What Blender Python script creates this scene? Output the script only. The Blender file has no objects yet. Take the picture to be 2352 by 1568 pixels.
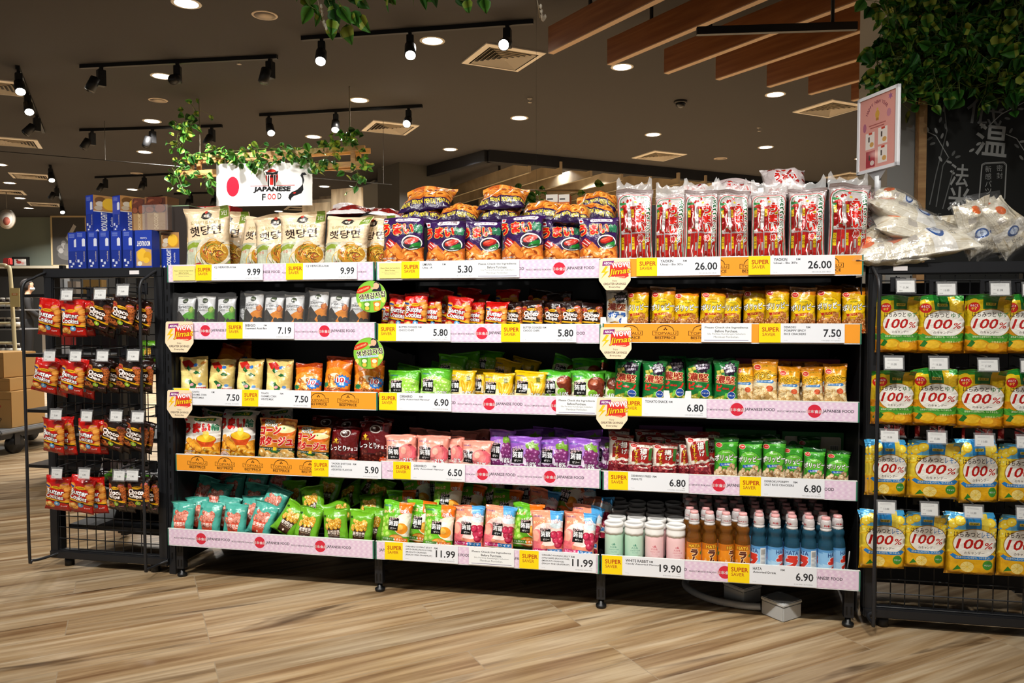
import bpy, bmesh, math, random
import numpy as np
from math import sin, cos, pi, radians as R
from mathutils import Vector as V, Matrix as M, Euler, noise
from mathutils.geometry import delaunay_2d_cdt as cdt

SC = bpy.context.scene
COL = SC.collection
# ---------------------------------------------------------------- camera
CF = 1744.3668
CC = V((2.02901, -2.82601, 1.12233))
YAW, PIT, ROL = -0.19947, -0.04017, -0.00163
_fw = V((sin(YAW) * cos(PIT), cos(YAW) * cos(PIT), sin(PIT)))
_r0 = V((cos(YAW), -sin(YAW), 0))
_u0 = _r0.cross(_fw)
_rt = cos(ROL) * _r0 + sin(ROL) * _u0
_up = -sin(ROL) * _r0 + cos(ROL) * _u0
cam = bpy.data.objects.new('camera', bpy.data.cameras.new('camera'))
COL.objects.link(cam)
cam.data.sensor_width = 36
cam.data.lens = CF * 36 / 2352
cam.data.clip_start = 0.05
cam.matrix_world = M(((_rt.x, _up.x, -_fw.x, CC.x), (_rt.y, _up.y, -_fw.y, CC.y), (_rt.z, _up.z, -_fw.z, CC.z), (0, 0, 0, 1)))
SC.camera = cam
# ---------------------------------------------------------------- world, exposure
w = bpy.data.worlds.new('world'); SC.world = w; w.use_nodes = True
w.node_tree.nodes['Background'].inputs[0].default_value = (1.0, .96, .92, 1)
w.node_tree.nodes['Background'].inputs[1].default_value = 0.36
SC.view_settings.view_transform = 'Standard'; SC.view_settings.look = 'None'
SC.view_settings.gamma = 1; SC.view_settings.use_curve_mapping = False
SC.view_settings.exposure = -0.56
SC.cycles.max_bounces = 6; SC.cycles.transparent_max_bounces = 16
SC.cycles.sample_clamp_indirect = 4; SC.cycles.caustics_reflective = False; SC.cycles.caustics_refractive = False
CEIL = 3.5

def lamp(name, loc, target, power, size=.16, spread=110, col=(1, .965, .91), shape='DISK'):
    l = bpy.data.lights.new(name, 'AREA'); l.shape = shape; l.size = size; l.energy = power; l.color = col; l.spread = R(spread)
    o = bpy.data.objects.new(name, l); COL.objects.link(o); o.location = loc
    d = V(target) - V(loc); o.rotation_euler = d.to_track_quat('-Z', 'Y').to_euler()
    return o
# ceiling spots of the aisle in front of the shelves (fixtures above and behind the viewer)
for x, y, tx, tz, p in [(-.5, -2.0, -.3, .6, 45), (.35, -2.1, .4, .66, 49), (1.2, -2.1, 1.2, .66, 51), (2.1, -2.1, 2.0, .66, 51), (2.9, -2.0, 2.7, .6, 42)]:
    lamp('aisle_spot', (x, y, CEIL - .25), (tx, 0.1, tz), p * .275, .10, 70)
for x, y, p in [(-2.6, -1.9, 34), (-.4, -3.0, 34), (1.6, -3.3, 34), (3.6, -3.2, 34), (-3.5, .6, 34), (.9, -.9, 26), (2.9, -.7, 30)]:
    lamp('aisle_downlight', (x, y, CEIL - .03), (x, y, 0), p * .46, .2, 130, (1, .965, .91))

# ---------------------------------------------------------------- pixel rays (2352 x 1568) onto real planes
def ray(px, py):
    return _fw + _rt * ((px - 1176) / CF) + _up * ((784 - py) / CF)
def at_z(px, py, z):
    d = ray(px, py); return CC + d * ((z - CC.z) / d.z)
def at_y(px, py, y):
    d = ray(px, py); return CC + d * ((y - CC.y) / d.y)
def at_d(px, py, dist):
    return CC + ray(px, py) * dist
def pix(P):
    d = V(P) - CC; D = d.dot(_fw); return 1176 + CF * d.dot(_rt) / D, 784 - CF * d.dot(_up) / D
def X(px, y, z):
    py = 784
    for _ in range(4):
        P = at_y(px, py, y); py = pix((P.x, y, z))[1]
    return at_y(px, py, y).x

# ---------------------------------------------------------------- materials
def lin(h):
    if not isinstance(h, str): return tuple(h)
    h = h.lstrip('#'); h = ''.join(c * 2 for c in h) if len(h) == 3 else h; o = []
    for i in (0, 2, 4):
        c = int(h[i:i + 2], 16) / 255
        o.append(c / 12.92 if c <= .04045 else ((c + .055) / 1.055) ** 2.4)
    return tuple(o)
MATS = {}
def mat(name, rough=.5, metal=0, col=None, coat=0, trans=0, spec=.5, bump=0, bscale=60, emis=0, ior=1.45, alpha=1, gam=1):
    if name in MATS: return MATS[name]
    m = bpy.data.materials.new(name); m.use_nodes = True; nt = m.node_tree; b = nt.nodes['Principled BSDF']
    I = b.inputs
    I['Roughness'].default_value = rough; I['Metallic'].default_value = metal; I['Coat Weight'].default_value = coat
    I['Coat Roughness'].default_value = .05
    I['Transmission Weight'].default_value = trans; I['Specular IOR Level'].default_value = spec; I['IOR'].default_value = ior; I['Alpha'].default_value = alpha
    if col is None:
        a = nt.nodes.new('ShaderNodeAttribute'); a.attribute_name = 'Col'
        gn = nt.nodes.new('ShaderNodeGamma'); gn.inputs[1].default_value = gam; nt.links.new(a.outputs['Color'], gn.inputs[0]); nt.links.new(gn.outputs[0], I['Base Color'])
        if emis: nt.links.new(a.outputs['Color'], I['Emission Color'])
    else:
        I['Base Color'].default_value = (*lin(col), 1)
        I['Emission Color'].default_value = (*lin(col), 1)
    I['Emission Strength'].default_value = emis
    if bump:
        n = nt.nodes.new('ShaderNodeTexNoise'); n.inputs['Scale'].default_value = bscale; n.inputs['Detail'].default_value = 2
        tc = nt.nodes.new('ShaderNodeTexCoord'); nt.links.new(tc.outputs['Object'], n.inputs['Vector'])
        bp = nt.nodes.new('ShaderNodeBump'); bp.inputs['Strength'].default_value = bump; bp.inputs['Distance'].default_value = .006
        nt.links.new(n.outputs['Fac'], bp.inputs['Height']); nt.links.new(bp.outputs['Normal'], I['Normal'])
    MATS[name] = m; return m
FILM = mat('printed_film', .28, coat=.55, bump=.8, bscale=42, gam=1.14)
FOIL = mat('foil_film', .24, metal=.15, coat=.6, bump=.7, bscale=42, gam=1.12)
CARD = mat('printed_card', .55)
LAMC = mat('laminated_card', .3, coat=.25, gam=1.07)
STEEL = mat('powder_coated_steel', .42, bump=.05, bscale=900)
PLAST = mat('moulded_plastic', .4)
CERAM = mat('glossy_plastic', .22, coat=.3)
LEAF = mat('leaf', .45, bump=.1, bscale=200)
CLOTH = mat('cloth', .85)
SKIN = mat('skin', .55)

def clear_mat(name, haze, tint=(1, 1, 1), rough=.1):
    m = bpy.data.materials.new(name); m.use_nodes = True; nt = m.node_tree; nt.nodes.remove(nt.nodes['Principled BSDF'])
    t = nt.nodes.new('ShaderNodeBsdfTransparent'); g = nt.nodes.new('ShaderNodeBsdfGlossy'); g.inputs['Roughness'].default_value = rough
    d = nt.nodes.new('ShaderNodeBsdfTranslucent' if haze > .5 else 'ShaderNodeBsdfDiffuse'); d.inputs[0].default_value = (*tint, 1); t.inputs[0].default_value = (*tint, 1)
    lw = nt.nodes.new('ShaderNodeLayerWeight'); fr = nt.nodes.new('ShaderNodeMath'); fr.operation = 'POWER'; fr.inputs[1].default_value = 3.5; nt.links.new(lw.outputs['Facing'], fr.inputs[0])
    n = nt.nodes.new('ShaderNodeTexNoise'); n.inputs['Scale'].default_value = 38; bp = nt.nodes.new('ShaderNodeBump'); bp.inputs['Strength'].default_value = .6; bp.inputs['Distance'].default_value = .006
    tc = nt.nodes.new('ShaderNodeTexCoord'); nt.links.new(tc.outputs['Object'], n.inputs['Vector'])
    nt.links.new(n.outputs['Fac'], bp.inputs['Height']); nt.links.new(bp.outputs['Normal'], g.inputs['Normal'])
    a = nt.nodes.new('ShaderNodeMixShader'); a.inputs[0].default_value = haze; nt.links.new(t.outputs[0], a.inputs[1]); nt.links.new(d.outputs[0], a.inputs[2])
    b = nt.nodes.new('ShaderNodeMixShader'); ml = nt.nodes.new('ShaderNodeMath'); ml.operation = 'MULTIPLY_ADD'; ml.inputs[1].default_value = .5; ml.inputs[2].default_value = .05
    nt.links.new(fr.outputs[0], ml.inputs[0]); nt.links.new(ml.outputs[0], b.inputs[0]); nt.links.new(a.outputs[0], b.inputs[1]); nt.links.new(g.outputs[0], b.inputs[2])
    nt.links.new(b.outputs[0], nt.nodes['Material Output'].inputs[0]); MATS[name] = m; return m
CLEAR = clear_mat('clear_wrap', .03)
FROST = clear_mat('clear_plastic_sleeve', .06)
CRINK = clear_mat('crinkled_clear_bag', .34, (.95, .94, .92))
def glass_mat(name, tint):
    m = bpy.data.materials.new(name); m.use_nodes = True; nt = m.node_tree; nt.nodes.remove(nt.nodes['Principled BSDF'])
    t = nt.nodes.new('ShaderNodeBsdfTransparent'); t.inputs[0].default_value = (*tint, 1)
    g = nt.nodes.new('ShaderNodeBsdfGlossy'); g.inputs['Roughness'].default_value = .05
    d = nt.nodes.new('ShaderNodeBsdfDiffuse'); d.inputs[0].default_value = (*tint, 1)
    a = nt.nodes.new('ShaderNodeMixShader'); a.inputs[0].default_value = .22; nt.links.new(t.outputs[0], a.inputs[1]); nt.links.new(d.outputs[0], a.inputs[2])
    fr = nt.nodes.new('ShaderNodeFresnel'); fr.inputs[0].default_value = 1.5
    b = nt.nodes.new('ShaderNodeMixShader'); nt.links.new(fr.outputs[0], b.inputs[0]); nt.links.new(a.outputs[0], b.inputs[1]); nt.links.new(g.outputs[0], b.inputs[2])
    nt.links.new(b.outputs[0], nt.nodes['Material Output'].inputs[0]); return m

def wood_mat(name, c1, c2, axis_scale, rough=.5, fine=1.0):
    m = bpy.data.materials.new(name); m.use_nodes = True; nt = m.node_tree; b = nt.nodes['Principled BSDF']; b.inputs['Roughness'].default_value = rough
    tc = nt.nodes.new('ShaderNodeTexCoord'); mp = nt.nodes.new('ShaderNodeMapping'); mp.inputs['Scale'].default_value = axis_scale
    nt.links.new(tc.outputs['Object'], mp.inputs[0])
    n = nt.nodes.new('ShaderNodeTexNoise'); n.inputs['Scale'].default_value = 2.2 * fine; n.inputs['Detail'].default_value = 6; n.inputs['Distortion'].default_value = .7
    nt.links.new(mp.outputs[0], n.inputs['Vector'])
    r = nt.nodes.new('ShaderNodeValToRGB'); r.color_ramp.elements[0].position = .3; r.color_ramp.elements[1].position = .7
    r.color_ramp.elements[0].color = (*lin(c1), 1); r.color_ramp.elements[1].color = (*lin(c2), 1)
    nt.links.new(n.outputs['Fac'], r.inputs[0]); nt.links.new(r.outputs[0], b.inputs['Base Color']); MATS[name] = m; return m

# ---------------------------------------------------------------- objects and tags
def tag(o, label=None, cat=None, group=None, kind=None):
    if label: o['label'] = label
    if cat: o['category'] = cat
    if group: o['group'] = group
    if kind: o['kind'] = kind
    return o
def put(name, data, parent=None, loc=(0, 0, 0), rot=(0, 0, 0), scale=None):
    o = bpy.data.objects.new(name, data); COL.objects.link(o); o.parent = parent
    o.location = loc; o.rotation_euler = rot
    if scale: o.scale = (scale, scale, scale) if not hasattr(scale, '__len__') else scale
    return o
def thing(name, label, cat, loc=(0, 0, 0), rot=(0, 0, 0), group=None):
    return tag(put(name, None, None, loc, rot), label, cat, group)
ORD = 'leftmost second third fourth fifth sixth seventh eighth ninth tenth eleventh twelfth'.split()
def nth(i): return ORD[i] if i else 'leftmost'

def spl(p, n=8):
    out = []; p = [V(q) for q in p]
    for i in range(len(p) - 1):
        a, b_, c, d = p[max(i - 1, 0)], p[i], p[i + 1], p[min(i + 2, len(p) - 1)]
        for k_ in range(n):
            t = k_ / n; out.append(.5 * ((2 * b_) + (c - a) * t + (2 * a - 5 * b_ + 4 * c - d) * t * t + (3 * b_ - a - 3 * c + d) * t ** 3))
    return out + [p[-1]]
class MB:
    def __init__(s): s.v = []; s.f = []; s.c = []; s.s = []; s.m = []
    def add(s, vs, fs, col, smooth=False, mi=0):
        n = len(s.v); s.v += [tuple(p) for p in vs]; one = not isinstance(col, list); cl = (*lin(col), 1) if one else None
        for i, f in enumerate(fs):
            s.f.append([n + k for k in f]); s.c.append(cl if one else col[i]); s.s.append(smooth); s.m.append(mi)
        return s
    def box(s, c, d, col, rot=None, mi=0, bev=0):
        x, y, z = [k / 2 for k in d]
        if bev:
            bm = bmesh.new(); bmesh.ops.create_cube(bm, size=1, matrix=M.Diagonal((*d, 1)))
            bmesh.ops.bevel(bm, geom=bm.edges[:], offset=bev, segments=2, affect='EDGES'); bm.verts.index_update()
            vs = [v.co.copy() for v in bm.verts]; fs = [[v.index for v in f.verts] for f in bm.faces]; bm.free()
        else:
            vs = [V((a * x, b * y, e * z)) for a in (-1, 1) for b in (-1, 1) for e in (-1, 1)]
            fs = [(0, 1, 3, 2), (4, 6, 7, 5), (0, 4, 5, 1), (2, 3, 7, 6), (0, 2, 6, 4), (1, 5, 7, 3)]
        if rot is not None: q = rot if isinstance(rot, M) else Euler(rot).to_matrix(); vs = [q @ p for p in vs]
        return s.add([p + V(c) for p in vs], fs, col, False, mi)
    def tube(s, path, r, col, n=8, close=False, mi=0, caps=True):
        P = [V(p) for p in path]; rings = []; k = len(P)
        for i, p in enumerate(P):
            t = ((P[(i + 1) % k] if close or i < k - 1 else P[i]) - (P[i - 1] if close or i else P[i])).normalized()
            a = t.orthogonal().normalized() if abs(t.z) > .95 else t.cross(V((0, 0, 1))).normalized()
            b = t.cross(a); rr = r[i] if hasattr(r, '__len__') else r
            rings.append([p + (a * cos(2 * pi * j / n) + b * sin(2 * pi * j / n)) * rr for j in range(n)])
        if rings:
            for i in range(1, k):  # keep the seam from twisting
                best = min(range(n), key=lambda q: (rings[i][q] - rings[i - 1][0] - (P[i] - P[i - 1])).length)
                rings[i] = rings[i][best:] + rings[i][:best]
        vs = [q for rg in rings for q in rg]; fs = []
        for i in range(k if close else k - 1):
            for j in range(n):
                a, b = i * n + j, i * n + (j + 1) % n; c, d = ((i + 1) % k) * n + (j + 1) % n, ((i + 1) % k) * n + j
                fs.append((a, b, c, d))
        if caps and not close: fs += [tuple(range(n))[::-1], tuple(range((k - 1) * n, k * n))]
        return s.add(vs, fs, col, n > 5, mi)
    def lathe(s, prof, col, n=24, c=(0, 0, 0), mi=0, cols=None, wob=None):
        vs = []; fs = []; cl = []
        for i, (r, z) in enumerate(prof):
            for j in range(n):
                a = 2 * pi * j / n; zz = z + (wob(i, a) if wob else 0)
                vs.append(V(c) + V((r * cos(a), r * sin(a), zz)))
        for i in range(len(prof) - 1):
            for j in range(n):
                k = (j + 1) % n; fs.append((i * n + j, i * n + k, (i + 1) * n + k, (i + 1) * n + j)); cl.append((*lin(cols[i] if cols else col), 1))
        if prof[0][0] > 1e-5: fs.append(tuple(range(n))[::-1]); cl.append(cl[0])
        if prof[-1][0] > 1e-5: fs.append(tuple(range((len(prof) - 1) * n, len(prof) * n))); cl.append(cl[-2] if len(cl) > 1 else cl[0])
        return s.add(vs, fs, cl, True, mi)
    def art(s, art, fn, w, grid=(1, 1), mi=0, smooth=None, y0=0, y1=1):
        vs, fs, cl = art.solve(grid, y0, y1); k = w / art.W
        return s.add([fn(p[0] * k, p[1] * k) for p in vs], fs, cl, grid != (1, 1) if smooth is None else smooth, mi)
    def mesh(s, name, mats, weld=0):
        me = bpy.data.meshes.new(name); me.from_pydata(s.v, [], s.f)
        a = me.attributes.new('Col', 'FLOAT_COLOR', 'FACE')
        a.data.foreach_set('color', [k for c in s.c for k in c])
        me.polygons.foreach_set('use_smooth', s.s); me.polygons.foreach_set('material_index', s.m)
        for m in (mats if isinstance(mats, (list, tuple)) else [mats]): me.materials.append(m)
        if weld:
            bm = bmesh.new(); bm.from_mesh(me); bmesh.ops.remove_doubles(bm, verts=bm.verts[:], dist=weld); bm.to_mesh(me); bm.free()
        me.update(); return me
    def build(s, name, mats, parent=None, loc=(0, 0, 0), rot=(0, 0, 0), weld=0):
        return put(name, s.mesh(name, mats, weld), parent, loc, rot)

# ---------------------------------------------------------------- flat artwork: polygons and glyphs merged into one face net
_tx = {}
def glyphs(t, b=0, sh=0, res=2):
    k = (t, b, sh, res)
    if k not in _tx:
        c = bpy.data.curves.new('txt', 'FONT'); c.body = t; c.resolution_u = res; c.offset = b; c.shear = sh
        o = bpy.data.objects.new('txt', c); COL.objects.link(o)
        me = bpy.data.meshes.new_from_object(o.evaluated_get(bpy.context.evaluated_depsgraph_get()))
        vs = [(v.co.x, v.co.y) for v in me.vertices]; fs = [tuple(p.vertices) for p in me.polygons]
        bpy.data.objects.remove(o); bpy.data.curves.remove(c); bpy.data.meshes.remove(me)
        _tx[k] = (vs, fs)
    return _tx[k]
class Art:
    def __init__(s, W, H, base): s.W = W; s.H = H; s.base = base; s.p = []; s.memo = {}
    def poly(s, pts, c): s.p.append(([tuple(q) for q in pts], [tuple(range(len(pts)))], c)); return s
    def rect(s, x0, y0, x1, y1, c, rot=0):
        pts = [(x0, y0), (x1, y0), (x1, y1), (x0, y1)]
        if rot:
            mx, my = (x0 + x1) / 2, (y0 + y1) / 2; a, b = cos(R(rot)), sin(R(rot))
            pts = [(mx + (x - mx) * a - (y - my) * b, my + (x - mx) * b + (y - my) * a) for x, y in pts]
        return s.poly(pts, c)
    def rrect(s, x0, y0, x1, y1, r, c):
        pts = []
        for cx, cy, a0 in ((x1 - r, y0 + r, -90), (x1 - r, y1 - r, 0), (x0 + r, y1 - r, 90), (x0 + r, y0 + r, 180)):
            pts += [(cx + r * cos(R(a0 + k * 22.5)), cy + r * sin(R(a0 + k * 22.5))) for k in range(5)]
        return s.poly(pts, c)
    def ell(s, x, y, rx, ry, c, n=18, rot=0, a0=0, a1=360):
        ca, sa = cos(R(rot)), sin(R(rot)); pts = []
        m = n if a1 - a0 >= 360 else n + 1
        for i in range(m):
            t = R(a0 + (a1 - a0) * i / n); u, v = rx * cos(t), ry * sin(t); pts.append((x + u * ca - v * sa, y + u * sa + v * ca))
        return s.poly(pts, c)
    def star(s, x, y, r1, r2, n, c, rot=90):
        return s.poly([(x + (r1 if i % 2 == 0 else r2) * cos(R(rot) + pi * i / n), y + (r1 if i % 2 == 0 else r2) * sin(R(rot) + pi * i / n)) for i in range(2 * n)], c)
    def text(s, t, x, y, h, c, w=None, b=0, sh=0, rot=0, out=(), al='c', res=2):
        v0, f0 = glyphs(t, 0, sh, res)
        if not v0: return s
        xs = [p[0] for p in v0]; ys = [p[1] for p in v0]; x0, x1, y0, y1 = min(xs), max(xs), min(ys), max(ys)
        k = h / max(y1 - y0, 1e-4); kx = k if not w else w / max(x1 - x0, 1e-4)
        mx = {'c': (x0 + x1) / 2, 'l': x0, 'r': x1}[al]; my = (y0 + y1) / 2; ca, sa = cos(R(rot)), sin(R(rot))
        cjk = any(ord(q) > 0x2E80 for q in t); big = len(t) <= 9
        for bb, cc in list(out) + [(b, c)]:
            off, sh_ = (min(bb, .02) * (.6 if cjk else 1), [(0, 0)])
            if bb > .03 and big:   # heavy strokes and outlines: the glyph repeated around a small circle
                n, rad = (8, bb * .95) if bb > .06 else (6, bb * .55)
                off = 0; sh_ = [(0, 0)] + [(rad * cos(2 * pi * q / n), rad * sin(2 * pi * q / n)) for q in range(n)]
            vs, fs = glyphs(t, off, sh, res)
            for dx, dy in sh_:
                pts = []
                for p in vs:
                    u, q = (p[0] + dx - mx) * kx, (p[1] + dy - my) * k; pts.append((x + u * ca - q * sa, y + u * sa + q * ca))
                s.p.append((pts, fs, cc))
        return s
    def line(s, pts, t, c):
        for (a, b), (d, e) in zip(pts, pts[1:]):
            L = math.hypot(d - a, e - b) or 1; nx, ny = -(e - b) / L * t / 2, (d - a) / L * t / 2
            s.poly([(a - nx, b - ny), (d - nx, e - ny), (d + nx, e + ny), (a + nx, b + ny)], c)
        return s
    def blobs(s, x0, y0, x1, y1, n, r, cols, seed=1, asp=.75, dark=None, lite=None, k=9):
        g = random.Random(seed)
        for i in range(n):
            x, y = g.uniform(x0, x1), y1 - (y1 - y0) * (i + g.random()) / n; q = r * g.uniform(.8, 1.15); ro = g.uniform(0, 180)
            if dark: s.ell(x, y - q * .12, q * 1.12, q * 1.12 * asp, dark, k, ro)
            s.ell(x, y, q, q * asp, g.choice(cols), k, ro)
            if lite: s.ell(x - q * .2, y + q * .2, q * .4, q * .3 * asp, lite, 6, ro)
        return s
    def rings(s, x0, y0, x1, y1, n, r, seed=1, c=('#e08a35', '#f0a548', '#a8541c', '#f6c070')):
        g = random.Random(seed)
        for i in range(n):
            x, y = g.uniform(x0, x1), y1 - (y1 - y0) * (i + g.random()) / n; q = r * g.uniform(.85, 1.1); ro = g.uniform(-40, 40)
            s.ell(x, y, q * 1.06, q * .88, c[2], 14, ro); s.ell(x, y + q * .04, q, q * .82, c[0], 14, ro); s.ell(x - q * .08, y + q * .12, q * .8, q * .6, c[1], 12, ro)
            s.ell(x, y + q * .08, q * .42, q * .3, c[2], 10, ro); s.ell(x - q * .4, y + q * .42, q * .26, q * .1, c[3], 8, ro + 30)
        return s
    def solve(s, grid, y0=0, y1=1):
        key = (grid, y0, y1, len(s.p))
        if key in s.memo: return s.memo[key]
        nx, ny = grid; W, H = s.W, s.H; lo, hi = H * y0, H * y1
        vs = [(W * i / nx, lo + (hi - lo) * j / ny) for j in range(ny + 1) for i in range(nx + 1)]; es = []
        for j in range(ny + 1):
            for i in range(nx + 1):
                q = j * (nx + 1) + i
                if i < nx: es.append((q, q + 1))
                if j < ny: es.append((q, q + nx + 1))
        o, of, P = cut(vs, es, s.p, lo, hi)
        inside = (P[:, 0] > 0) & (P[:, 0] < W) & (P[:, 1] > lo) & (P[:, 1] < hi)
        s.memo[key] = paint(s, o, of, P, inside, lo, hi); return s.memo[key]
def cut(vs, es, parts, lo=-1e9, hi=1e9):
    """vertices and triangles of everything drawn, with the triangles' centres"""
    vs = [V(p) for p in vs]; es = list(es)
    for pts, ff, c in parts:
        ys = [p[1] for p in pts]
        if max(ys) < lo or min(ys) > hi: continue
        n = len(vs); vs += [V(p) for p in pts]; cnt = {}
        for f in ff:
            for a, b in zip(f, f[1:] + f[:1]): k = (min(a, b), max(a, b)); cnt[k] = cnt.get(k, 0) + 1
        es += [(n + a, n + b) for (a, b), q in cnt.items() if q == 1 and a != b]
    o = cdt(vs, es, [], 0, 1e-4, False); of = [tuple(f) for f in o[2]]
    xy = np.array([tuple(p) for p in o[0]]); t = np.array(of); return o[0], of, xy[t].mean(axis=1)
def paint(s, o, of, P, inside, lo=-1e9, hi=1e9):
    cl = np.tile(np.array((*lin(s.base), 1.0)), (len(of), 1)); X_, Y_ = P[:, 0], P[:, 1]
    for pts, ff, c in s.p:
        cc = (*lin(c), 1.0); A = np.array(pts); a0, a1 = A.min(axis=0), A.max(axis=0)
        if a1[1] < lo or a0[1] > hi: continue
        cand = np.nonzero((X_ >= a0[0]) & (X_ <= a1[0]) & (Y_ >= a0[1]) & (Y_ <= a1[1]))[0]
        if not len(cand): continue
        hit = np.zeros(len(cand), bool); x, y = X_[cand], Y_[cand]
        for f in ff:
            odd = np.zeros(len(cand), bool); q = A[list(f)]; r = np.roll(q, -1, axis=0)
            for (x0, y0), (x1, y1) in zip(q, r):
                if y0 != y1: odd ^= ((y0 > y) != (y1 > y)) & (x < (x1 - x0) * (y - y0) / (y1 - y0) + x0)
            hit |= odd
        cl[cand[hit]] = cc
    k = np.nonzero(inside)[0]; return o, [of[i] for i in k], [tuple(cl[i]) for i in k]
# ---------------------------------------------------------------- filled bags
def bag_fn(w, h, d, style, seed):
    def prof(v):
        if style == 'stand': return max(0, min(1, v / .035)) ** .5 * max(0, min(1, (.95 - v) / .55)) ** .7
        if style == 'pouch': return max(0, min(1, v / .04)) ** .5 * (.35 + .65 * max(0, 1 - v / .75)) * max(0, min(1, (.97 - v) / .1))
        s = max(0, min(1, (v - .05) / .9)); return (4 * s * (1 - s)) ** .5
    nar = {'stand': .05, 'pouch': .02, 'flat': .03}.get(style, .09)
    def F(x, y, side=-1):
        u = max(-1, min(1, x / w * 2 - 1)); v = max(0, min(1, y / h)); p = prof(v); e = max(0, 1 - abs(u) ** 3) ** .62
        amp = d
        t = d / 2 * p * e
        wr = .075 * amp * sin(u * 10 + seed * 2 + 3 * v) * (math.exp(-v / .12) + math.exp(-(1 - v) / .14)) * e * (0 if v < .04 or v > .96 else 1)
        wr += amp * .20 * (noise.noise(V((u * 1.6 + seed * 7, v * 2.4 * h / w, side)))) * p * e
        wr += amp * .10 * (noise.noise(V((u * 4 + seed * 3, v * 5 * h / w, side + 5)))) * p * e
        top = max(0, (v - .8) / .2)
        sh = .02 * w * noise.noise(V((seed * 5.1, v * 3, 2)))
        X_ = u * w / 2 * (1 - nar * p) + sh
        Y_ = side * (t + wr) + .07 * w * sin(u * 2.6 + seed * 4) * top * top + .14 * w * sin(seed * 9) * top * top
        Z_ = v * h + .045 * w * noise.noise(V((u * 1.3, seed * 3.3, 1))) * top
        return V((X_, Y_, Z_))
    return F
KIND = {}
def bag_kind(key, name, art, w, d, style='pillow', seal=.075, n=2, mats=FILM, back=None, gx=12, gy=16, sealcol=None, hole=False):
    h = w * art.H / art.W; out = []; a1 = 1 - seal
    for sd in range(n):
        F = bag_fn(w, h, d, style, sd + 1 + len(KIND) * .37)
        b = MB(); b.art(art, lambda x, y: F(x, y), w, (gx, gy), smooth=True, y0=0, y1=a1)
        bk = Art(art.W, art.H, back or art.base)
        q = MB(); q.art(bk, lambda x, y: F(x, y, 1), w, (gx, gy), smooth=True, y0=0, y1=a1)
        n0 = len(b.v); b.v += q.v; b.f += [[n0 + k for k in f[::-1]] for f in q.f]; b.c += q.c; b.s += q.s; b.m += q.m
        me = b.mesh(name, mats, 1e-5)
        t = MB(); t.art(art, lambda x, y: F(x, y) + V((0, (-.0004 - .0006 * (int(y / .0025) % 2)) * (w * .004 < x < w * .996), 0)), w, (gx, 4), smooth=False, y0=a1, y1=1)
        q = MB(); q.art(bk, lambda x, y: F(x, y, 1) + V((0, .0004 * (w * .004 < x < w * .996), 0)), w, (gx, 4), smooth=False, y0=a1, y1=1)
        n0 = len(t.v); t.v += q.v; t.f += [[n0 + k for k in f[::-1]] for f in q.f]; t.c += q.c; t.s += q.s; t.m += q.m
        out.append((me, t.mesh('top_seal', mats, 2e-4)))
    KIND[key] = dict(name=name, w=w, h=h, d=d, me=out)
_use = {}
def bag(key, loc, rot=(0, 0, 0), sc=1, label='', cat='snack bag', group=None):
    k = KIND[key]; i = _use.get(key, 0); _use[key] = i + 1
    me, tp = k['me'][i % len(k['me'])]
    o = put(k['name'], me, None, loc, rot, sc); tag(o, label, cat, group)
    put('top_seal', tp, o); return o

def jelly_logo(a, x, y, s, c='#101010'):
    a.rect(x - .5 * s, y - .62 * s, x + .5 * s, y + .5 * s, c, 0)
    a.text('ぷるんと', x, y + .52 * s, .36 * s, '#f6d9dc', w=1.05 * s, b=.02, rot=14, out=[(.06, c)])
    a.text('蒟蒻', x, y + .02 * s, .46 * s, '#ffffff', w=.9 * s, b=.03)
    a.text('ゼリー', x + .05 * s, y - .42 * s, .17 * s, '#ffffff', w=.6 * s, b=.02)
def jelly_small(base, mid, low, fruit, pct):
    a = Art(100, 110, base)
    a.ell(50, 22, 75, 62, mid, 28); a.ell(50, 4, 72, 46, low, 28)
    fruit(a)
    jelly_logo(a, 27, 54, 38)
    a.text('ORIHIRO', 20, 91, 5, '#2a4a8a', b=.03)
    a.text('果汁', 57, 27, 6, '#ffffff', b=.02); a.text(pct, 74, 28, 13, '#ffffff', b=.03, out=[(.07, '#77716c')])
    a.rect(0, 2, 100, 9, '#f5efe2'); a.text('おいしく・おなかも・嬉しく', 50, 5.5, 4.4, '#c4635c', w=88, b=.02)
    return a
def f_grapes(c, l, d=None, leaf=None):
    def g(a):
        if leaf: a.ell(74, 79, 22, 13, leaf, 12, -20); a.star(74, 78, 24, 14, 6, leaf)
        for i, (x, y) in enumerate([(62, 66), (76, 68), (88, 62), (58, 52), (72, 53), (85, 50), (64, 40), (78, 38), (90, 40), (70, 26), (84, 27), (12, 18), (28, 16), (44, 20), (58, 16), (94, 18)]):
            a.ell(x, y, 9.5, 9, d or c, 14); a.ell(x - .8, y + 1, 8.4, 8, c, 14); a.ell(x - 3, y + 3, 3, 2.4, l, 8)
    return g
def f_banana(a):
    for i, ro in enumerate((18, 6, -8, -20)):
        a.ell(66 + i * 7, 42, 9, 34, '#c28d1a', 16, ro); a.ell(65 + i * 7, 43, 7.5, 32, '#f0c22e' if i % 2 else '#e4b324', 16, ro); a.ell(63.5 + i * 7, 46, 2, 22, '#f8dc6e', 8, ro)
    a.rect(72, 72, 84, 90, '#7a7a22', 6); a.ell(40, 12, 45, 14, '#e8b52c', 16)
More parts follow.
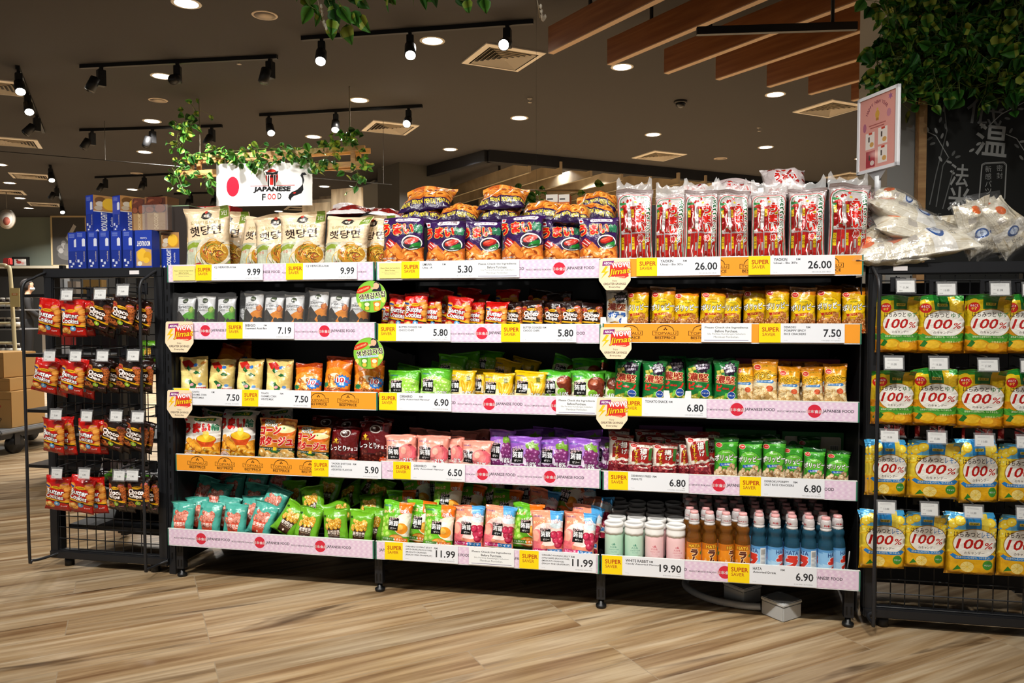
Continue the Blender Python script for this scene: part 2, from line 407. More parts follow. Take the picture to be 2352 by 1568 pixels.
def f_peach(c1, c2, c3):
    def g(a):
        a.ell(72, 50, 30, 30, c1, 26); a.ell(66, 53, 21, 24, c2, 22); a.ell(60, 60, 9, 12, c3, 14); a.ell(80, 78, 6, 3, '#8e3a3a', 10); a.line([(80, 78), (84, 56), (80, 34)], 1.4, c1)
        a.ell(12, 10, 20, 14, c2, 16); a.ell(46, 8, 20, 14, c1, 16); a.ell(84, 8, 22, 14, c3, 16)
    return g
def f_apple(a):
    a.ell(76, 66, 26, 24, '#8a3d22', 24); a.ell(84, 48, 24, 24, '#7a3520', 24); a.ell(70, 72, 12, 10, '#b66a48', 14)
    a.ell(66, 36, 14, 12, '#8cc63a', 16); a.blobs(10, 8, 60, 22, 7, 11, ['#a8cf52', '#e8e2a8', '#8cbf3a'], 3)
bag_kind('muscat', 'jelly_bag', jelly_small('#63b52a', '#a5d852', '#cdeaa0', f_grapes('#a6d65a', '#e4f6b8', '#79b434'), '22%'), .122, .045)
bag_kind('banana', 'jelly_bag', jelly_small('#e0bb14', '#f0d04a', '#f4e6b8', f_banana, '24%'), .122, .045)
bag_kind('appleg', 'jelly_bag', jelly_small('#58b431', '#c8e6a0', '#f0ead2', f_apple, '10%'), .122, .045)
bag_kind('peach', 'jelly_bag', jelly_small('#f0a08e', '#f6b9a8', '#f8d0c0', f_peach('#e8707c', '#f0938e', '#f7b8a6'), '21%'), .122, .045)
bag_kind('grape', 'jelly_bag', jelly_small('#9a62c2', '#b48ad4', '#e8d8ea', f_grapes('#8a3a78', '#c890c0', '#5e2258', '#7fa838'), '18%'), .122, .045)

def jelly12(kind):
    if kind == 'green':
        a = Art(100, 138, '#6fbb2b'); a.poly([(52, 138), (100, 138), (100, 92), (62, 104)], '#ef7d1c'); a.ell(90, 70, 42, 36, '#f4efdc', 22)
        for x, y in [(8, 80), (22, 88), (14, 64), (30, 72), (8, 48), (24, 54), (40, 60), (12, 34), (30, 38)]: a.ell(x, y, 10, 10, '#8fc93e', 14); a.ell(x - 2, y + 2, 6, 6, '#c2e47a', 10)
        a.ell(76, 58, 20, 17, '#f0a028', 18); a.ell(70, 62, 12, 9, '#f7c45c', 14); a.ell(58, 22, 27, 17, '#e9821c', 20); a.ell(58, 24, 23, 13, '#f6b050', 18)
        for i in range(8): a.line([(58, 24), (58 + 21 * cos(i * pi / 4), 24 + 11 * sin(i * pi / 4))], .8, '#fbe0a8')
        bar, t = ('#5f9e2f', '#e9821c'), ('マスカット', 'オレンジ')
    else:
        a = Art(100, 138, '#f4a184'); a.poly([(56, 138), (100, 138), (100, 88), (66, 104)], '#5aa9dc'); a.ell(56, 72, 52, 34, '#f8ddd4', 22); a.ell(84, 100, 22, 12, '#dff0f6', 16)
        a.ell(18, 60, 22, 26, '#f08a8a', 20); a.ell(12, 66, 14, 17, '#f7b09c', 16); a.ell(10, 30, 22, 22, '#ee7a84', 18)
        for x, y in [(80, 56), (90, 70), (74, 70), (86, 42), (96, 54)]: a.ell(x, y, 12, 12, '#a81e46', 14); a.ell(x - 2, y + 2, 9, 9, '#cc3a5e', 12); a.ell(x - 4, y + 4, 3, 3, '#e88a9c', 8)
        a.ell(66, 12, 24, 12, '#f8eef0', 16); a.ell(84, 8, 14, 10, '#b42848', 14)
        bar, t = ('#d8347c', '#2f86c4'), ('ピーチ', 'ライチ')
    a.text('12個入', 80, 110, 11, '#ffffff', w=29, b=.04, out=[(.09, '#a02050')])
    a.text('おいしさ', 25, 107, 8.5, '#fff4d8', w=38, b=.03, rot=8, out=[(.10, '#d88a28')])
    a.text('ORIHIRO', 20, 122, 5, '#24508a', b=.03)
    jelly_logo(a, 47, 72, 34)
    a.rect(8, 18, 52, 29, bar[0]); a.rect(52, 18, 96, 29, bar[1]); a.text(t[0], 28, 23.5, 7, '#ffffff', w=34, b=.03); a.text('+', 52, 23.5, 6, '#ffffff', b=.05); a.text(t[1], 75, 23.5, 7, '#ffffff', w=34, b=.03)
    a.rect(8, 14.5, 96, 17.5, '#f6ecd0')
    return a
bag_kind('jel_g', 'jelly_bag', jelly12('green'), .128, .055, n=3)
bag_kind('jel_p', 'jelly_bag', jelly12('pink'), .128, .055, n=3)

def cookie(kind):
    red = kind == 'b'; base = '#c21a14' if red else '#2b1612'
    a = Art(100, 148, base)
    ck, cl = (['#d98a34', '#e8a850', '#c87428'], '#f4cf8a') if red else (['#b4602a', '#c4733a', '#9a4a1e'], '#6a2e16')
    for x, y, r in [(14, 106, 15), (80, 112, 16), (92, 98, 14), (92, 72, 15), (8, 78, 12), (96, 46, 12)]:
        a.ell(x, y, r * 1.05, r, '#7a3c12', 16); a.ell(x, y + 1, r, r * .92, ck[0], 16); a.ell(x - 2, y + 3, r * .72, r * .6, ck[1], 12)
        if not red:
            for k in range(5): a.ell(x + r * .5 * cos(k * 1.3), y + r * .5 * sin(k * 1.3), r * .14, r * .12, '#3a160c', 6)
    a.rect(2, 104, 24, 112, '#2b4d8c' if red else '#a82430', -12)
    a.ell(50, 104, 21, 6.5, '#e9b41e', 18); a.text('COOKIES', 50, 104, 4.4, '#201008', w=28, b=.03)
    a.text('Perfect', 82, 120, 6, '#e88ab0', w=24, rot=14, sh=.2, b=.02)
    o = [(.08, '#201a18'), ] if red else [(.07, '#c8a488')]
    a.text('Butter' if red else 'Choco', 46, 86, 19, '#ffffff', w=68, b=.05, rot=-4, out=o)
    a.text('Cookies' if red else 'Chips', 44, 65, 19, '#ffffff', w=72 if red else 58, b=.05, rot=-4, out=o)
    a.poly([(4, 50), (98, 40), (98, 47), (4, 57)], '#e7b21c'); a.poly([(4, 46), (98, 36), (98, 40), (4, 50)], '#17100e')
    a.ell(54, 34, 12, 10, '#69acd8' if red else '#a6cc38', 16); a.ell(62, 44, 7, 3.4, '#1b1512', 10); a.ell(54, 34, 5, 4, '#dff0fa' if red else '#e8f4b8', 10)
    for x, y in [(12, 26), (32, 22), (24, 30)]:
        a.ell(x, y, 13, 11, '#7a3c12', 14); a.ell(x, y + 1, 12, 10, ck[1], 14); a.ell(x - 2, y + 3, 7, 5, cl, 10)
    a.text('Tasty', 80, 24, 7, '#ffffff' if red else '#e6a0b0', w=26, rot=10, sh=.2)
    return a
bag_kind('butter', 'cookie_bag', cookie('b'), .104, .036, n=3)
bag_kind('choco', 'cookie_bag', cookie('c'), .104, .036, n=3)

def umai(kind):
    m = kind == 'm'
    a = Art(100, 132, '#40205c' if m else '#d9d4cb')
    if not m: a.poly([(0, 70), (100, 84), (100, 70), (0, 48)], '#f4f2ea')
    a.poly([(0, 46), (34, 66), (60, 40), (100, 58), (100, 0), (0, 0)], '#c8702a' if m else '#e09a30')
    a.rings(2, 2, 98, 46, 16, 16, 3, ('#e08236', '#f2a24c', '#a04a18', '#f8c888') if m else ('#eea62c', '#f6c04c', '#b06a18', '#fbe09a'))
    for i in range(4): a.ell(18 + i * 9, 58 - i * 8, 12, 10, '#a85420', 14, -30); a.ell(18 + i * 9, 59 - i * 8, 11, 8.6, '#e8933e' if m else '#f2b03c', 14, -30)
    if m: a.poly([(4, 64), (16, 76), (34, 64), (20, 50)], '#b42a2a'); a.line([(8, 66), (22, 56)], 2, '#f0d8d0'); a.line([(14, 72), (28, 60)], 2, '#f0d8d0')
    a.rrect(30, 118, 86, 128, 5, '#f2eaf0' if m else '#2e7a34'); a.text('めんたい味' if m else 'チーズ味', 58, 123, 7, '#6a2a50' if m else '#f6e24a', w=44, b=.03)
    a.rect(2, 114, 12, 126, '#e8e2e8'); a.ell(7, 120, 4, 3, '#c02430', 10)
    o = [(.15, '#1a0f1e' if m else '#f4f0e8'), (.105, '#efe07a' if m else '#8a1a18')]
    a.text('うまい', 38, 98, 26, '#d8281e', w=74, b=.07, rot=3, out=o); a.text('輪', 87, 101, 20, '#1e7d58', w=20, b=.05, out=[(.1, '#10202a' if m else '#e8ece0'), (.06, '#d8ecd0')])
    if m:
        a.ell(72, 66, 26, 19, '#14100f', 26); a.ell(72, 66, 24.5, 17.5, '#f2f2f4', 24); a.ell(72, 65, 22, 15, '#3a3440', 22)
        a.poly([(66, 52), (94, 60), (92, 68), (74, 62)], '#2e8a3a'); a.poly([(70, 50), (92, 54), (94, 60)], '#1f6a2c')
        a.ell(72, 70, 18, 7.5, '#b8261e', 16, 18); a.ell(70, 72, 16, 5.5, '#dc4a38', 14, 18); a.ell(66, 73, 8, 2, '#f08a70', 8, 18)
    else:
        a.ell(66, 64, 27, 15, '#a83c12', 22); a.poly([(39, 64), (93, 64), (82, 42), (52, 42)], '#d8581c'); a.ell(66, 67, 25, 11, '#f2c62e', 22); a.ell(66, 78, 9, 11, '#f8dc5a', 14); a.ell(63, 84, 6, 5, '#fbe98e', 10)
    a.ell(18, 12, 16, 12, '#f4eee6', 18); a.ell(18, 12, 14.5, 10.5, '#5a2a2a' if m else '#c87028', 18); a.ell(18, 12, 13, 9, '#f2e4dc', 16)
    a.text('UP!', 20, 9, 7, '#b8201c', b=.06, sh=.2); a.text('おいしさ', 18, 16, 4.5, '#b8201c', w=18, b=.03)
    a.text('まるごと満喫さ!', 18, 28, 4, '#ffffff', w=30, b=.02, out=[(.08, '#3a2a40')])
    return a
bag_kind('mentai', 'ring_snack_bag', umai('m'), .160, .06, n=3)
bag_kind('cheese', 'ring_snack_bag', umai('c'), .152, .06, n=2)
a = Art(100, 82, '#33194a')
a.rect(0, 22, 100, 82, '#c46c2a'); a.rings(4, 26, 96, 80, 30, 14, 5); a.poly([(0, 0), (100, 0), (100, 23), (76, 18), (40, 22), (0, 20)], '#33194a')
for i in range(4): a.text('MENTAI', 13 + i * 25, 12 + (i % 2) * 2, 7.5, '#ecd83c', w=21, b=.04, rot=(-6, 5, -4, 7)[i])
bag_kind('mentai_lying', 'ring_snack_bag', a, .19, .075, style='pillow', n=3, seal=.05)

def noodle():
    a = Art(100, 128, '#e9d3b2')
    a.ell(30, 34, 60, 30, '#b9bda6', 26); a.rect(0, 0, 100, 14, '#b33a34')
    for i in range(16): a.line([(4 + i * 4, 12), (8 + i * 3.6, 52)], .8, '#d9dcc8')
    a.poly([(0, 52), (20, 60), (46, 56), (100, 34), (100, 0), (96, 0), (88, 20), (44, 48), (18, 50), (0, 42)], '#8ea03e')
    a.poly([(0, 0), (100, 0), (100, 16), (74, 12), (40, 20), (0, 14)], '#b33a34')
    a.ell(66, 38, 39, 31, '#8f8672', 30); a.ell(66, 39, 38, 30, '#d9cfb8', 30); a.ell(67, 38, 31, 23, '#b98a2e', 26)
    g = random.Random(4)
    for i in range(46):
        x, y, ro, r = 67 + g.gauss(0, 12), 38 + g.gauss(0, 8), g.uniform(0, 180), g.uniform(6, 15)
        c = g.choice(['#e2b548', '#c98f2c', '#efcf70', '#8a5a1e', '#d8a238', '#5e3a18', '#b8432a', '#7a8c2a'])
        pts = [(x + r * cos(R(t)) * cos(R(ro)) - r * .6 * sin(R(t)) * sin(R(ro)), y + r * cos(R(t)) * sin(R(ro)) + r * .6 * sin(R(t)) * cos(R(ro))) for t in range(0, 160, 26)]
        a.line(pts, 1.5, c)
    a.ell(50, 112, 12, 8, '#2d2b28', 14); a.ell(50, 112, 14, 3, '#55504a', 12, 12); a.text('백설', 50, 111, 6, '#f4ead8', b=.04); a.ell(50, 119, 4, 3, '#c8402c', 8)
    a.poly([(78, 104), (98, 110), (98, 128), (82, 128)], '#7f9a3a'); a.text('3인', 89, 116, 8, '#f4f2e0', b=.04)
    a.text('요리하기 쉽게 자른', 48, 98, 7.5, '#8a8030', w=66, b=.015)
    a.text('햇당면', 48, 82, 19, '#33211a', w=72, b=.035, rot=4)
    a.text('안심', 14, 44, 6, '#c85040', b=.03); a.ell(12, 8, 5, 4.4, '#f0e2c8', 12); a.ell(25, 8, 5, 4.4, '#f0e2c8', 12); a.ell(12, 8, 4, 3.4, '#c0564a', 10); a.ell(25, 8, 4, 3.4, '#c0564a', 10)
    return a
bag_kind('noodle', 'noodle_bag', noodle(), .178, .05, n=3, back='#ead2b0')

def porippy(kind):
    y = kind == 'y'; base = '#d8ae10' if y else '#3f9a2c'; dk = '#a8760c' if y else '#1e6a24'
    a = Art(100, 192, base)
    a.poly([(0, 192), (100, 192), (100, 176), (0, 170)], '#6a4410' if y else '#1c5a22')
    a.poly([(0, 170), (100, 176), (100, 158), (40, 166), (0, 150)], '#c87a14' if y else '#58b438')
    a.ell(50, 104, 46, 40, dk, 30); a.ell(50, 104, 44, 38, '#ecca1c' if y else '#6cbc3c', 30)
    nut = ['#b8763c', '#c98a50', '#a4622c', '#d49a5e'] if y else ['#d8b890', '#c4a074', '#e6cca6', '#b89068']
    a.rect(0, 0, 100, 50, '#7a4420' if y else '#9a7448'); a.blobs(0, 0, 100, 62, 62, 9.5, nut, 3, .82, '#6a3818' if y else '#8a6238', '#e6c090' if y else '#f4e4c8')
    a.ell(18, 160, 14, 11, '#f2d8c8', 16); a.ell(18, 160, 12, 9.4, '#d03020', 16); a.text('でん六', 18, 160, 5, '#fff0e0', w=16, b=.03)
    a.text('PORIPPY', 50, 130, 5, '#30641e' if y else '#e8f4d0', w=34, b=.03, sh=.2)
    a.text('ポリッピー', 50, 108, 26, '#f8f6f2', w=98, b=.05, rot=5, sh=.08, out=[(.11, '#181210')])
    if y: a.poly([(14, 80), (72, 86), (78, 76), (18, 70)], '#b8281c'); a.text('スパイス', 46, 78, 8, '#f6e060', w=40, b=.03, rot=5)
    else: a.poly([(20, 82), (74, 88), (76, 76), (24, 70)], '#2a66b8'); a.text('しお味', 48, 79, 8, '#ffffff', w=34, b=.03, rot=5)
    a.blobs(66, 70, 98, 82, 5, 8, nut, 8, .8, '#6a3818')
    a.ell(84, 12, 13, 6, '#e06a1c', 14, 18); a.rect(26 if not y else 6, 4, 34 if not y else 20, 16, '#3a78c8' if not y else '#b8302a')
    return a
bag_kind('porippy_y', 'peanut_bag', porippy('y'), .088, .036, n=3)
bag_kind('porippy_g', 'peanut_bag', porippy('g'), .088, .036, n=3)

def batapi():
    a = Art(100, 205, '#dfa01e')
    a.poly([(0, 205), (100, 205), (100, 180), (0, 186)], '#c88414')
    a.poly([(0, 130), (50, 112), (100, 130), (100, 0), (0, 0)], '#d8b274'); a.ell(50, 96, 60, 24, '#f0e2c0', 24)
    a.rect(0, 0, 100, 70, '#c8a468'); a.blobs(0, 2, 100, 86, 60, 11, ['#e2c48c', '#ecd4a2', '#d4b074'], 7, .62, '#a87c44', '#f6e6c0')
    a.ell(20, 172, 15, 12, '#f2d8c8', 16); a.ell(20, 172, 13, 10.4, '#d03a22', 16); a.text('でん六', 20, 172, 5, '#fff0e0', w=17, b=.03)
    a.text('北海道バター使用', 66, 178, 6, '#2e6a2a', w=52, b=.02)
    a.ell(50, 140, 46, 22, '#f0bc34', 22)
    a.text('バタピー', 50, 138, 26, '#f2c63a', w=92, b=.05, rot=6, sh=.1, out=[(.11, '#181008')])
    a.poly([(12, 116), (80, 120), (88, 113), (80, 106), (12, 108), (20, 112)], '#3f86c0'); a.text('すっきりうまい塩味', 48, 113, 5, '#fff', w=54, b=.02)
    a.ell(70, 84, 16, 14, '#e8d0b0', 18); a.ell(70, 84, 14.5, 12.5, '#d8542a', 18); a.ell(70, 84, 11, 9, '#e2744a', 14)
    a.text('ピーナッツ', 40, 8, 7, '#c02a20', w=40, b=.04, out=[(.1, '#f8f0e0')])
    return a
bag_kind('batapi', 'peanut_bag', batapi(), .088, .036, n=2)
def redpea():
    a = Art(100, 205, '#e6dccf')
    a.poly([(0, 205), (100, 205), (100, 190), (0, 192)], '#7a2a22')
    a.poly([(28, 178), (100, 178), (100, 76), (60, 66), (14, 90), (14, 150)], '#a3241c')
    a.rect(0, 0, 100, 62, '#7e2430'); a.blobs(0, 0, 100, 80, 52, 11, ['#9a3038', '#b04448', '#86242e'], 5, .5, '#54141c', '#cc787a')
    for x in range(6): a.ell(8 + x * 17, 84 + (x % 2) * 5, 12, 6, '#e6dccf', 12)
    a.ell(20, 184, 15, 11, '#f6ece4', 16); a.ell(20, 184, 13, 9.4, '#c8281e', 16); a.text('でん六', 20, 184, 5, '#fff0e0', w=17, b=.03)
    a.text('味の匠', 76, 186, 7, '#3a2a20', w=30, b=.03)
    a.rect(84, 108, 97, 176, '#3c7a36'); a.text('ピ', 32, 156, 17, '#eac63a', w=17, b=.05, out=[(.12, '#5a0e0c')]); a.text('ー', 32, 138, 4, '#eac63a', w=15, b=.06, rot=80); a.text('ナ', 32, 120, 17, '#eac63a', w=17, b=.05, out=[(.12, '#5a0e0c')]); a.text('ッ', 33, 104, 10, '#eac63a', b=.05); a.text('ツ', 33, 92, 14, '#eac63a', b=.05, out=[(.12, '#5a0e0c')])
    a.text('揚', 62, 156, 28, '#f6f2ea', b=.04, out=[(.1, '#5a0e0c')]); a.text('げ', 66, 124, 24, '#f6f2ea', b=.04, out=[(.1, '#5a0e0c')])
    a.rect(56, 4, 94, 16, '#f0e6da'); a.text('坂の一味', 75, 10, 6, '#8a2420', w=32, b=.03)
    return a
bag_kind('redpea', 'peanut_bag', redpea(), .086, .034, n=3)

def bean(kind):
    g = kind == 'g'
    a = Art(100, 196, '#1c7a3a' if g else '#dcdbd4')
    for i in range(3): a.line([(x, 192 - i * 5 + (x // 10 % 2) * 2) for x in range(0, 101, 10)], 1.6, '#0e5a2a' if g else '#55534c')
    a.ell(64, 160, 30, 15, '#2c1c34' if g else '#4a4a4a', 14); a.star(64, 160, 32, 24, 10, '#2c1c34' if g else '#4a4a4a'); a.text('ザクッと', 62, 166, 10, '#e6dcec', w=44, b=.04, rot=8); a.text('濃厚!', 66, 153, 10, '#e6dcec', w=36, b=.04, rot=8)
    for x, y in [(18, 148), (34, 152), (24, 136)]: a.rect(x - 7, y - 7, x + 7, y + 7, '#c2bc4a' if g else '#dcb060', 12); a.rect(x - 4, y - 3, x + 5, y + 5, '#dcd878' if g else '#ecca88', 12)
    a.text('濃堅', 48, 116, 32, '#a02a20', w=78, b=.045, rot=-5, out=[(.08, '#f2c890')])
    a.text('ビーノ' if g else 'ポテラ', 50, 80, 26, '#d63424' if g else '#1f5fae', w=76, b=.07, rot=-4, out=[(.1, '#12602c' if g else '#f4f4f0')])
    a.rect(0, 0, 100, 20, '#8a8a2c' if g else '#d0a050'); a.blobs(10, 4, 100, 48, 22, 12, ['#c8c04c', '#b0aa38', '#dcd670'] if g else ['#e2b866', '#cf9a48', '#edcc88'], 5, .8, '#6a6c1c' if g else '#a4702c', '#eeeaa0' if g else '#f6e2b4')
    a.ell(74, 52, 17, 16, '#f0f0f0', 16); a.ell(74, 52, 15.5, 14.5, '#1f4fa0', 16); a.text('うましお', 74, 52, 6, '#fff', w=24, b=.03)
    if g: a.poly([(42, 40), (50, 60), (58, 62), (56, 44), (48, 34)], '#7cc04a')
    return a
bag_kind('bean', 'bean_snack_bag', bean('g'), .092, .036, n=3)
bag_kind('potato', 'potato_snack_bag', bean('w'), .092, .036, n=1)

def caramel(kind):
    if kind == 'w':
        a = Art(100, 150, '#d9c07a')
        a.poly([(0, 0), (46, 0), (60, 50), (40, 92), (0, 96)], '#ecdc92')
        a.poly([(8, 132), (34, 140), (64, 112), (40, 104), (22, 112)], '#c02a20'); a.poly([(34, 118), (52, 100), (84, 84), (70, 76), (44, 92), (30, 104)], '#256a34')
        a.ell(62, 116, 8, 7, '#3a7ac0', 10); a.ell(52, 92, 12, 7, '#e6cf9a', 12, 30); a.ell(74, 74, 11, 7, '#e6cf9a', 12, -20); a.ell(86, 124, 10, 6, '#d08a34', 10, 30)
        a.poly([(44, 60), (70, 40), (66, 8), (52, 8), (48, 36), (34, 56)], '#256a34'); a.star(62, 14, 7, 3, 6, '#e8e4d0'); a.ell(54, 40, 8, 6, '#d8a0a8', 10)
        a.poly([(70, 4), (98, 4), (98, 30), (70, 30)], '#b8241e'); a.rect(72, 28, 97, 36, '#f0e8e0'); a.ell(82, 40, 7, 6, '#6a9ad0', 10)
        a.text('ホワイト', 84, 22, 7, '#fff', w=24, b=.04); a.text('Tohato', 22, 10, 7, '#b03a20', w=30, b=.03, sh=.2); a.text('ミルク', 84, 11, 6, '#fff', w=18, b=.04)
        a.text('Happy', 50, 62, 5, '#f0d860', w=16, rot=-60)
    else:
        a = Art(100, 150, '#d6771a')
        a.poly([(0, 150), (100, 150), (100, 128), (50, 136), (0, 128)], '#a8420e'); a.ell(50, 60, 56, 52, '#ea962a', 26)
        a.poly([(0, 0), (100, 0), (100, 34), (50, 40), (0, 34)], '#d45418')
        a.ell(48, 70, 27, 20, '#eee0c8', 20); a.blobs(28, 44, 70, 82, 12, 11, ['#d08430', '#e8a44c', '#c0702a'], 2, .7, '#8a4414', '#f6cc88')
        a.star(18, 46, 13, 8, 7, '#1e7a4a'); a.star(78, 62, 25, 20, 14, '#2b74c4'); a.star(78, 62, 21, 17, 14, '#3f8fd6'); a.text('10', 74, 67, 17, '#d42a38', w=22, b=.06, out=[(.14, '#ffffff')]); a.text('%', 92, 62, 9, '#d42a38', b=.05); a.text('増量', 78, 52, 8, '#fff', b=.04)
        a.text('Almond', 50, 34, 10, '#6a1c10', w=46, b=.05, out=[(.1, '#e8a04c')]); a.text('Caramel Corn', 50, 21, 12, '#fff6e8', w=82, b=.05, out=[(.1, '#7a2410')])
    return a
bag_kind('cara_w', 'caramel_corn_bag', caramel('w'), .112, .065, style='stand', n=3, back='#cdb268')
bag_kind('cara_o', 'caramel_corn_bag', caramel('o'), .112, .065, style='stand', n=2, back='#b85414')

def potage():
    a = Art(100, 132, '#c47a28')
    a.blobs(0, 60, 100, 130, 60, 8, ['#d8903a', '#c47a2a', '#e0a850'], 3, .8)
    a.poly([(50, 112), (92, 116), (100, 96), (96, 84), (60, 90)], '#a86a18'); a.ell(74, 100, 26, 13, '#ead98a', 22); a.poly([(48, 100), (100, 100), (92, 82), (58, 82)], '#d86a1c'); a.ell(74, 101, 24, 11, '#f4e8b0', 20); a.star(70, 104, 4, 2, 5, '#4a8a34')
    a.text('CORN', 30, 122, 9, '#eef0ea', w=28, b=.04, sh=.15, out=[(.12, '#28523a')]); a.text('POTAGE', 34, 112, 9, '#eef0ea', w=36, b=.04, sh=.15, out=[(.12, '#28523a')]); a.ell(10, 124, 6, 5, '#c02a28', 10)
    o = [(.12, '#f0ece0')]
    a.text('コーン', 32, 96, 22, '#c2221c', w=62, b=.08, sh=.12, rot=4, out=o); a.text('ポタージュ', 48, 66, 25, '#c2221c', w=94, b=.08, sh=.12, rot=2, out=o)
    a.rect(0, 38, 100, 47, '#1e3a2c'); a.text('スープのおいしさ  コーンスナックのサクサク感', 50, 42.5, 4.6, '#f4f0d8', w=92, b=.02); a.rect(46, 37, 56, 48, '#e4c41c')
    a.rect(0, 0, 100, 38, '#2c6a34'); a.blobs(0, 4, 100, 34, 22, 12, ['#e6c07a', '#d4a454', '#f0d498'], 6, .8, '#a8742c', '#f8e8c0')
    a.ell(76, 10, 18, 9, '#b8302a', 14, 10); a.ell(68, 6, 14, 6, '#2c6ab8', 12)
    return a
bag_kind('potage', 'corn_snack_bag', potage(), .15, .055, n=2)
def chocobis():
    a = Art(100, 132, '#6a1418')
    a.ell(56, 112, 22, 15, '#4a1a1c', 18); a.ell(56, 110, 19, 12, '#c8beb8', 18); a.ell(56, 110, 15, 9, '#4a241c', 16); a.ell(50, 113, 5, 3, '#f0e8e0', 8)
    a.rect(6, 116, 18, 126, '#d8b0b0'); a.ell(12, 121, 5, 3.4, '#b82430', 10)
    a.rect(0, 0, 100, 40, '#40100f'); a.blobs(0, 4, 100, 44, 34, 11, ['#5a221c', '#6e2e24', '#4a1814'], 4, .85, '#2a0c0a', '#86463a')
    a.star(26, 88, 8, 4, 5, '#e0c23c'); a.text('コクある', 26, 80, 7, '#e0c23c', w=26, b=.03)
    a.text('しっとり', 36, 62, 17, '#ffffff', w=62, b=.05, out=[(.12, '#3a0c0c')]); a.text('チョコ', 84, 60, 12, '#ffffff', w=30, b=.04)
    a.star(84, 18, 15, 12, 10, '#d8501c'); a.text('80', 84, 15, 10, '#f8e0b0', b=.05); a.text('たっぷり', 84, 25, 4, '#fff', w=16)
    return a
bag_kind('chocobis', 'chocolate_biscuit_bag', chocobis(), .14, .05, n=2)

def popcorn(kind):
    t = kind == 't'
    a = Art(100, 122, '#5cb3a4' if t else '#74b22c')
    a.poly([(22, 56), (78, 56), (70, 6), (30, 6)], '#d4553c' if t else '#4a2c1c')
    if not t:
        for i in range(6): a.line([(28 + i * 9, 8), (26 + i * 10, 56)], .8, '#5e3a26')
    a.blobs(20, 54, 80, 86, 46, 6.5, ['#e08a74', '#cf6f5a', '#eca896'] if t else ['#e6b23c', '#f0c860', '#d09a2a'], 6, .85, '#b04e3c' if t else '#8a5c18', '#f4c8bc' if t else '#f8e6a8')
    a.text('포켓팝콘', 50, 40, 14, '#fff4e8', w=50, b=.04); a.text('Pocket Popcorn', 50, 29, 4, '#f2d8b8', w=34); a.ell(50, 16, 4, 4, '#f0dcc8', 10)
    a.ell(14, 96, 7, 4.5, '#3d7f78' if t else '#2e5a20', 10); a.text('POPCORN', 84, 98, 3.4, '#e8f4ea', w=16)
    return a
bag_kind('pop_t', 'popcorn_bag', popcorn('t'), .112, .05, n=3)
bag_kind('pop_g', 'popcorn_bag', popcorn('g'), .112, .05, n=3)

def candy(kind):
    y = kind == 'y'
    a = Art(100, 130, '#d8bc18' if y else '#ecd444')
    a.rect(0, 118, 100, 130, '#2e8a34' if y else '#4aa3d2')
    if y:
        a.ell(14, 104, 16, 18, '#e4c628', 16); a.ell(84, 102, 20, 18, '#c8a414', 16); a.poly([(0, 60), (100, 56), (100, 0), (0, 0)], '#d8940e'); a.poly([(0, 44), (30, 38), (100, 46), (100, 28), (60, 22), (0, 30)], '#5fae3c')
    else:
        a.rect(0, 96, 100, 118, '#6ab4d8')
        for x, yy in [(10, 108), (86, 110), (94, 92), (6, 88), (24, 114), (74, 98)]: a.ell(x, yy, 12, 10, '#e8bc14', 14, 20); a.ell(x, yy, 10, 8, '#f4dc50', 12, 20); a.ell(x, yy, 2, 2, '#faf0b0', 6)
        a.poly([(0, 48), (100, 44), (100, 0), (0, 0)], '#ecb822')
    a.poly([(34, 130), (72, 130), (70, 98), (36, 98)], '#1f6a2a' if y else '#2a86c0'); a.rect(42, 106, 64, 112, '#c8b03a'); a.text('味覚糖', 53, 109, 4, '#3a4a1a', w=18, b=.02); a.rect(68, 96, 82, 128, '#cfae1c' if y else '#e6cf50')
    a.ell(56, 66, 47, 33, '#b88a1c', 34); a.ell(56, 66, 45, 31, '#f6f3ea', 34)
    a.text('はちみつと', 39, 86, 11, '#3a1e18', w=54, b=.03); a.text('ゆず' if y else 'レモン', 82, 86, 11, '#2f7d34' if y else '#2f7fc0', w=23 if y else 26, b=.03)
    a.text('100', 44, 66, 21, '#c2231c', w=56, b=.02, sh=.22); a.text('%', 84, 62.5, 13, '#c2231c', w=17, b=.012, sh=.15)
    a.text('のキャンデー', 54, 47, 6.5, '#4a2a1e', w=42, b=.03)
    if y: a.ell(16, 102, 13.5, 11, '#c8281e', 18); a.text('まるごと', 16, 106, 5, '#fff', w=18, b=.03); a.text('ゆず', 16, 99, 6, '#f8e060', w=12, b=.03)
    a.poly([(4, 40), (14, 33), (90, 33), (98, 40), (92, 44), (80, 40), (20, 40), (10, 45)], '#4a9c3a' if y else '#2e86c8'); a.text('はちみつと' + ('ゆず' if y else 'レモン') + 'だけで、つくりました。', 52, 37, 4.4, '#f4f4d0', w=72, b=.02)
    if y:
        a.ell(34, 18, 22, 13, '#e0a812', 20); a.ell(32, 20, 18, 9, '#f0c434', 16); a.ell(66, 14, 20, 12, '#d89a0e', 18); a.ell(64, 17, 14, 7, '#ecba2c', 14); a.poly([(4, 16), (14, 30), (22, 24), (14, 14)], '#2f7a2c'); a.text('食物まるごと', 76, 26, 5, '#f8e8a0', w=34, b=.02)
    else:
        a.ell(40, 17, 16, 13, '#e8b010', 18); a.ell(40, 17, 14, 11, '#f6e08a', 18)
        for i in range(8): a.line([(40, 17), (40 + 12 * cos(i * pi / 4), 17 + 9.5 * sin(i * pi / 4))], .8, '#e8c030')
        a.ell(70, 12, 18, 10, '#eab41c', 16); a.ell(82, 22, 11, 10, '#4d9a3c', 16); a.text('やさしい', 82, 22, 3.6, '#fff', w=15, b=.02); a.poly([(10, 8), (20, 20), (28, 12)], '#3a8a34')
    return a
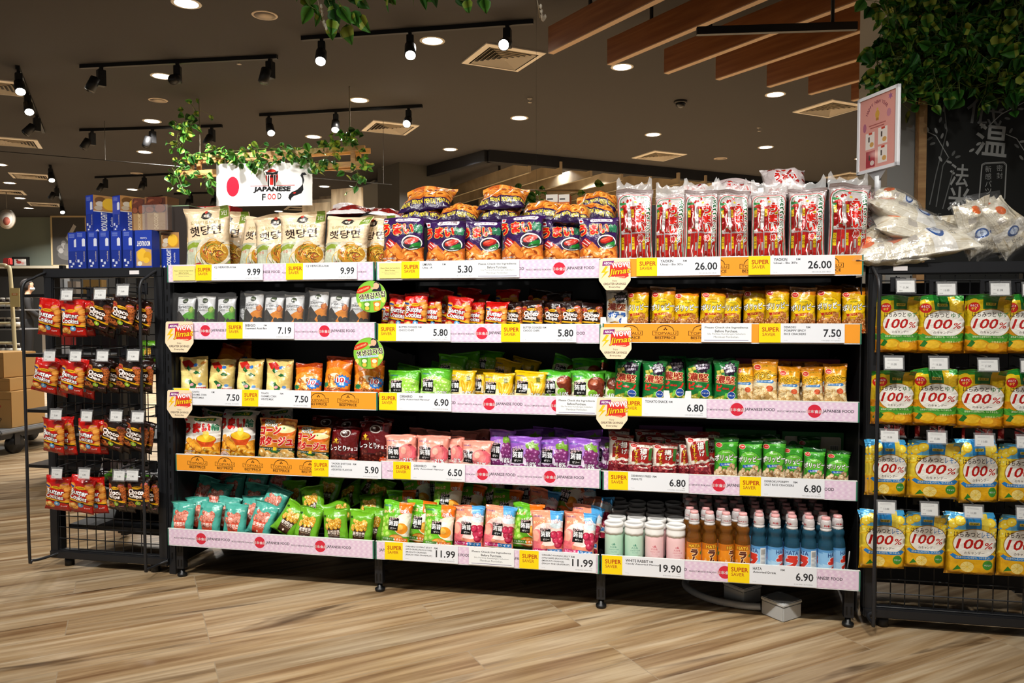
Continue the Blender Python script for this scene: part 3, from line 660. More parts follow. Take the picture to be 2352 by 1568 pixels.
bag_kind('yuzu', 'candy_pouch', candy('y'), .152, .022, style='pouch', n=2, mats=FOIL, seal=.06)
bag_kind('lemon', 'candy_pouch', candy('l'), .152, .022, style='pouch', n=2, mats=FOIL, seal=.06)

def stick_art(flip=False):
    a = Art(100, 205, '#b3a5a4'); g = random.Random(8 + flip)
    for r_, (y0, y1) in enumerate(((8, 88), (92, 160))):
        for i in range(9):
            x = 8 + i * 10; t = g.uniform(-2, 2)
            a.poly([(x, y0), (x + 9, y0), (x + 9 + t, y1), (x + t, y1)], g.choice(['#b3201c', '#c62a22', '#9a1a18', '#a79c98' if i % 4 == 2 else '#a8201a']))
            a.line([(x + 9, y0), (x + 9 + t, y1)], .8, '#5e1210')
            if i % 3 == 0: a.rect(x + 1, y0 + 40, x + 8, y1 - 8, '#e0c41e'); a.text('うまい', x + 4.5, y1 - 22, 6, '#7a1410', w=22, b=.04, rot=90)
            elif i % 3 == 1: a.line([(x + 2, y0 + 4), (x + 6, y0 + 20), (x + 3, y0 + 34), (x + 6, y0 + 50)], 3, '#e8e2dc'); a.ell(x + 5, y0 + 8, 4, 4, '#3a8a44', 8)
            else: a.ell(x + 5, y0 + 16, 4.4, 7, '#ece6e0', 10); a.rect(x + 2, y0 + 34, x + 7, y0 + 56, '#a8a4a0')
        a.blobs(6, y0, 94, y0 + 10, 12, 6, ['#c6bcba', '#a82a24', '#b0a6a6'], 5, .7)
    a.rect(4, 160, 96, 196, '#cbc2c0'); a.blobs(8, 150, 70, 176, 16, 5, ['#c23a30', '#e8e4e0', '#3f8a4c', '#d8c040', '#b82a22'], 9, .7)
    for k, c in enumerate(('#c43a30', '#e8e4e2', '#2f7a4a')):
        o = 3 + k * 2.2; pts = [(o, 0), (o, 172 - k), (o + 4, 184 - k * 2), (o + 14, 190 - k * 2), (86 - o, 190 - k * 2), (96 - o, 184 - k * 2), (100 - o, 172 - k), (100 - o, 0)]
        a.line(pts, 1.8, c)
    a.star(48, 182, 6, 2.6, 5, '#c8281e')
    for i, ch in enumerate('うまい'):
        a.text(ch, 64, 152 - i * 25, 19, '#d2281c', w=21, b=.07, out=[(.13, '#f4f2f0'), (.09, '#1f5a34')])
    a.text('棒', 64, 76, 15, '#d2281c', b=.06, out=[(.13, '#f4f2f0')])
    for i, ch in enumerate('Merryクリスマス'): a.text(ch, 87 + sin(i * .5) * 3 - 2, 174 - i * 11.5, 10, '#1e6a3a', w=8, b=.05, rot=-70, out=[(.18, '#f2f2f0')])
    a.ell(18, 10, 11, 13, '#c43a40', 14); a.ell(18, 10, 9.5, 11.5, '#f0d4d2', 14); a.text('30', 18, 10, 11, '#b82a30', b=.05, rot=90)
    return a
bag_kind('stick', 'snack_stick_bag', stick_art(), .142, .07, n=3, mats=FOIL, back='#c8bcbc', seal=.05)

def sachet(kind):
    a = Art(100, 150, '#d6d7d8')
    c = '#5aa32c' if kind == 'g' else '#d98a20'
    a.poly([(30, 54), (100, 92), (100, 0), (0, 0), (0, 60)], c); a.poly([(0, 70), (18, 84), (60, 44), (40, 20), (0, 30)], '#38342f')
    a.blobs(4, 2, 96, 40, 12, 15, ['#2e2a26', '#4a443c', '#3b352e'], 2, .8, '#1c1916'); a.ell(86, 88, 12, 16, '#7a9a3a' if kind == 'g' else '#b8622a', 14); a.ell(86, 89, 8, 11, '#a8c060' if kind == 'g' else '#d88a44', 12)
    a.ell(50, 128, 15, 12, '#25331c', 16); a.ell(50, 132, 13, 6, '#3c4e2a', 14); a.text('bibigo', 50, 127, 4.6, '#e6e8d8', w=20, b=.03)
    a.text('CRISPY', 34, 110, 4.4, '#55565a', w=22, b=.02); a.text('SEAWEED', 48, 99, 11, '#3a3b3f', w=70, b=.05); a.text('SNACKS', 34, 85, 8, '#55565a', w=40, b=.03); a.text('ORIGINAL' if kind == 'g' else 'BBQ', 66, 85, 5, '#b89a3c', w=18)
    return a
bag_kind('sea_g', 'sachet', sachet('g'), .076, .03, n=2); bag_kind('sea_o', 'sachet', sachet('o'), .076, .03, n=2)

a = Art(100, 52, '#e0d9c8')
a.blobs(0, 0, 100, 52, 60, 7, ['#e8e2d2', '#d6cdb8', '#efeade', '#cbbfa6'], 3, .3)
for i in range(26): a.line([(0, 2 + i * 2), (100, 2 + i * 2 + sin(i) * 3)], .35, '#c8bca4')
a.poly([(54, 0), (76, 0), (70, 52), (46, 52)], '#e9e6df'); a.ell(62, 26, 9, 13, '#3c5f9a', 16); a.ell(62, 26, 6, 9, '#c8d4e6', 14); a.text('ABC', 62, 26, 5, '#2a4a8a'); a.text('ビーフン', 80, 28, 6, '#5a5a66', w=22, b=.02, rot=80)
a.ell(18, 26, 9, 8, '#d8703a', 14); a.rect(30, 10, 40, 20, '#b7b0a6')
bag_kind('rice', 'rice_noodle_bag', a, .34, .085, n=4, mats=FOIL, seal=.08, gx=16, gy=10)
a = Art(100, 60, '#8e2420')
a.blobs(0, 0, 100, 60, 30, 9, ['#a8322c', '#7a1c1c', '#c46a5c', '#d8c8c0'], 3, .4); a.rect(0, 0, 100, 10, '#e6e0de'); a.rect(0, 50, 100, 60, '#d8cfcd')
bag_kind('redflat', 'snack_bag', a, .2, .05, n=2, mats=FOIL)
a = Art(100, 90, '#cfc3c2')
a.blobs(0, 0, 100, 90, 46, 7, ['#b8342c', '#e6dedd', '#c8bcbb', '#9a2a28', '#d8c8c6'], 5, .6); a.text('うまい', 50, 44, 20, '#c8281e', w=50, b=.07, out=[(.16, '#f0eeee')])
bag_kind('stickflat', 'snack_stick_bag', a, .2, .1, n=2, mats=FOIL)
# ---------------------------------------------------------------- setting
def struct(name, m, mats, label=None):
    o = m.build(name, mats); o['kind'] = 'structure'
    if label: o['label'] = label
    return o
def nodes_floor():
    m = bpy.data.materials.new('wood_plank_tiles'); m.use_nodes = True; nt = m.node_tree; N = nt.nodes.new; K = nt.links.new; b = nt.nodes['Principled BSDF']
    tc = N('ShaderNodeTexCoord'); mp = N('ShaderNodeMapping'); mp.vector_type = 'TEXTURE'; mp.inputs['Rotation'].default_value = (0, 0, R(38)); mp.inputs['Location'].default_value = (.07, .03, 0); K(tc.outputs['Object'], mp.inputs[0])
    br = N('ShaderNodeTexBrick'); br.inputs['Scale'].default_value = 1; br.inputs['Brick Width'].default_value = 1.2; br.inputs['Row Height'].default_value = .148; br.inputs['Mortar Size'].default_value = .0016; br.inputs['Mortar Smooth'].default_value = .3; br.offset = .37; br.offset_frequency = 3
    br.inputs['Color1'].default_value = (0, 0, 0, 1); br.inputs['Color2'].default_value = (1, 1, 1, 1); K(mp.outputs[0], br.inputs['Vector'])
    sep = N('ShaderNodeSeparateColor'); K(br.outputs['Color'], sep.inputs[0])
    off = N('ShaderNodeMath'); off.operation = 'MULTIPLY'; off.inputs[1].default_value = 37; K(sep.outputs[0], off.inputs[0])
    cmb = N('ShaderNodeCombineXYZ'); K(off.outputs[0], cmb.inputs[0]); K(off.outputs[0], cmb.inputs[1]); K(off.outputs[0], cmb.inputs[2])
    ad = N('ShaderNodeVectorMath'); K(mp.outputs[0], ad.inputs[0]); K(cmb.outputs[0], ad.inputs[1])
    def grain(sc, scale, detail, dist):
        q = N('ShaderNodeMapping'); q.inputs['Scale'].default_value = sc; K(ad.outputs[0], q.inputs[0]); n = N('ShaderNodeTexNoise'); n.inputs['Scale'].default_value = scale; n.inputs['Detail'].default_value = detail; n.inputs['Distortion'].default_value = dist; K(q.outputs[0], n.inputs['Vector']); return n
    g1 = grain((.55, 9, 1), 1.5, 5, .9); g2 = grain((1.2, 26, 1), 2.0, 5, .5); g3 = grain((.9, 7, 1), 1.1, 3, 1.6)
    r1 = N('ShaderNodeValToRGB'); e = r1.color_ramp.elements; e[0].position = .30; e[0].color = (*lin('#846748'), 1); e[1].position = .66; e[1].color = (*lin('#c6b498'), 1); x = e.new(.47); x.color = (*lin('#ae9674'), 1); K(g1.outputs['Fac'], r1.inputs[0])
    mx = N('ShaderNodeMix'); mx.data_type = 'RGBA'; mx.blend_type = 'MULTIPLY'; mx.inputs[0].default_value = .75; K(r1.outputs[0], mx.inputs['A']); r2 = N('ShaderNodeValToRGB'); r2.color_ramp.elements[0].position = .3; r2.color_ramp.elements[0].color = (.62, .56, .5, 1); r2.color_ramp.elements[1].position = .6; r2.color_ramp.elements[1].color = (1, 1, 1, 1); K(g2.outputs['Fac'], r2.inputs[0]); K(r2.outputs[0], mx.inputs['B'])
    r3 = N('ShaderNodeValToRGB'); r3.color_ramp.elements[0].position = .27; r3.color_ramp.elements[0].color = (.18, .13, .09, 1); r3.color_ramp.elements[1].position = .42; r3.color_ramp.elements[1].color = (1, 1, 1, 1); K(g3.outputs['Fac'], r3.inputs[0])
    m2 = N('ShaderNodeMix'); m2.data_type = 'RGBA'; m2.blend_type = 'MULTIPLY'; m2.inputs[0].default_value = .85; K(mx.outputs['Result'], m2.inputs['A']); K(r3.outputs[0], m2.inputs['B'])
    hs = N('ShaderNodeHueSaturation'); v_ = N('ShaderNodeMapRange'); v_.inputs[3].default_value = .86; v_.inputs[4].default_value = 1.12; K(sep.outputs[0], v_.inputs[0]); K(v_.outputs[0], hs.inputs['Value']); K(m2.outputs['Result'], hs.inputs['Color'])
    m3 = N('ShaderNodeMix'); m3.data_type = 'RGBA'; K(br.outputs['Fac'], m3.inputs[0]); gm = N('ShaderNodeGamma'); gm.inputs[1].default_value = 1.16; K(hs.outputs[0], gm.inputs[0]); K(gm.outputs[0], m3.inputs['A']); m3.inputs['B'].default_value = (*lin('#9a8a72'), 1); K(m3.outputs['Result'], b.inputs['Base Color'])
    b.inputs['Roughness'].default_value = .38; b.inputs['Specular IOR Level'].default_value = .4
    bp = N('ShaderNodeBump'); bp.inputs['Strength'].default_value = .12; bp.inputs['Distance'].default_value = .002; K(g2.outputs['Fac'], bp.inputs['Height']); K(bp.outputs[0], b.inputs['Normal'])
    return m
struct('floor', MB().box((-3, 8, -.05), (38, 32, .1), '#b09060'), nodes_floor())
CEILM = mat('ceiling_paint', .9, col='#3d3b3c', bump=.04, bscale=300)
struct('ceiling', MB().box((-3, 8, CEIL + .05), (38, 32, .1), '#55493f'), CEILM)
WALLG = mat('wall_paint', .8, col='#7c8478'); DARKW = mat('dark_wall_paint', .7, col='#22211f'); GREYC = mat('column_paint', .7, col='#4e4c48'); LGREY = mat('panel_paint', .7, col='#84837f')
BAFF = wood_mat('pale_wood_laminate', '#9c8a70', '#cdbb9c', (1, 14, .7), .5, 1.3); BAFO = wood_mat('orange_wood_laminate', '#7c4a2a', '#a2683e', (.7, 14, 10), .45); PINE = wood_mat('pine', '#b4824e', '#d8aa70', (2, 14, 14), .5)
dirv = lambda deg: V((cos(R(deg)), sin(R(deg)), 0))
def frame_box(m, P, deg, ln, th, z0, z1, col='#808080'):
    d = dirv(deg); n = V((-d.y, d.x, 0)); c = V((P.x, P.y, 0)) + d * ln / 2; return m.box((c.x, c.y, (z0 + z1) / 2), (ln, th, z1 - z0), col, (0, 0, R(deg)))
# far back wall: grey green above, dark below, with a ledge
Q = CC + ray(200, 700) * 19.2; ang = -math.degrees(YAW)
Bw = V((Q.x, Q.y, 0)) - dirv(ang) * 9
struct('wall_back', frame_box(MB(), Bw + dirv(ang + 90) * .1, ang, 26, .2, 0, CEIL), WALLG)
struct('wall_lower', frame_box(MB(), Bw, ang, 14.6, .3, 0, 2.2), DARKW); struct('trim_1', frame_box(MB(), Bw - dirv(ang + 90) * .1, ang, 14.6, .5, 2.2, 2.26), mat('ledge_paint', .6, col='#b8b09c'))
def on_wall(px, py, dist=19.0): return CC + ray(px, py) * dist
def wallart(name, x0, y0, x1, y1, art, frame_col, label, dist=18.9, cat='picture', fw=.04):
    A, B_, D = on_wall(x0, y1, dist), on_wall(x1, y1, dist), on_wall(x0, y0, dist); w = (B_ - A).length; h = (D - A).length
    t = thing(name, label, cat, A, (0, 0, R(ang))); MB().art(art, lambda x, y: V((x, -.01, y * h / (w * art.H / art.W))), w).build('picture_print', CARD, t)
    m = MB(); [m.box(c, d, frame_col) for c, d in (((w / 2, .01, h), (w + fw, .06, fw)), ((w / 2, .01, 0), (w + fw, .06, fw)), ((0, .01, h / 2), (fw, .06, h)), ((w, .01, h / 2), (fw, .06, h)))]; m.build('frame', CARD, t); return t
a = Art(100, 130, '#4a4846'); a.ell(50, 30, 34, 16, '#6a6866', 16); a.blobs(20, 30, 80, 60, 12, 9, ['#8e8c8a', '#a6a4a2', '#767472'], 3, .9); a.poly([(44, 78), (64, 110), (72, 104), (58, 80)], '#c2c0be'); a.poly([(40, 74), (50, 90), (46, 66)], '#a8a6a4')
wallart('framed_photo', 121, 498, 200, 610, a, '#c8b48a', 'framed grey food photo on the far wall beside the blue boxes')
a = Art(100, 70, '#d8d2cc'); a.ell(40, 34, 18, 12, '#b8403a', 14); a.ell(66, 26, 12, 10, '#e0a8a0', 12); a.rect(60, 40, 90, 62, '#f2eee8'); a.ell(28, 50, 9, 8, '#8a3a34', 10)
wallart('small_framed_photo', 31, 592, 64, 612, a, '#1c1b1a', 'small dark framed food photo on the far ledge', fw=.05)
P = on_wall(14, 503, 15); t = thing('round_sign', 'round pale sign at the far left edge beside the cage trolley', 'sign', P); m = MB(); m.tube([(0, 0, 0), (0, .04, 0)], .19, '#b8b0a4', 28); m.build('disc', CARD, t); m = MB(); m.tube([(0, -.008, 0), (0, 0, 0)], .15, '#d8cfc4', 24); m.tube([(.02, -.016, -.04), (.02, -.008, -.04)], .08, '#a85a4a', 18); m.build('print', CARD, t); MB().tube([(0, .02, .18), (0, .02, CEIL - P.z)], .008, '#77736c', 6).build('hanger', STEEL, t)
P = on_wall(18, 601, 17.5); t = tag(MB().box((0, 0, .0), (.18, .12, .16), '#8a2a28', bev=.02).build('red_tub', PLAST, None, P), 'small red tub on the far ledge left of the small photo', 'tub')

# grey column, poster wall and panels behind the noodle bags
C0 = at_z(917, 372, CEIL); m = frame_box(MB(), C0 + dirv(140.6) * .35, 50.6, .98, .7, 0, CEIL); struct('wall_column', m, GREYC)
struct('wall_poster', frame_box(MB(), C0 + dirv(140) * .3 + dirv(50) * .12, 140, 1.3, .12, 0, CEIL - .2), LGREY)
def at_plane(px, py, P0, n):
    d = ray(px, py); return CC + d * ((P0 - CC).dot(n) / d.dot(n))
n_ = dirv(50) * -1; P0 = C0 + dirv(140) * .3 + dirv(50) * .05
t = thing('wall_poster_frame', 'framed pale food poster on the wall left of the grey column', 'poster', (0, 0, 0)); a = Art(40, 80, '#8e8c90'); a.ell(16, 30, 14, 24, '#a86a66', 16); a.ell(10, 50, 7, 9, '#c8bcae', 12); a.text('W', 30, 66, 8, '#e0dcd8', sh=.2); a.text('a', 31, 50, 6, '#e0dcd8'); a.text('o', 30, 38, 6, '#e0dcd8'); a.text('w', 30, 24, 6, '#e0dcd8')
m = MB(); m.art(a, lambda x, y: at_plane(888 + x * .75, 500 - y * 1.14, P0, n_), 40); m.build('poster_print', LAMC, t); m = MB(); q = [at_plane(*c, P0, n_) for c in ((884, 502), (884, 424), (917, 402), (917, 502))]; m.tube(q, .035, '#9c988e', 4, close=True); m.build('frame', CARD, t)
E_ = at_z(866, 414, CEIL - .15); struct('wall_panel', frame_box(MB(), E_, 130, 1.5, .1, 0, CEIL - .15), LGREY); struct('wall_panel_edge', frame_box(MB(), E_ + dirv(50) * .06, 50, .35, .2, 0, CEIL), DARKW)
for i, (px, py) in enumerate([(832, 430), (802, 447), (782, 455), (762, 464)]):
    A = at_z(px, py, 3.0 - i * .06); struct(f'wall_slat_{i + 1}', frame_box(MB(), A, 168.6, .55, .05, 0, A.z), BAFF)

# ceiling beam and timber baffles
bm0, bm1 = at_z(1120, 345, CEIL), at_z(1760, 408, CEIL); L_ = bm1 - bm0; dg = math.degrees(math.atan2(L_.y, L_.x))
struct('ceiling_beam', frame_box(MB(), bm0, dg, 9, .12, CEIL - .17, CEIL), mat('beam_paint', .7, col='#191a1f'))
struct('ceiling_beam_return', frame_box(MB(), bm0, 140, 3.6, .12, CEIL - .17, CEIL), MATS['beam_paint'])
struct('wall_rear', frame_box(MB(), V((-1.5, 12.5, 0)), 30, 14, .2, 0, CEIL), DARKW)
for i, (px, py) in enumerate([(1217, 394.6), (1289, 398), (1358, 405), (1429, 412), (1495, 417), (1560, 421), (1622, 427), (1683, 433), (1740, 440), (1800, 446)]):
    A = at_z(px, py, 3.24); t = thing('ceiling_baffle', f'{nth(i)} pale wood ceiling baffle beyond the dark beam', 'ceiling baffle', (A.x, A.y, 3.24), (0, 0, R(130)), 'pale wood ceiling baffles')
    MB().box((2.0, 0, .09), (4.0, .04, .18), '#8a7a60').build('board', BAFF, t); MB().box((2.0, 0, -.004), (4.0, .046, .012), '#a89c88').build('edge_strip', CARD, t); MB().box((1.0, 0, .21), (.03, .03, .12), '#222').build('hanger', STEEL, t); MB().box((3.2, 0, .21), (.03, .03, .12), '#222').build('hanger', STEEL, t)
ends = [(1265, 122), (1400, 148), (1530, 168), (1648, 182), (1765, 199), (1860, 216), (1958, 231)]
for i, (px, py) in enumerate(ends):
    A = at_z(px, py, 3.16); t = thing('timber_baffle', f'{nth(i)} orange brown timber baffle under the ceiling near the ivy', 'ceiling baffle', (A.x, A.y, 3.16), (0, 0, R(-46)), 'orange brown timber baffles')
    MB().box((1.5, 0, .10), (3.0, .05, .20), '#9a6038').build('board', BAFO, t); MB().box((1.5, 0, -.002), (3.0, .052, .008), '#c8a888').build('edge_strip', CARD, t); MB().box((.5, 0, .27), (.02, .02, .14), '#222').build('hanger', STEEL, t); MB().box((2.4, 0, .27), (.02, .02, .14), '#222').build('hanger', STEEL, t)
A, B_ = at_z(1968, 60, 2.95), at_z(1600, 72, 2.95); t = thing('hanging_track', 'black lighting track hung on a rod below the timber baffles', 'light track', A); d = B_ - A
m = MB(); m.box(d / 2, (d.length, .035, .05), '#101012', (0, 0, math.atan2(d.y, d.x))); m.build('track_bar', STEEL, t); R0 = at_z(1912, 62, 2.95) - A; MB().tube([R0, R0 + V((0, 0, CEIL - 2.95))], .012, '#101012', 8).build('rod', STEEL, t)

# ---------------------------------------------------------------- ceiling fixtures
GLOW = mat('lamp_diffuser', .5, col='#fff6e6', emis=14); GLOWS = mat('spot_lens', .5, col='#fff4e0', emis=40); WHT = mat('white_fixture', .5, col='#d8d0c4')
ring = MB().lathe([(.085, -.002), (.105, -.004), (.112, -.001), (.112, .02)], '#d8d4cc', 32).mesh('frame', PLAST); disc = MB().lathe([(.088, -.003), (0, -.003)], '#fff', 32).mesh('diffuser', GLOW)
def downlight(px, py, label, power=0):
    P = at_z(px, py, CEIL); t = thing('ceiling_light', label, 'ceiling light', P, group='round recessed ceiling lights'); put('frame', ring, t); put('diffuser', disc, t)
    if power: power = power * (1 + max(0, (P - CC).length - 8) * .55); lamp('downlight_beam', (P.x, P.y, CEIL - .012), (P.x, P.y, 0), power * 2.2, .17, 140, (1, .96, .90))
for px, py, lb, p in [(428, 8, 'round ceiling light cut by the upper edge above the cookie rack', 30), (993, 94, 'round ceiling light beside the head of the long track', 34), (1429, 154, 'round ceiling light under the first timber baffles', 34), (825, 230, 'round ceiling light above the right end of the ivy trellis', 30), (1193, 271, 'round ceiling light between the two square vents', 30), (1034, 343, 'round ceiling light above the grey column', 22), (1500, 309, 'round ceiling light above the far vent over the stick bags', 22),
        (1781, 217, 'round ceiling light right under the timber baffles', 24), (1759, 338, 'round ceiling light right of the far square vent', 18), (1980, 364, 'round ceiling light half behind the pink poster', 16), (1301, 386, 'round light before the first pale baffles', 50), (1568, 407, 'round light before the middle pale baffles', 50), (1747, 423, 'round light just above the snack stick bags', 40), (720, 314, 'round ceiling light just above the ivy trellis', 20), (349, 278, 'round ceiling light above the second black track', 26), (332, 349, 'round ceiling light left of the ivy trellis', 20),
        (372, 175, 'round ceiling light half behind a track lamp', 30), (304, 435, 'round ceiling light above the upper blue cookie boxes', 14), (640, 372, 'round ceiling light seen through the trellis bars', 0), (745, 428, 'round ceiling light right of the white hanging sign', 12), (22, 420, 'far round ceiling light above the striped vent', 14), (46, 455, 'far round ceiling light below the striped vent', 10), (0, 378, 'round ceiling light cut by the picture edge', 12), (66, 478, 'farthest round ceiling light above the green grey wall', 8), (640, 485, 'far ceiling light under the white hanging sign', 0)]: downlight(px, py, lb, p)
spk = MB().lathe([(.085, -.006), (.1, -.004), (.104, 0)], '#c8b8a8', 28).lathe([(0, -.0065), (.085, -.006)], '#b8a898', 28).mesh('speaker_grille', CARD)
for px, py, lb in [(608, 35, 'round ceiling speaker near the upper edge'), (363, 230, 'round ceiling speaker above the second track'), (1655, 364, 'round ceiling speaker above the stick bags'), (314, 398, 'round ceiling speaker above the third track')]:
    t = thing('ceiling_speaker', lb, 'speaker', at_z(px, py, CEIL)); put('speaker_grille', spk, t)
def vent(corners, label, lit=0):
    Ps = [at_z(*c, CEIL) for c in corners]; c = sum(Ps, V()) / len(Ps); t = thing('air_vent', label, 'air vent', (c.x, c.y, CEIL), (0, 0, R(37)), 'square ceiling air vents')
    m = MB(); o_, w_ = .30, .05
    for k in range(4): m.add([Euler((0, 0, k * pi / 2)).to_matrix() @ p for p in (V((-o_, -o_, -.012)), V((o_, -o_, -.012)), V((o_ - w_, -o_ + w_, -.02)), V((-o_ + w_, -o_ + w_, -.02)), V((-o_, -o_, 0)), V((o_, -o_, 0)))], [(3, 2, 1, 0), (0, 1, 5, 4)], '#f2eadf')
    m.build('frame', PLAST, t); MB().box((0, 0, .0), (.5, .5, .004), '#15130f').build('backing', CARD, t)
    m = MB()
    for r_ in (.235, .195, .155, .115, .075, .035):
        for k in range(4): m.add([Euler((0, 0, k * pi / 2)).to_matrix() @ p for p in (V((-r_, -r_, -.022)), V((r_, -r_, -.022)), V((r_ - .026, -r_ + .026, -.004)), V((-r_ + .026, -r_ + .026, -.004)))], [(3, 2, 1, 0), (0, 1, 2, 3)], '#e8dfd2')
    m.build('louvre_slats', PLAST, t)
vent([(1057.5, 142.9), (1185, 160.5), (1256, 120.7), (1124, 98.6)], 'square air vent under the brightest track lamp'); vent([(829.6, 298.3), (928.2, 308.5), (964, 287.4), (860, 275.5)], 'square air vent right of the ivy trellis'); vent([(1822, 257), (1906, 268), (1990, 240), (1918, 228)], 'square air vent beside the pink poster'); vent([(1450, 357), (1517, 369), (1578, 357), (1510, 346)], 'square air vent high above the stick bags')
vent([(1900, 404), (1960, 412), (1995, 403), (1940, 396)], 'square air vent behind the lower half of the poster'); vent([(-60, 200), (15, 215), (30, 190), (-50, 183)], 'square air vent cut by the picture edge, upper one'); vent([(-30, 330), (95, 340), (90, 320), (-20, 312)], 'square air vent left of the second black track'); vent([(25, 396), (40, 409), (112, 413), (105, 398)], 'square air vent above the lit far lights'); vent([(-20, 430), (50, 431), (55, 450), (-20, 448)], 'striped square vent at the far left'); vent([(65, 463), (80, 473), (135, 475), (130, 466)], 'farthest square vent above the green grey wall'); vent([(740, 384), (790, 396), (815, 381), (760, 376)], 'square vent seen behind the trellis bar'); vent([(640, 483), (700, 492), (730, 470), (680, 468)], 'square vent behind the foot of the white sign')
def track(a_, b_, heads, label, cap=True):
    A, B_ = at_z(*a_, CEIL), at_z(*b_, CEIL); d = B_ - A; rz = math.atan2(d.y, d.x); t = thing('track_light', label, 'track light', A, (0, 0, rz)); ln = d.length
    MB().box((ln / 2, 0, -.018), (ln, .036, .036), '#0c0c0d').build('track_bar', STEEL, t)
    for px, py, tilt, yaw, lit in heads:
        d_ = ray(px, py); al = ((at_z(px, py, CEIL - .04) - A).dot(d.normalized())); al = max(.04, min(ln - .04, al))
        hd = put('lamp_head', None, t, (al, 0, -.036), (0, 0, R(yaw) - rz)); m = MB(); m.box((0, 0, -.012), (.03, .03, .024), '#0c0c0d'); m.box((0, 0, -.10), (.062, .07, .155), '#101011', bev=.004); m.build('gear_box', STEEL, hd)
        Rm = Euler((R(tilt), 0, 0)).to_matrix(); c = V((.0, .075, -.165)); ax = Rm @ V((0, 0, -1)); m = MB(); m.tube([c - ax * .06, c - ax * .055, c + ax * .08], [.035, .046, .048], '#131314', 20); m.tube([V((0, .03, -.15)), c], .012, '#0c0c0d', 6); m.build('spot_can', STEEL, hd)
        m = MB(); m.tube([c + ax * .0805, c + ax * .083], .041, '#ffffff', 20); m.build('lens', GLOWS if lit else CERAM, hd) if lit else m.build('lens', mat('unlit_lens', .2, col='#222222'), hd)
track((185, 149), (637, 126), [(240, 160, 25, 150, 0), (412, 150, 70, 200, 0), (618, 135, 20, 170, 0)], 'black track with three lamps above the ivy trellis')
track((693, 84), (1225, 45), [(737, 90, 40, 200, 1), (940, 75, 40, 200, 1), (1165, 60, 62, 180, 1)], 'black track with three lit lamps, nearest one over the aisle')
track((597, 261), (970, 240), [(612, 265, 40, 220, 1), (768, 257, 35, 200, 1), (935, 247, 55, 190, 1)], 'black track with three lit lamps right above the trellis')
track((184, 296), (510, 286), [(205, 300, 30, 150, 0), (345, 296, 20, 160, 0), (478, 290, 40, 180, 0)], 'black track left of the ivy trellis'); track((219, 405), (420, 396), [(245, 410, 30, 150, 0), (330, 405, 30, 190, 0)], 'black track above the blue cookie boxes'); track((40, 150), (100, 300), [(48, 165, 40, 230, 1), (66, 215, 40, 230, 1), (88, 268, 40, 150, 0)], 'black track running away at the far left'); track((115, 378), (150, 490), [(120, 385, 40, 230, 1), (132, 430, 30, 150, 0), (142, 465, 40, 230, 1)], 'far black track above the green grey wall'); track((345, 452), (372, 449), [(360, 452, 20, 170, 0)], 'short far track above the brown boxes'); track((400, 443), (500, 440), [(425, 443, 20, 170, 0), (430, 420, 20, 170, 0)], 'short far track left of the white sign')
def sprink(px, py, lb):
    t = thing('sprinkler', lb, 'sprinkler', at_z(px, py, CEIL)); MB().lathe([(.03, 0), (.03, -.006), (.008, -.01), (.006, -.04)], '#a8a098', 12).build('pipe', STEEL, t); MB().lathe([(.022, -.045), (.022, -.048), (0, -.05)], '#b8b0a8', 12).build('deflector', STEEL, t)
sprink(549, 136, 'fire sprinkler below the first long track'); sprink(1217, 226, 'fire sprinkler below the bright vent'); sprink(1744, 293, 'fire sprinkler near the far square vent'); sprink(881, 383, 'fire sprinkler left of the grey column'); sprink(387, 460, 'far fire sprinkler above the brown boxes')
t = thing('dome_camera', 'small dark dome camera on the ceiling above the stick bags', 'camera', at_z(1563, 232, CEIL)); MB().lathe([(.075, 0), (.075, -.02), (.06, -.026)], '#2a2826', 24).build('base', PLAST, t); MB().lathe([(.058, -.024), (.052, -.05), (.032, -.072), (0, -.08)], '#141416', 24).build('dome', CERAM, t)

# ---------------------------------------------------------------- ivy
def leaf(m, P, d, nrm, L, g):
    d = d.normalized(); s = d.cross(nrm).normalized(); u = s.cross(d)
    pr = [(0, 0), (.10, .28), (.30, .42), (.58, .34), (.82, .16), (1, 0)]; c = g.choice(['#2f6a24', '#3f7f2a', '#2a5a20', '#54922f', '#4a8a2c']); y = g.choice(['#a8b848', '#8fae3c', c, c])
    vs = []
    for a, b in pr: vs.append(P + d * L * a - u * L * .22 * a * a)
    for sg in (-1, 1):
        for a, b in pr[1:-1]: vs.append(P + d * L * a + s * sg * L * b + u * L * (.16 * b - .24 * a * a))
    fs = []; cl = []
    for o in (6, 10):
        ch = [0] + [o + i for i in range(4)] + [5]
        for i in range(5):
            fs.append((i, i + 1, ch[i + 1], ch[i]) if 0 < i < 4 else ((0, 1, ch[1]) if i == 0 else (4, 5, ch[4]))); cl.append((*lin(y if i in (1, 2) and g.random() < .7 else c), 1))
    m.add(vs, fs, cl, True)
def vine(label, paths, L, dens, seed, spread=.05, parent=None, name='ivy_garland', group=None, droop=.6):
    g = random.Random(seed); st = MB(); lv = MB()
    for p in paths:
        S = spl(p, 8); st.tube(S, .0022, '#6a7a3a', 5)
        ln = sum((b - a).length for a, b in zip(S, S[1:])); n = max(2, int(ln * dens))
        for i in range(n):
            k = g.random() * (len(S) - 1.001); a = S[int(k)].lerp(S[int(k) + 1], k % 1); off = V((g.gauss(0, spread), g.gauss(0, spread), g.gauss(0, spread * .8))); q = a + off
            st.tube([a, q], .0012, '#7a8a48', 3); d = V((g.gauss(0, .7), g.gauss(0, .7), -droop + g.gauss(0, .5))); leaf(lv, q, d, V((g.gauss(0, .5), -1, g.gauss(0, .6) + .3)), L * g.uniform(.7, 1.2), g)
    t = thing(name, label, 'ivy', (0, 0, 0), group=group); st.build('stem', LEAF, t); lv.build('leaves', LEAF, t); return t
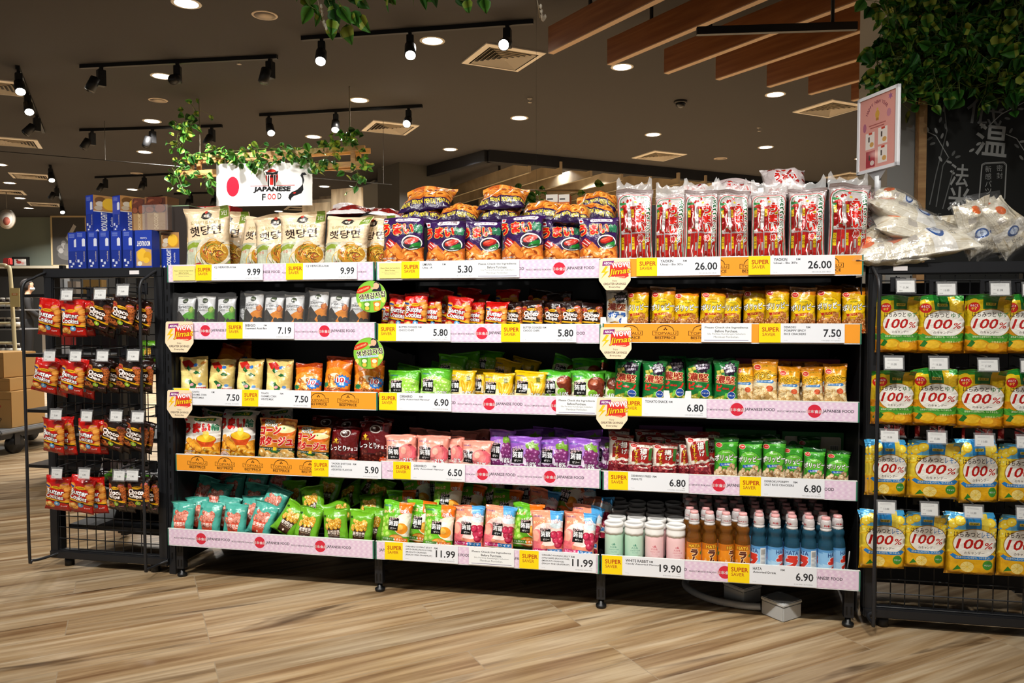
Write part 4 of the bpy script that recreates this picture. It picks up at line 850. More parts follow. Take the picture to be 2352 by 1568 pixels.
# trellis with the white sign
zr = 2.83; TA, TB = at_z(416, 366, zr), at_z(838, 340, zr); tn = (TB - TA).normalized(); tp = V((-tn.y, tn.x, 0)); W_ = (TB - TA).length; tr = math.atan2(tn.y, tn.x)
t = thing('wooden_trellis', 'pine trellis hung from the ceiling, wound with ivy', 'trellis', TA, (0, 0, tr))
for y in (0, .13):
    MB().box((W_ / 2, y, 0), (W_, .03, .055), '#c89a60').build('rail', PINE, t); MB().box((W_ / 2, y, -.16), (W_, .03, .055), '#c89a60').build('rail', PINE, t)
    for f_ in (.06, .5, .94): MB().box((W_ * f_, y + .002, -.08), (.05, .026, .12), '#c89a60').build('post', PINE, t)
for x in (.012, W_ - .012): MB().box((x, .065, -.16), (.03, .1, .05), '#c89a60').build('cross_bar', PINE, t)
for f_ in (.09, .91):
    P = spl([(W_ * f_, .06, 0), (W_ * f_ + .004, .06, .3), (W_ * f_, .06, CEIL - zr)], 14); MB().tube(P, [.006 + .0016 * (i % 2) for i in range(len(P))], '#8a8070', 6).build('rope', CLOTH, t)
nP = V((tn.y, -tn.x, 0)); SP = TA + nP * .03
sg = Art(220, 98, '#f2f2f0'); a = sg   # in picture-like units: 497..717 x 376..474
def sx_(x): return x - 497
def sy_(y): return 474 - y
a.ell(sx_(534.7), sy_(429), 14.6, 23, '#cf2338', 34); a.ell(sx_(624.5), sy_(408), 14.6, 18.5, '#c42a22', 30)
a.poly([(sx_(611), sy_(399)), (sx_(637), sy_(398)), (sx_(639), sy_(395)), (sx_(625), sy_(397)), (sx_(610), sy_(396)), (sx_(608), sy_(394)), (sx_(611), sy_(404)), (sx_(637), sy_(403))], '#f4f4f2')
a.poly([(sx_(609), sy_(395)), (sx_(625), sy_(398)), (sx_(640), sy_(394)), (sx_(637), sy_(402)), (sx_(612), sy_(403))], '#1c1c1e'); a.rect(sx_(613), sy_(409), sx_(636), sy_(406), '#1c1c1e'); a.rect(sx_(622.5), sy_(407), sx_(626.5), sy_(402), '#1c1c1e')
for x in (616.5, 631): a.rect(sx_(x) - 3, sy_(430), sx_(x) + 3, sy_(404), '#f4f4f2'); a.rect(sx_(x) - 1.7, sy_(430), sx_(x) + 1.7, sy_(404), '#1c1c1e')
a.rect(sx_(575), sy_(429), sx_(616), sy_(427.5), '#c42a22'); a.rect(sx_(634), sy_(428), sx_(677), sy_(426.5), '#c42a22')
a.text('JAPANESE', sx_(625), sy_(437), 13, '#1c1c1e', w=84, b=.07, sh=.1); a.text('F', sx_(606), sy_(454), 14, '#1c1c1e', b=.06); a.text('OO', sx_(624), sy_(453), 13, '#c42a22', w=19, b=.05); a.text('D', sx_(642), sy_(452), 13, '#1c1c1e', w=8, b=.05)
J = [(693, 399), (690, 405), (694, 413), (695, 425), (690, 431), (682, 438), (670, 443), (664, 449), (662, 456), (667, 463), (670, 456), (675, 452), (684, 449), (692, 446), (697, 438), (696, 426), (699, 416), (696, 405), (705, 404), (700, 398)]
a.poly([(sx_(x), sy_(y)) for x, y in J], '#1a1a1c'); a.poly([(sx_(x), sy_(y)) for x, y in [(672, 446), (678, 447), (680, 443), (674, 444)]], '#c42a22')
t = thing('hanging_sign', 'white hanging sign with red circle, torii gate and the words JAPANESE FOOD', 'sign', (0, 0, 0))
def sgp(x, y): return at_plane(497 + x, 474 - y - .012 * x, SP, nP)
m = MB(); m.art(a, sgp, 220); q = [sgp(*c) for c in ((0, 0), (220, 0), (220, 98), (0, 98))]; bk = [p - nP * .006 for p in q]
m.add(q + bk, [(7, 6, 5, 4), (0, 4, 5, 1), (1, 5, 6, 2), (2, 6, 7, 3), (3, 7, 4, 0)], '#e8e8e6'); m.build('panel', LAMC, t); [MB().tube([sgp(x, 97), sgp(x, 97) + V((0, 0, .09))], .003, '#ccc', 5).build('hook', STEEL, t) for x in (20, 200)]
def tp_(px, py, k=0): return at_plane(px, py, TA + nP * (.04 + k), nP)
pth = [[tp_(*c, .02 * (i % 3)) for i, c in enumerate(p)] for p in ([(432, 262), (425, 290), (408, 310), (412, 345), (440, 355), (500, 350), (560, 345), (620, 340), (680, 345), (740, 335), (790, 318), (805, 305)], [(405, 370), (430, 390), (470, 400), (490, 425)], [(470, 365), (540, 355), (600, 370), (660, 360), (720, 372), (770, 350)], [(575, 366), (588, 378), (583, 392)], [(672, 352), (690, 368), (720, 380), (750, 372)], [(395, 385), (410, 410), (425, 445)], [(810, 330), (835, 365), (828, 385)], [(818, 385), (822, 410), (812, 440)], [(440, 240), (450, 262), (430, 300)])]
vine('leafy ivy garland wound around the hanging pine trellis', pth, .084, 50, 3, .058)
_sc = sgp(110, 40); [lamp('track_beam', V((_sc.x + dx, _sc.y - 1.5, CEIL - .2)), _sc + V((dx * .5, 0, 0)), 2.6, .08, 70) for dx in (-.5, .4)]
# ivy hanging into the picture from above, over the middle bay
Zt = 2.62
m = MB(); Pq = [at_y(x, -28, .45) for x in (680, 1130)]; t = thing('overhead_trellis', 'pine rail above the middle bay carrying the nearest ivy', 'trellis', (0, 0, 0)); MB().tube([Pq[0], Pq[1]], .018, '#c89a60', 4).build('rail', PINE, t); [MB().tube([p, V((p.x, p.y, CEIL))], .004, '#8a8070', 6).build('rope', CLOTH, t) for p in Pq]
def o_(px, py): return at_y(px, py, .43 + .03 * sin(px))
vine('big leaved ivy dangling in front of the longest track', [[o_(705, -20), (o_(710, 10)), o_(726, 22)], [o_(745, -20), o_(765, 30), o_(785, 88)], [o_(760, -20), o_(790, 20), o_(812, 52)], [o_(700, -26), o_(800, -22), o_(820, -10)]], .076, 34, 8, .024, droop=1.2)
vine('ivy sprigs dangling from the upper edge right of the long one', [[o_(870, -26), o_(895, -4), o_(902, 12)], [o_(950, -26), o_(957, -8)], [o_(1000, -26), o_(1012, -6)], [o_(1050, -26), o_(1055, -2), o_(1066, 0)], [o_(1100, -26), o_(1104, -10)]], .072, 30, 5, .012, droop=1.2)
for xs, lb in (((722, 733, 745), 'white berry sprig hanging beside the big leaved ivy'), ((1228, 1236, 1246), 'white berry sprig hanging near the brightest track lamp')):
    pb = [o_(xs[0], -24), o_(xs[1], 12), o_(xs[1] + 4, 40), o_(xs[2], 62 if xs[0] < 900 else 36)]; t = thing('berry_sprig', lb, 'sprig', (0, 0, 0)); MB().tube(spl(pb), .0022, '#b8ac90', 5).build('stem', LEAF, t); m = MB(); S = spl(pb, 6)
    for i in range(6, len(S), 2): c = S[i] + V((.012 * (-1) ** i, -.004, -.008)); m.tube([S[i], c], .0012, '#b8ac90', 4); m.lathe([(0, -.012), (.006, -.004), (.0066, .003), (.003, .010), (0, .012)], '#e0d8c4', 8, c)
    m.build('buds', LEAF, t)
Pq = at_y(1236, -26, .43); t = thing('overhead_rail', 'thin pine rail above the picture edge carrying the second berry sprig', 'trellis', (0, 0, 0)); MB().tube([Pq - V((.12, 0, 0)), Pq + V((.12, 0, 0))], .012, '#c89a60', 4).build('rail', PINE, t); MB().tube([Pq, V((Pq.x, Pq.y, CEIL))], .004, '#8a8070', 6).build('rope', CLOTH, t)

# ---------------------------------------------------------------- chalkboard pillar and ivy on the right
YC = 1.25
xL, xM = at_y(2044, 400, YC).x, at_y(2112, 400, YC).x
struct('wall_pillar', MB().box(((xL + xM) / 2 + .9, YC + .35, CEIL / 2), (xM - xL + 1.8, .6, CEIL), '#777'), mat('pillar_paint', .7, col='#a3a29d'))
t = thing('chalkboard', 'black chalkboard with white lettering behind the pouch rack', 'chalkboard', (0, 0, 0))
x1 = xM + 1.5; MB().box(((xM + x1) / 2 + .02, YC + .02, 1.75), (x1 - xM, .03, 2.2), '#22221f').build('board', mat('blackboard', .75, col='#252624', bump=.05, bscale=6), t)
MB().box((xM + .005, YC + .005, 1.75), (.035, .06, 2.24), '#a87848').build('side_trim', PINE, t); MB().box(((xM + x1) / 2, YC + .005, 2.87), (x1 - xM, .06, .05), '#a87848').build('top_trim', PINE, t)
ch = Art(260, 420, '#000000'); CK = '#b9bbb8'; CK2 = '#7e807e'
def u(px, py): return (px - 2110, 570 - py)
def T(s, px, py, h, c=CK, **k): ch.text(s, *u(px, py), h, c, **k)
T('低', 2262, 256, 62, CK2, w=84, rot=-8); T('温', 2278, 322, 72, CK, w=72, b=.02, rot=-6); T('法', 2203, 402, 50, CK, w=42, b=.02, rot=-4); T('米', 2203, 458, 58, CK, w=50, b=.03, rot=-4)
for q, s in enumerate('新感パック'): T(s, 2270, 388 + q * 17, 14, CK)
for q, s in enumerate('密封'): T(s, 2296, 386 + q * 17, 14, CK)
bx = [(2255, 378), (2262, 374), (2306, 372), (2312, 378), (2308, 456), (2300, 463), (2254, 466), (2248, 460), (2255, 378)]; ch.line([u(*p) for p in bx], 2, CK); ch.line([u(p[0] * .95 + 2281 * .05, p[1] * .95 + 419 * .05) for p in bx], 1.2, CK)
T('WASH RICE', 2260, 497, 18, CK, w=100, rot=6); ch.line([u(*p) for p in ((2190, 490), (2322, 484), (2316, 512), (2306, 530), (2318, 555))], 4, CK)
for p in (((2135, 470), (2150, 400), (2175, 300), (2168, 240)), ((2150, 475), (2166, 380), (2180, 360)), ((2165, 480), (2190, 390))): ch.line([u(*q) for q in p], 2.4, CK2)
for p in (((2270, 290), (2300, 262), (2352, 235)), ((2310, 308), (2335, 318), (2352, 345)), ((2178, 360), (2150, 312), (2125, 300))): ch.line([u(*q) for q in p], 2, CK)
g = random.Random(4)
for cx_, cy_, ro in [(2300, 252, 20), (2314, 272, -10), (2330, 235, 50), (2345, 250, 0), (2322, 300, 60), (2335, 335, -40), (2348, 325, 10), (2346, 362, -50), (2130, 296, -60), (2136, 318, 30), (2150, 300, -70), (2142, 330, 20), (2168, 250, 80), (2160, 275, 70), (2172, 290, 100), (2164, 312, 70), (2176, 330, 100), (2160, 365, -60), (2180, 372, -20), (2200, 360, 20), (2190, 352, 60), (2232, 345, 30), (2248, 330, 30), (2258, 290, 40)]: ch.ell(*u(cx_, cy_), 7, 3, CK2 if g.random() < .5 else CK, 10, ro)
T('FREE', 2142, 497, 14, CK2, w=40)
vs, fs, cl = ch.solve((1, 1)); CM = mat('chalk', .95)
for nm, lo_, hi_ in (('chalk_drawing', -1, 84), ('chalk_lettering', 84, 999)):
    kk = [(f, c) for f, c in zip(fs, cl) if sum(c[:3]) > .01 and lo_ <= sum(vs[q][0] for q in f) / 3 < hi_]; m = MB(); m.add([at_y(2110 + p[0], 570 - p[1], YC + .0035) for p in vs], [f for f, c in kk], [c for f, c in kk]); me = m.mesh(nm, CM)
    bm = bmesh.new(); bm.from_mesh(me); bmesh.ops.delete(bm, geom=[v for v in bm.verts if not v.link_faces], context='VERTS'); bm.to_mesh(me); bm.free(); put(nm, me, t)
def r_(px, py, y=YC - .12): return at_y(px, py, y + .06 * sin(px * .7 + py))
Pq = [at_y(x, -40, YC - .1) for x in (1990, 2420)]; t = thing('ivy_rail', 'timber rail over the chalkboard from which ivy hangs', 'trellis', (0, 0, 0)); MB().tube(Pq, .03, '#8a5a34', 4).build('rail', PINE, t); [MB().tube([p, V((p.x, p.y, CEIL))], .012, '#8a5a34', 4).build('hanger', PINE, t) for p in Pq]
def curtain(x0, x1, bot, seed, n):
    g = random.Random(seed); out = []
    for i in range(n):
        x = x0 + (x1 - x0) * (i + .5) / n; b_ = bot(x) * g.uniform(.75, 1.05); out.append([r_(x, -40), r_(x + g.uniform(-10, 10), b_ * .35), r_(x + g.uniform(-14, 14), b_ * .7), r_(x + g.uniform(-18, 18), b_)])
    return out
vine('dense dark ivy curtain hanging before the grey pillar', curtain(2030, 2225, lambda x: 215, 5, 15), .062, 84, 11, .055, name='ivy_curtain'); vine('ivy curtain hanging at the right end of the chalkboard', curtain(2265, 2400, lambda x: 225, 6, 11), .066, 66, 12, .05, name='ivy_curtain')
vine('loose ivy strands reaching left over the timber baffles', [[r_(2030, -40), r_(2026, 60), r_(2012, 120), r_(2020, 180), r_(1996, 205)], [r_(2040, 100), r_(2030, 180), r_(2005, 215)], [r_(2080, 150), r_(2060, 190), r_(2048, 212)]],   .06, 46, 13, .03, name='ivy_curtain')

# ---------------------------------------------------------------- far left: trolleys, shopper, counter
FP = at_z(34, 1040, 0); t = thing('flatbed_trolley', 'grey flatbed trolley carrying cartons at the far left', 'trolley', FP); zb_ = .19
def l_(px, py, dist): return CC + ray(px, py) * dist - FP
dd = (FP - CC).dot(_fw); kx = dd / CF
MB().box((-.20, .25, zb_), (.56, .9, .035), '#7a7d80', bev=.01).build('deck', PLAST, t); MB().box((-.20, .25, zb_ - .04), (.44, .8, .05), '#303236').build('underframe', STEEL, t)
for x, y in ((0, 0), (-.38, 0), (0, .55), (-.38, .55)):
    m = MB(); m.tube([(x - .022, y, .075), (x + .022, y, .075)], .075, '#161617', 18); wh = m.build('wheel', PLAST, t); MB().box((x, y, .115), (.06, .05, .09), '#2a2a2c').build('caster_fork', STEEL, t)
zb_ += .018
def cart_box(x, y, z, w, d, h, rz, label, txt=None):
    o = thing('cardboard_box', label, 'cardboard box', FP + V((x, y, z)), (0, 0, rz), 'cartons on the flatbed trolley'); m = MB(); m.box((0, 0, h / 2), (w, d, h), '#b08850', bev=.004); c = m.build('carton', CARD, o); a = Art(w * 100, h * 100, '#b08850'); a.rect(0, h * 78, w * 100, h * 80, '#8a6838')
    if txt: a.text(txt, w * 58, h * 22, h * 12, '#4a3420', w=w * 40, b=.03); a.text('●●● ■', w * 62, h * 60, h * 6, '#a83a2a', w=w * 30)
    MB().art(a, lambda x_, y_: V((x_ - w / 2, -d / 2 - .0006, y_)), w).build('print', CARD, c)
cart_box(-.16, .1, zb_, .40, .34, .285, .02, 'large carton on the trolley deck', '30x6x12P'); cart_box(-.20, .12, zb_ + .287, .38, .32, .10, .05, 'flat carton on the large one', '559878'); cart_box(-.22, .14, zb_ + .39, .34, .3, .2, -.08, 'topmost open carton with a barcode label', 'CARE')
KP = CC + ray(20, 714) * 6.9; KP.z = 0; t = thing('roll_cage', 'cream tube roll cage beside the trolley with shelves', 'roll cage', KP, (0, 0, .1))
m = MB(); top = 1.12 + (714 - 606) * 6.9 / CF; m.tube(spl([(-.5, 0, top), (-.08, 0, top), (-.01, 0, top - .02), (.025, 0, top - .09), (.05, 0, .8), (.085, 0, .06)], 5), .017, '#c9bd96', 10)
for z_ in (1.20, 1.02, .84): m.tube([(-.5, 0, z_), (.04, 0, z_)], .011, '#c9bd96', 8)
m.build('tube_frame', PLAST, t)
for z_ in (.42, .78, 1.02, 1.2): MB().box((-.25, .22, z_ - .06), (.5, .36, .012), '#8a8c90').build('shelf', STEEL, t)
for z_ in (.06,): MB().box((-.22, .2, z_), (.56, .42, .03), '#8a8468').build('base', PLAST, t)
for k_, z_ in enumerate((.7275, .9675, 1.1475)):
    for i in range(3):
        o = thing('glass_jar', f'{nth(i)} dark jar on {("the low", "the middle", "the upper")[k_]} shelf of the roll cage', 'jar', KP + V((-.17 + i * .075, .1, z_)), group='jars in the roll cage'); m = MB(); m.lathe([(.028, 0), (.03, .005), (.03, .07), (.024, .085), (.022, .09)], '#241a16', 14); m.build('jar_body', CERAM, o); MB().lathe([(.024, .088), (.024, .104), (0, .105)], '#b8b4ac', 14).build('lid', PLAST, o); MB().lathe([(.0305, .02), (.0305, .06)], '#dcdad2', 14).build('paper_label', CARD, o)
t = thing('shelf_sign', 'yellow cream sign card fixed to the roll cage', 'sign', KP + V((.10, -.03, 1.25))); MB().box((0, 0, 0), (.10, .004, .17), '#d8c484').build('card', CARD, t); a = Art(60, 20, '#d8843a'); a.text('WOW!', 30, 10, 12, '#f4e8c8', w=40, b=.06); MB().art(a, lambda x, y: V((x - .03, -.003, y + .02)), .06).build('print', CARD, t)
CP = CC + ray(112, 720) * 11.5; t = thing('white_counter', 'white counter seen left of the cookie rack', 'counter', (CP.x, CP.y, 0), (0, 0, R(ang))); MB().box((.1, .3, .52), (.42, .6, 1.04), '#b8b4ae').build('cabinet', CARD, t); MB().box((.1, .3, 1.06), (.46, .64, .04), '#d8d6d0').build('worktop', LAMC, t)
for i, (px, py, w_, h_, c, tx, lb) in enumerate([(130, 648, .22, .24, '#c8ccd0', '42.90', 'white price sign reading 42.90 behind the cookie rack'), (212, 648, .26, .2, '#b08a4a', '極濃', 'gold and black gift box behind the cookie rack wires'), (165, 650, .12, .18, '#b8a898', None, 'pale bottle carton behind the cookie rack wires'), (142, 795, .26, .28, '#b83a34', None, 'red and white packet seen between cookie rows')]):
    P = at_y(px, py, 1.40); P.z = (1.236 if i < 3 else .851) + h_ * .225; t = thing('shelf_packet' if i else 'price_sign', lb, 'packet' if i else 'sign', P, (0, 0, R(ang)))
    a = Art(100, 100 * h_ / w_, c)
    if tx: a.text(tx, 50, 30, 20, '#26262a' if i == 0 else '#1c1612', w=80, b=.03)
    if i == 3: a.poly([(0, 0), (100, 0), (100, 40), (0, 60)], '#e2dedb')
    w2, h2 = w_ * .45, h_ * .45; m = MB(); m.box((0, .03, 0), (w2, .06, h2), c); m.build('carton', CARD, t); MB().art(a, lambda x, y: V((x - w2 / 2, -.0008, y - h2 / 2)), w2).build('print', CARD, t)
t = thing('rear_shelving', 'dark shelving standing behind the cookie rack', 'shelf', (at_y(185, 700, 1.5).x, 1.5, 0), (0, 0, 0))
MB().box((0, .2, .5), (.62, .02, 1.0), '#161616').build('back_panel', STEEL, t)
for z_ in (.12, .48, .84, 1.225): MB().box((0, .03, z_), (.62, .34, .02), '#1a1a1c').build('shelf', STEEL, t)
for x in (-.3, .3): MB().box((x, .19, .72), (.03, .03, 1.44), '#1a1a1c').build('upright', STEEL, t)

def skin_mesh(name, nodes, edges, mats, col, parent, sub=2):
    me = bpy.data.meshes.new(name); me.from_pydata([n[0] for n in nodes], edges, []); o = bpy.data.objects.new(name, me); COL.objects.link(o)
    s = o.modifiers.new('s', 'SKIN'); s.use_smooth_shade = True; u_ = o.modifiers.new('u', 'SUBSURF'); u_.levels = u_.render_levels = sub
    for i, n in enumerate(nodes): me.skin_vertices[0].data[i].radius = n[1] if hasattr(n[1], '__len__') else (n[1], n[1])
    me.skin_vertices[0].data[0].use_root = True
    e = bpy.data.meshes.new_from_object(o.evaluated_get(bpy.context.evaluated_depsgraph_get())); bpy.data.objects.remove(o)
    a = e.attributes.new('Col', 'FLOAT_COLOR', 'FACE'); c = (*lin(col), 1); a.data.foreach_set('color', [k for _ in e.polygons for k in c]); e.materials.clear(); e.materials.append(mats)
    for p in e.polygons: p.use_smooth = True
    return put(name, e, parent)
PP = at_z(68, 846, 0); t = thing('person', 'person in dark clothes standing sideways behind the cookie rack', 'person', PP, (0, 0, R(ang + 120)))
def arm(s): return [((.17 * s, 0, 1.38), .05), ((.21 * s, -.02, 1.16), .042), ((.17 * s, -.18, 1.02), .036), ((.14 * s, -.30, 1.02), .028)]
body = [((0, 0, .92), (.09, .075)), ((0, 0, 1.1), (.09, .07)), ((0, 0, 1.30), (.11, .075)), ((0, 0, 1.42), (.09, .07)), ((0, -.01, 1.50), .05), ((0, -.03, 1.56), (.07, .075)), ((0, -.03, 1.66), (.075, .095)), ((0, -.02, 1.72), (.05, .06)), ((0, -.12, 1.59), (.018, .02))]
ed = [(0, 1), (1, 2), (2, 3), (3, 4), (4, 5), (5, 6), (6, 7), (5, 8)]
for s in (-1, 1):
    n = len(body); body += arm(s); ed += [(3, n), (n, n + 1), (n + 1, n + 2), (n + 2, n + 3)]
    h0 = len(body)
    for q in range(4): body.append(((.14 * s + (q - 1.5) * .016, -.36 - .01 * (q in (1, 2)), 1.01), .008)); ed.append((n + 3, h0 + q))
    body.append(((.14 * s - .035 * s, -.32, 1.03), .009)); ed.append((n + 3, h0 + 4))
    n = len(body); body += [((.085 * s, 0, .84), .06), ((.095 * s, -.01, .48), .055), ((.09 * s, .03, .10), .036), ((.09 * s, -.10, .035), .032)]; ed += [(0, n), (n, n + 1), (n + 1, n + 2), (n + 2, n + 3)]
bd = skin_mesh('body', body, ed, SKIN, '#b08468', t)
sh = [((0, 0, .84), (.16, .13)), ((0, 0, 1.1), (.14, .105)), ((0, 0, 1.30), (.16, .11)), ((0, 0, 1.43), (.10, .08)), ((0, 0, 1.47), (.065, .06))]; e2 = [(0, 1), (1, 2), (2, 3), (3, 4)]
for s in (-1, 1): n = len(sh); sh += [((.17 * s, 0, 1.38), .065), ((.21 * s, -.02, 1.16), .056), ((.17 * s, -.18, 1.02), .048), ((.15 * s, -.25, 1.02), .04)]; e2 += [(3, n), (n, n + 1), (n + 1, n + 2), (n + 2, n + 3)]
skin_mesh('jacket', sh, e2, CLOTH, '#1c1a1a', t)
tr_ = [((0, 0, .93), (.145, .115)), ((0, 0, 1.06), (.13, .10))]; e3 = [(0, 1)]
for s in (-1, 1): n = len(tr_); tr_ += [((.09 * s, 0, .84), .098), ((.095 * s, -.01, .48), .072), ((.09 * s, .03, .07), .058)]; e3 += [(0, n), (n, n + 1), (n + 1, n + 2)]
skin_mesh('trousers', tr_, e3, CLOTH, '#171617', t)
def shell(name, c, r, keep, col, mt=CLOTH, n=24):
    vs = []; fs = []
    for a in range(n // 2 + 1):
        for b in range(n): vs.append(V(c) + V((r[0] * sin(pi * a * 2 / n) * cos(2 * pi * b / n), r[1] * sin(pi * a * 2 / n) * sin(2 * pi * b / n), r[2] * cos(pi * a * 2 / n))))
    for a in range(n // 2):
        for b in range(n):
            f = (a * n + b, (a + 1) * n + b, (a + 1) * n + (b + 1) % n, a * n + (b + 1) % n)
            if keep(sum((vs[k] for k in f), V()) / 4): fs.append(f)
    return MB().add(vs, fs, col, True).build(name, mt, t, weld=1e-5)
shell('hair', (0, .012, 1.645), (.094, .112, .125), lambda p: p.y > -.02 + (1.60 - p.z) * .2 or p.z > 1.705, '#1a1210')
shell('face_mask', (0, -.045, 1.575), (.072, .085, .05), lambda p: p.y < -.05, '#a8b4bc')
for s in (-1, 1): shell('eye', (.032 * s, -.098, 1.648), (.011, .008, .007), lambda p: True, '#1a1412', CERAM, 12)
for s in (-1, 1): MB().box((.09 * s, -.05, .03), (.085, .25, .06), '#141414', bev=.02).build('shoe', CLOTH, t)
# orange boxes, dark rim and potted greenery beyond the ring snack bags
for i, (x0, x1, lb) in enumerate([(1254, 1281, 'left small orange box standing beyond the ring snack bags'), (1283, 1308, 'right small orange box standing beyond the ring snack bags')]):
    P, P2 = at_y((x0 + x1) / 2, 470, .75), at_y(x1, 446, .75); w_ = (P2.x - P.x) * 2; h_ = P2.z - P.z + .0; t = thing('orange_box', lb, 'box', (P.x, .75, 1.545), group='orange boxes beyond the shelf top'); hh = P2.z - 1.545; a = Art(100, 100 * hh / w_, '#d8681e'); H = a.H; a.rect(0, H * .72, 100, H, '#e6dcd0'); a.text('MENU' if 0 else '', 0, 0, 1, '#000'); a.ell(46, H * .5, 34, 12, '#3a2a1c', 16); a.ell(46, H * .52, 28, 9, '#a8782c', 14); a.rect(10, H * .8, 60, H * .86, '#4a4440')
    m = MB(); m.box((0, .04, hh / 2), (w_, .08, hh), '#d8681e'); m.art(a, lambda x, y: V((x - w_ / 2, -.0006, y)), w_); m.build('carton', CARD, t)
t = thing('rear_display', 'dark display shelf behind the ring snack bags carrying orange boxes', 'shelf', (1.05, .86, 0)); MB().box((0, 0, 1.53), (1.5, .34, .03), '#141416').build('top_board', STEEL, t); MB().box((0, .14, .76), (1.5, .03, 1.52), '#141416').build('back_panel', STEEL, t)
def gq(px, py): return at_y(px, py, 2.2)
t = vine('dark leafy plant hanging beyond the orange boxes', [[gq(1180, 438), gq(1200, 450), gq(1225, 470)], [gq(1195, 436), gq(1215, 448), gq(1240, 460)], [gq(1230, 445), gq(1250, 440), gq(1270, 470)], [gq(1310, 450), gq(1325, 445), gq(1335, 455)]], .07, 40, 21, .05, name='hanging_plant')
MB().tube([gq(1170, 438), gq(1340, 438)], .008, '#4a3a28', 6).build('rail', PINE, t); MB().tube([gq(1232, 438), V((gq(1232, 438).x, 2.2, CEIL))], .0007, '#4a4a48', 4).build('cord', STEEL, t)
m = MB(); A, B_ = CC + ray(-40, 344) * 9.5, CC + ray(900, 424) * 9.5; m.tube([A, B_], .005, '#2a2825', 6); o = tag(m.build('tension_wire', STEEL), 'thin wire stretched under the ceiling from the far left', 'wire')
for p in (.3, .98):
    q = A.lerp(B_, p); MB().tube([q, V((q.x, q.y, CEIL))], .003, '#4a463f', 5).build('wire_hanger', STEEL, o)
# ---------------------------------------------------------------- the shelving run: three bays, five shelves each
BX = [(-.004, .9068), (.9148, 1.7925), (1.8005, 2.698)]
ZR = {1: (1.244, 1.244, 1.244), 2: (1.0068, 1.0013, 1.0048), 3: (.7284, .728, .7291), 4: (.4482, .4521, .4479), 5: (.1466, .1466, .1466)}
YF = {1: 0, 2: .01, 3: .021, 4: .031, 5: -.03}
BLK = '#1b1c1f'
BAYN = ('left', 'middle', 'right')
SHN = {1: 'top', 2: 'second', 3: 'third', 4: 'fourth', 5: 'bottom'}
YB = .47
def shelf_top(s, b): return ZR[s][b] + .034
for b, (x0, x1) in enumerate(BX):
    xc, wd = (x0 + x1) / 2, x1 - x0
    t = thing('shelving_unit', f'black steel shelving bay with five shelves, {("at the cookie rack end", "between the other two bays", "holding bottles on its lowest shelf")[b]}', 'shelf', (xc, YB, 0))
    def L(x, y, z): return (x - xc, y - YB, z)
    MB().box(L(xc, YB + .012, .795), (wd + .004, .016, 1.55), '#121315').build('back_panel', STEEL, t)
    if b != 1: MB().box(L(x0 - .010 if b == 0 else x1 + .008, .235, .64), (.004, .37, 1.2), '#141517').build('end_panel', STEEL, t)
    for k, xx in enumerate((x0 - .004, x1 + .004)):
        if k == 0 and b > 0: continue
        m = MB(); m.box(L(xx, YB - .02, .79), (.03, .04, 1.54), BLK)
        for i in range(28): m.box(L(xx, YB - .0415, .12 + i * .05), (.006, .003, .026), '#050505')
        m.build('upright', STEEL, t)
        g = MB(); yl = .02
        g.box(L(xx + (.03 if k == 0 else 0) * (b == 0) - (.03 if b == 2 else 0), yl, .09), (.032, .03, .11), BLK)
        for zz in (.06, .12):
            for dx in (-.008, .008): g.box(L(xx + (.03 if k == 0 else 0) * (b == 0) - (.03 if b == 2 else 0) + dx, yl - .0155, zz), (.005, .002, .028), '#050505')
        g.box(L(xx + (.03 if k == 0 else 0) * (b == 0) - (.03 if b == 2 else 0), .24, .12), (.026, .41, .04), BLK)
        lg = g.build('base_leg', STEEL, t)
        MB().lathe([(.017, 0), (.02, .004), (.02, .012), (.01, .016), (.01, .04)], '#141414', 16, L(xx + (.03 if k == 0 else 0) * (b == 0) - (.03 if b == 2 else 0), yl, 0)).build('levelling_foot', PLAST, lg)
    for s in range(1, 6):
        z, yf = ZR[s][b], YF[s]
        m = MB(); m.box(L(xc, (yf + .008 + YB - .043) / 2, z + .02), (wd, YB - .043 - yf - .008, .026), BLK, bev=.004)
        sh = m.build('shelf', STEEL, t)
        m = MB(); m.box(L(xc, yf + .004, z + .035), (wd, .007, .07), '#cfd2d2'); m.box(L(xc, yf + .001, z + .001), (wd, .008, .003), '#e8eaea'); m.box(L(xc, yf, z + .0705), (wd, .008, .003), '#e4e8e6')
        for xx in (x0 + .002, x1 - .002): m.box(L(xx, yf + .0005, z + .035), (.005, .009, .071), '#3f7c66')
        m.build('price_rail', LAMC, sh)
        for xx in (x0 + .017, x1 - .017):
            MB().add([L(xx, yf + .02, z + .006), L(xx, YB - .044, z + .006), L(xx, YB - .044, z - .075), L(xx, YB - .08, z - .075), L(xx, yf + .02, z - .004)], [(0, 1, 2, 3, 4), (4, 3, 2, 1, 0)], BLK).build('shelf_bracket', STEEL, sh)

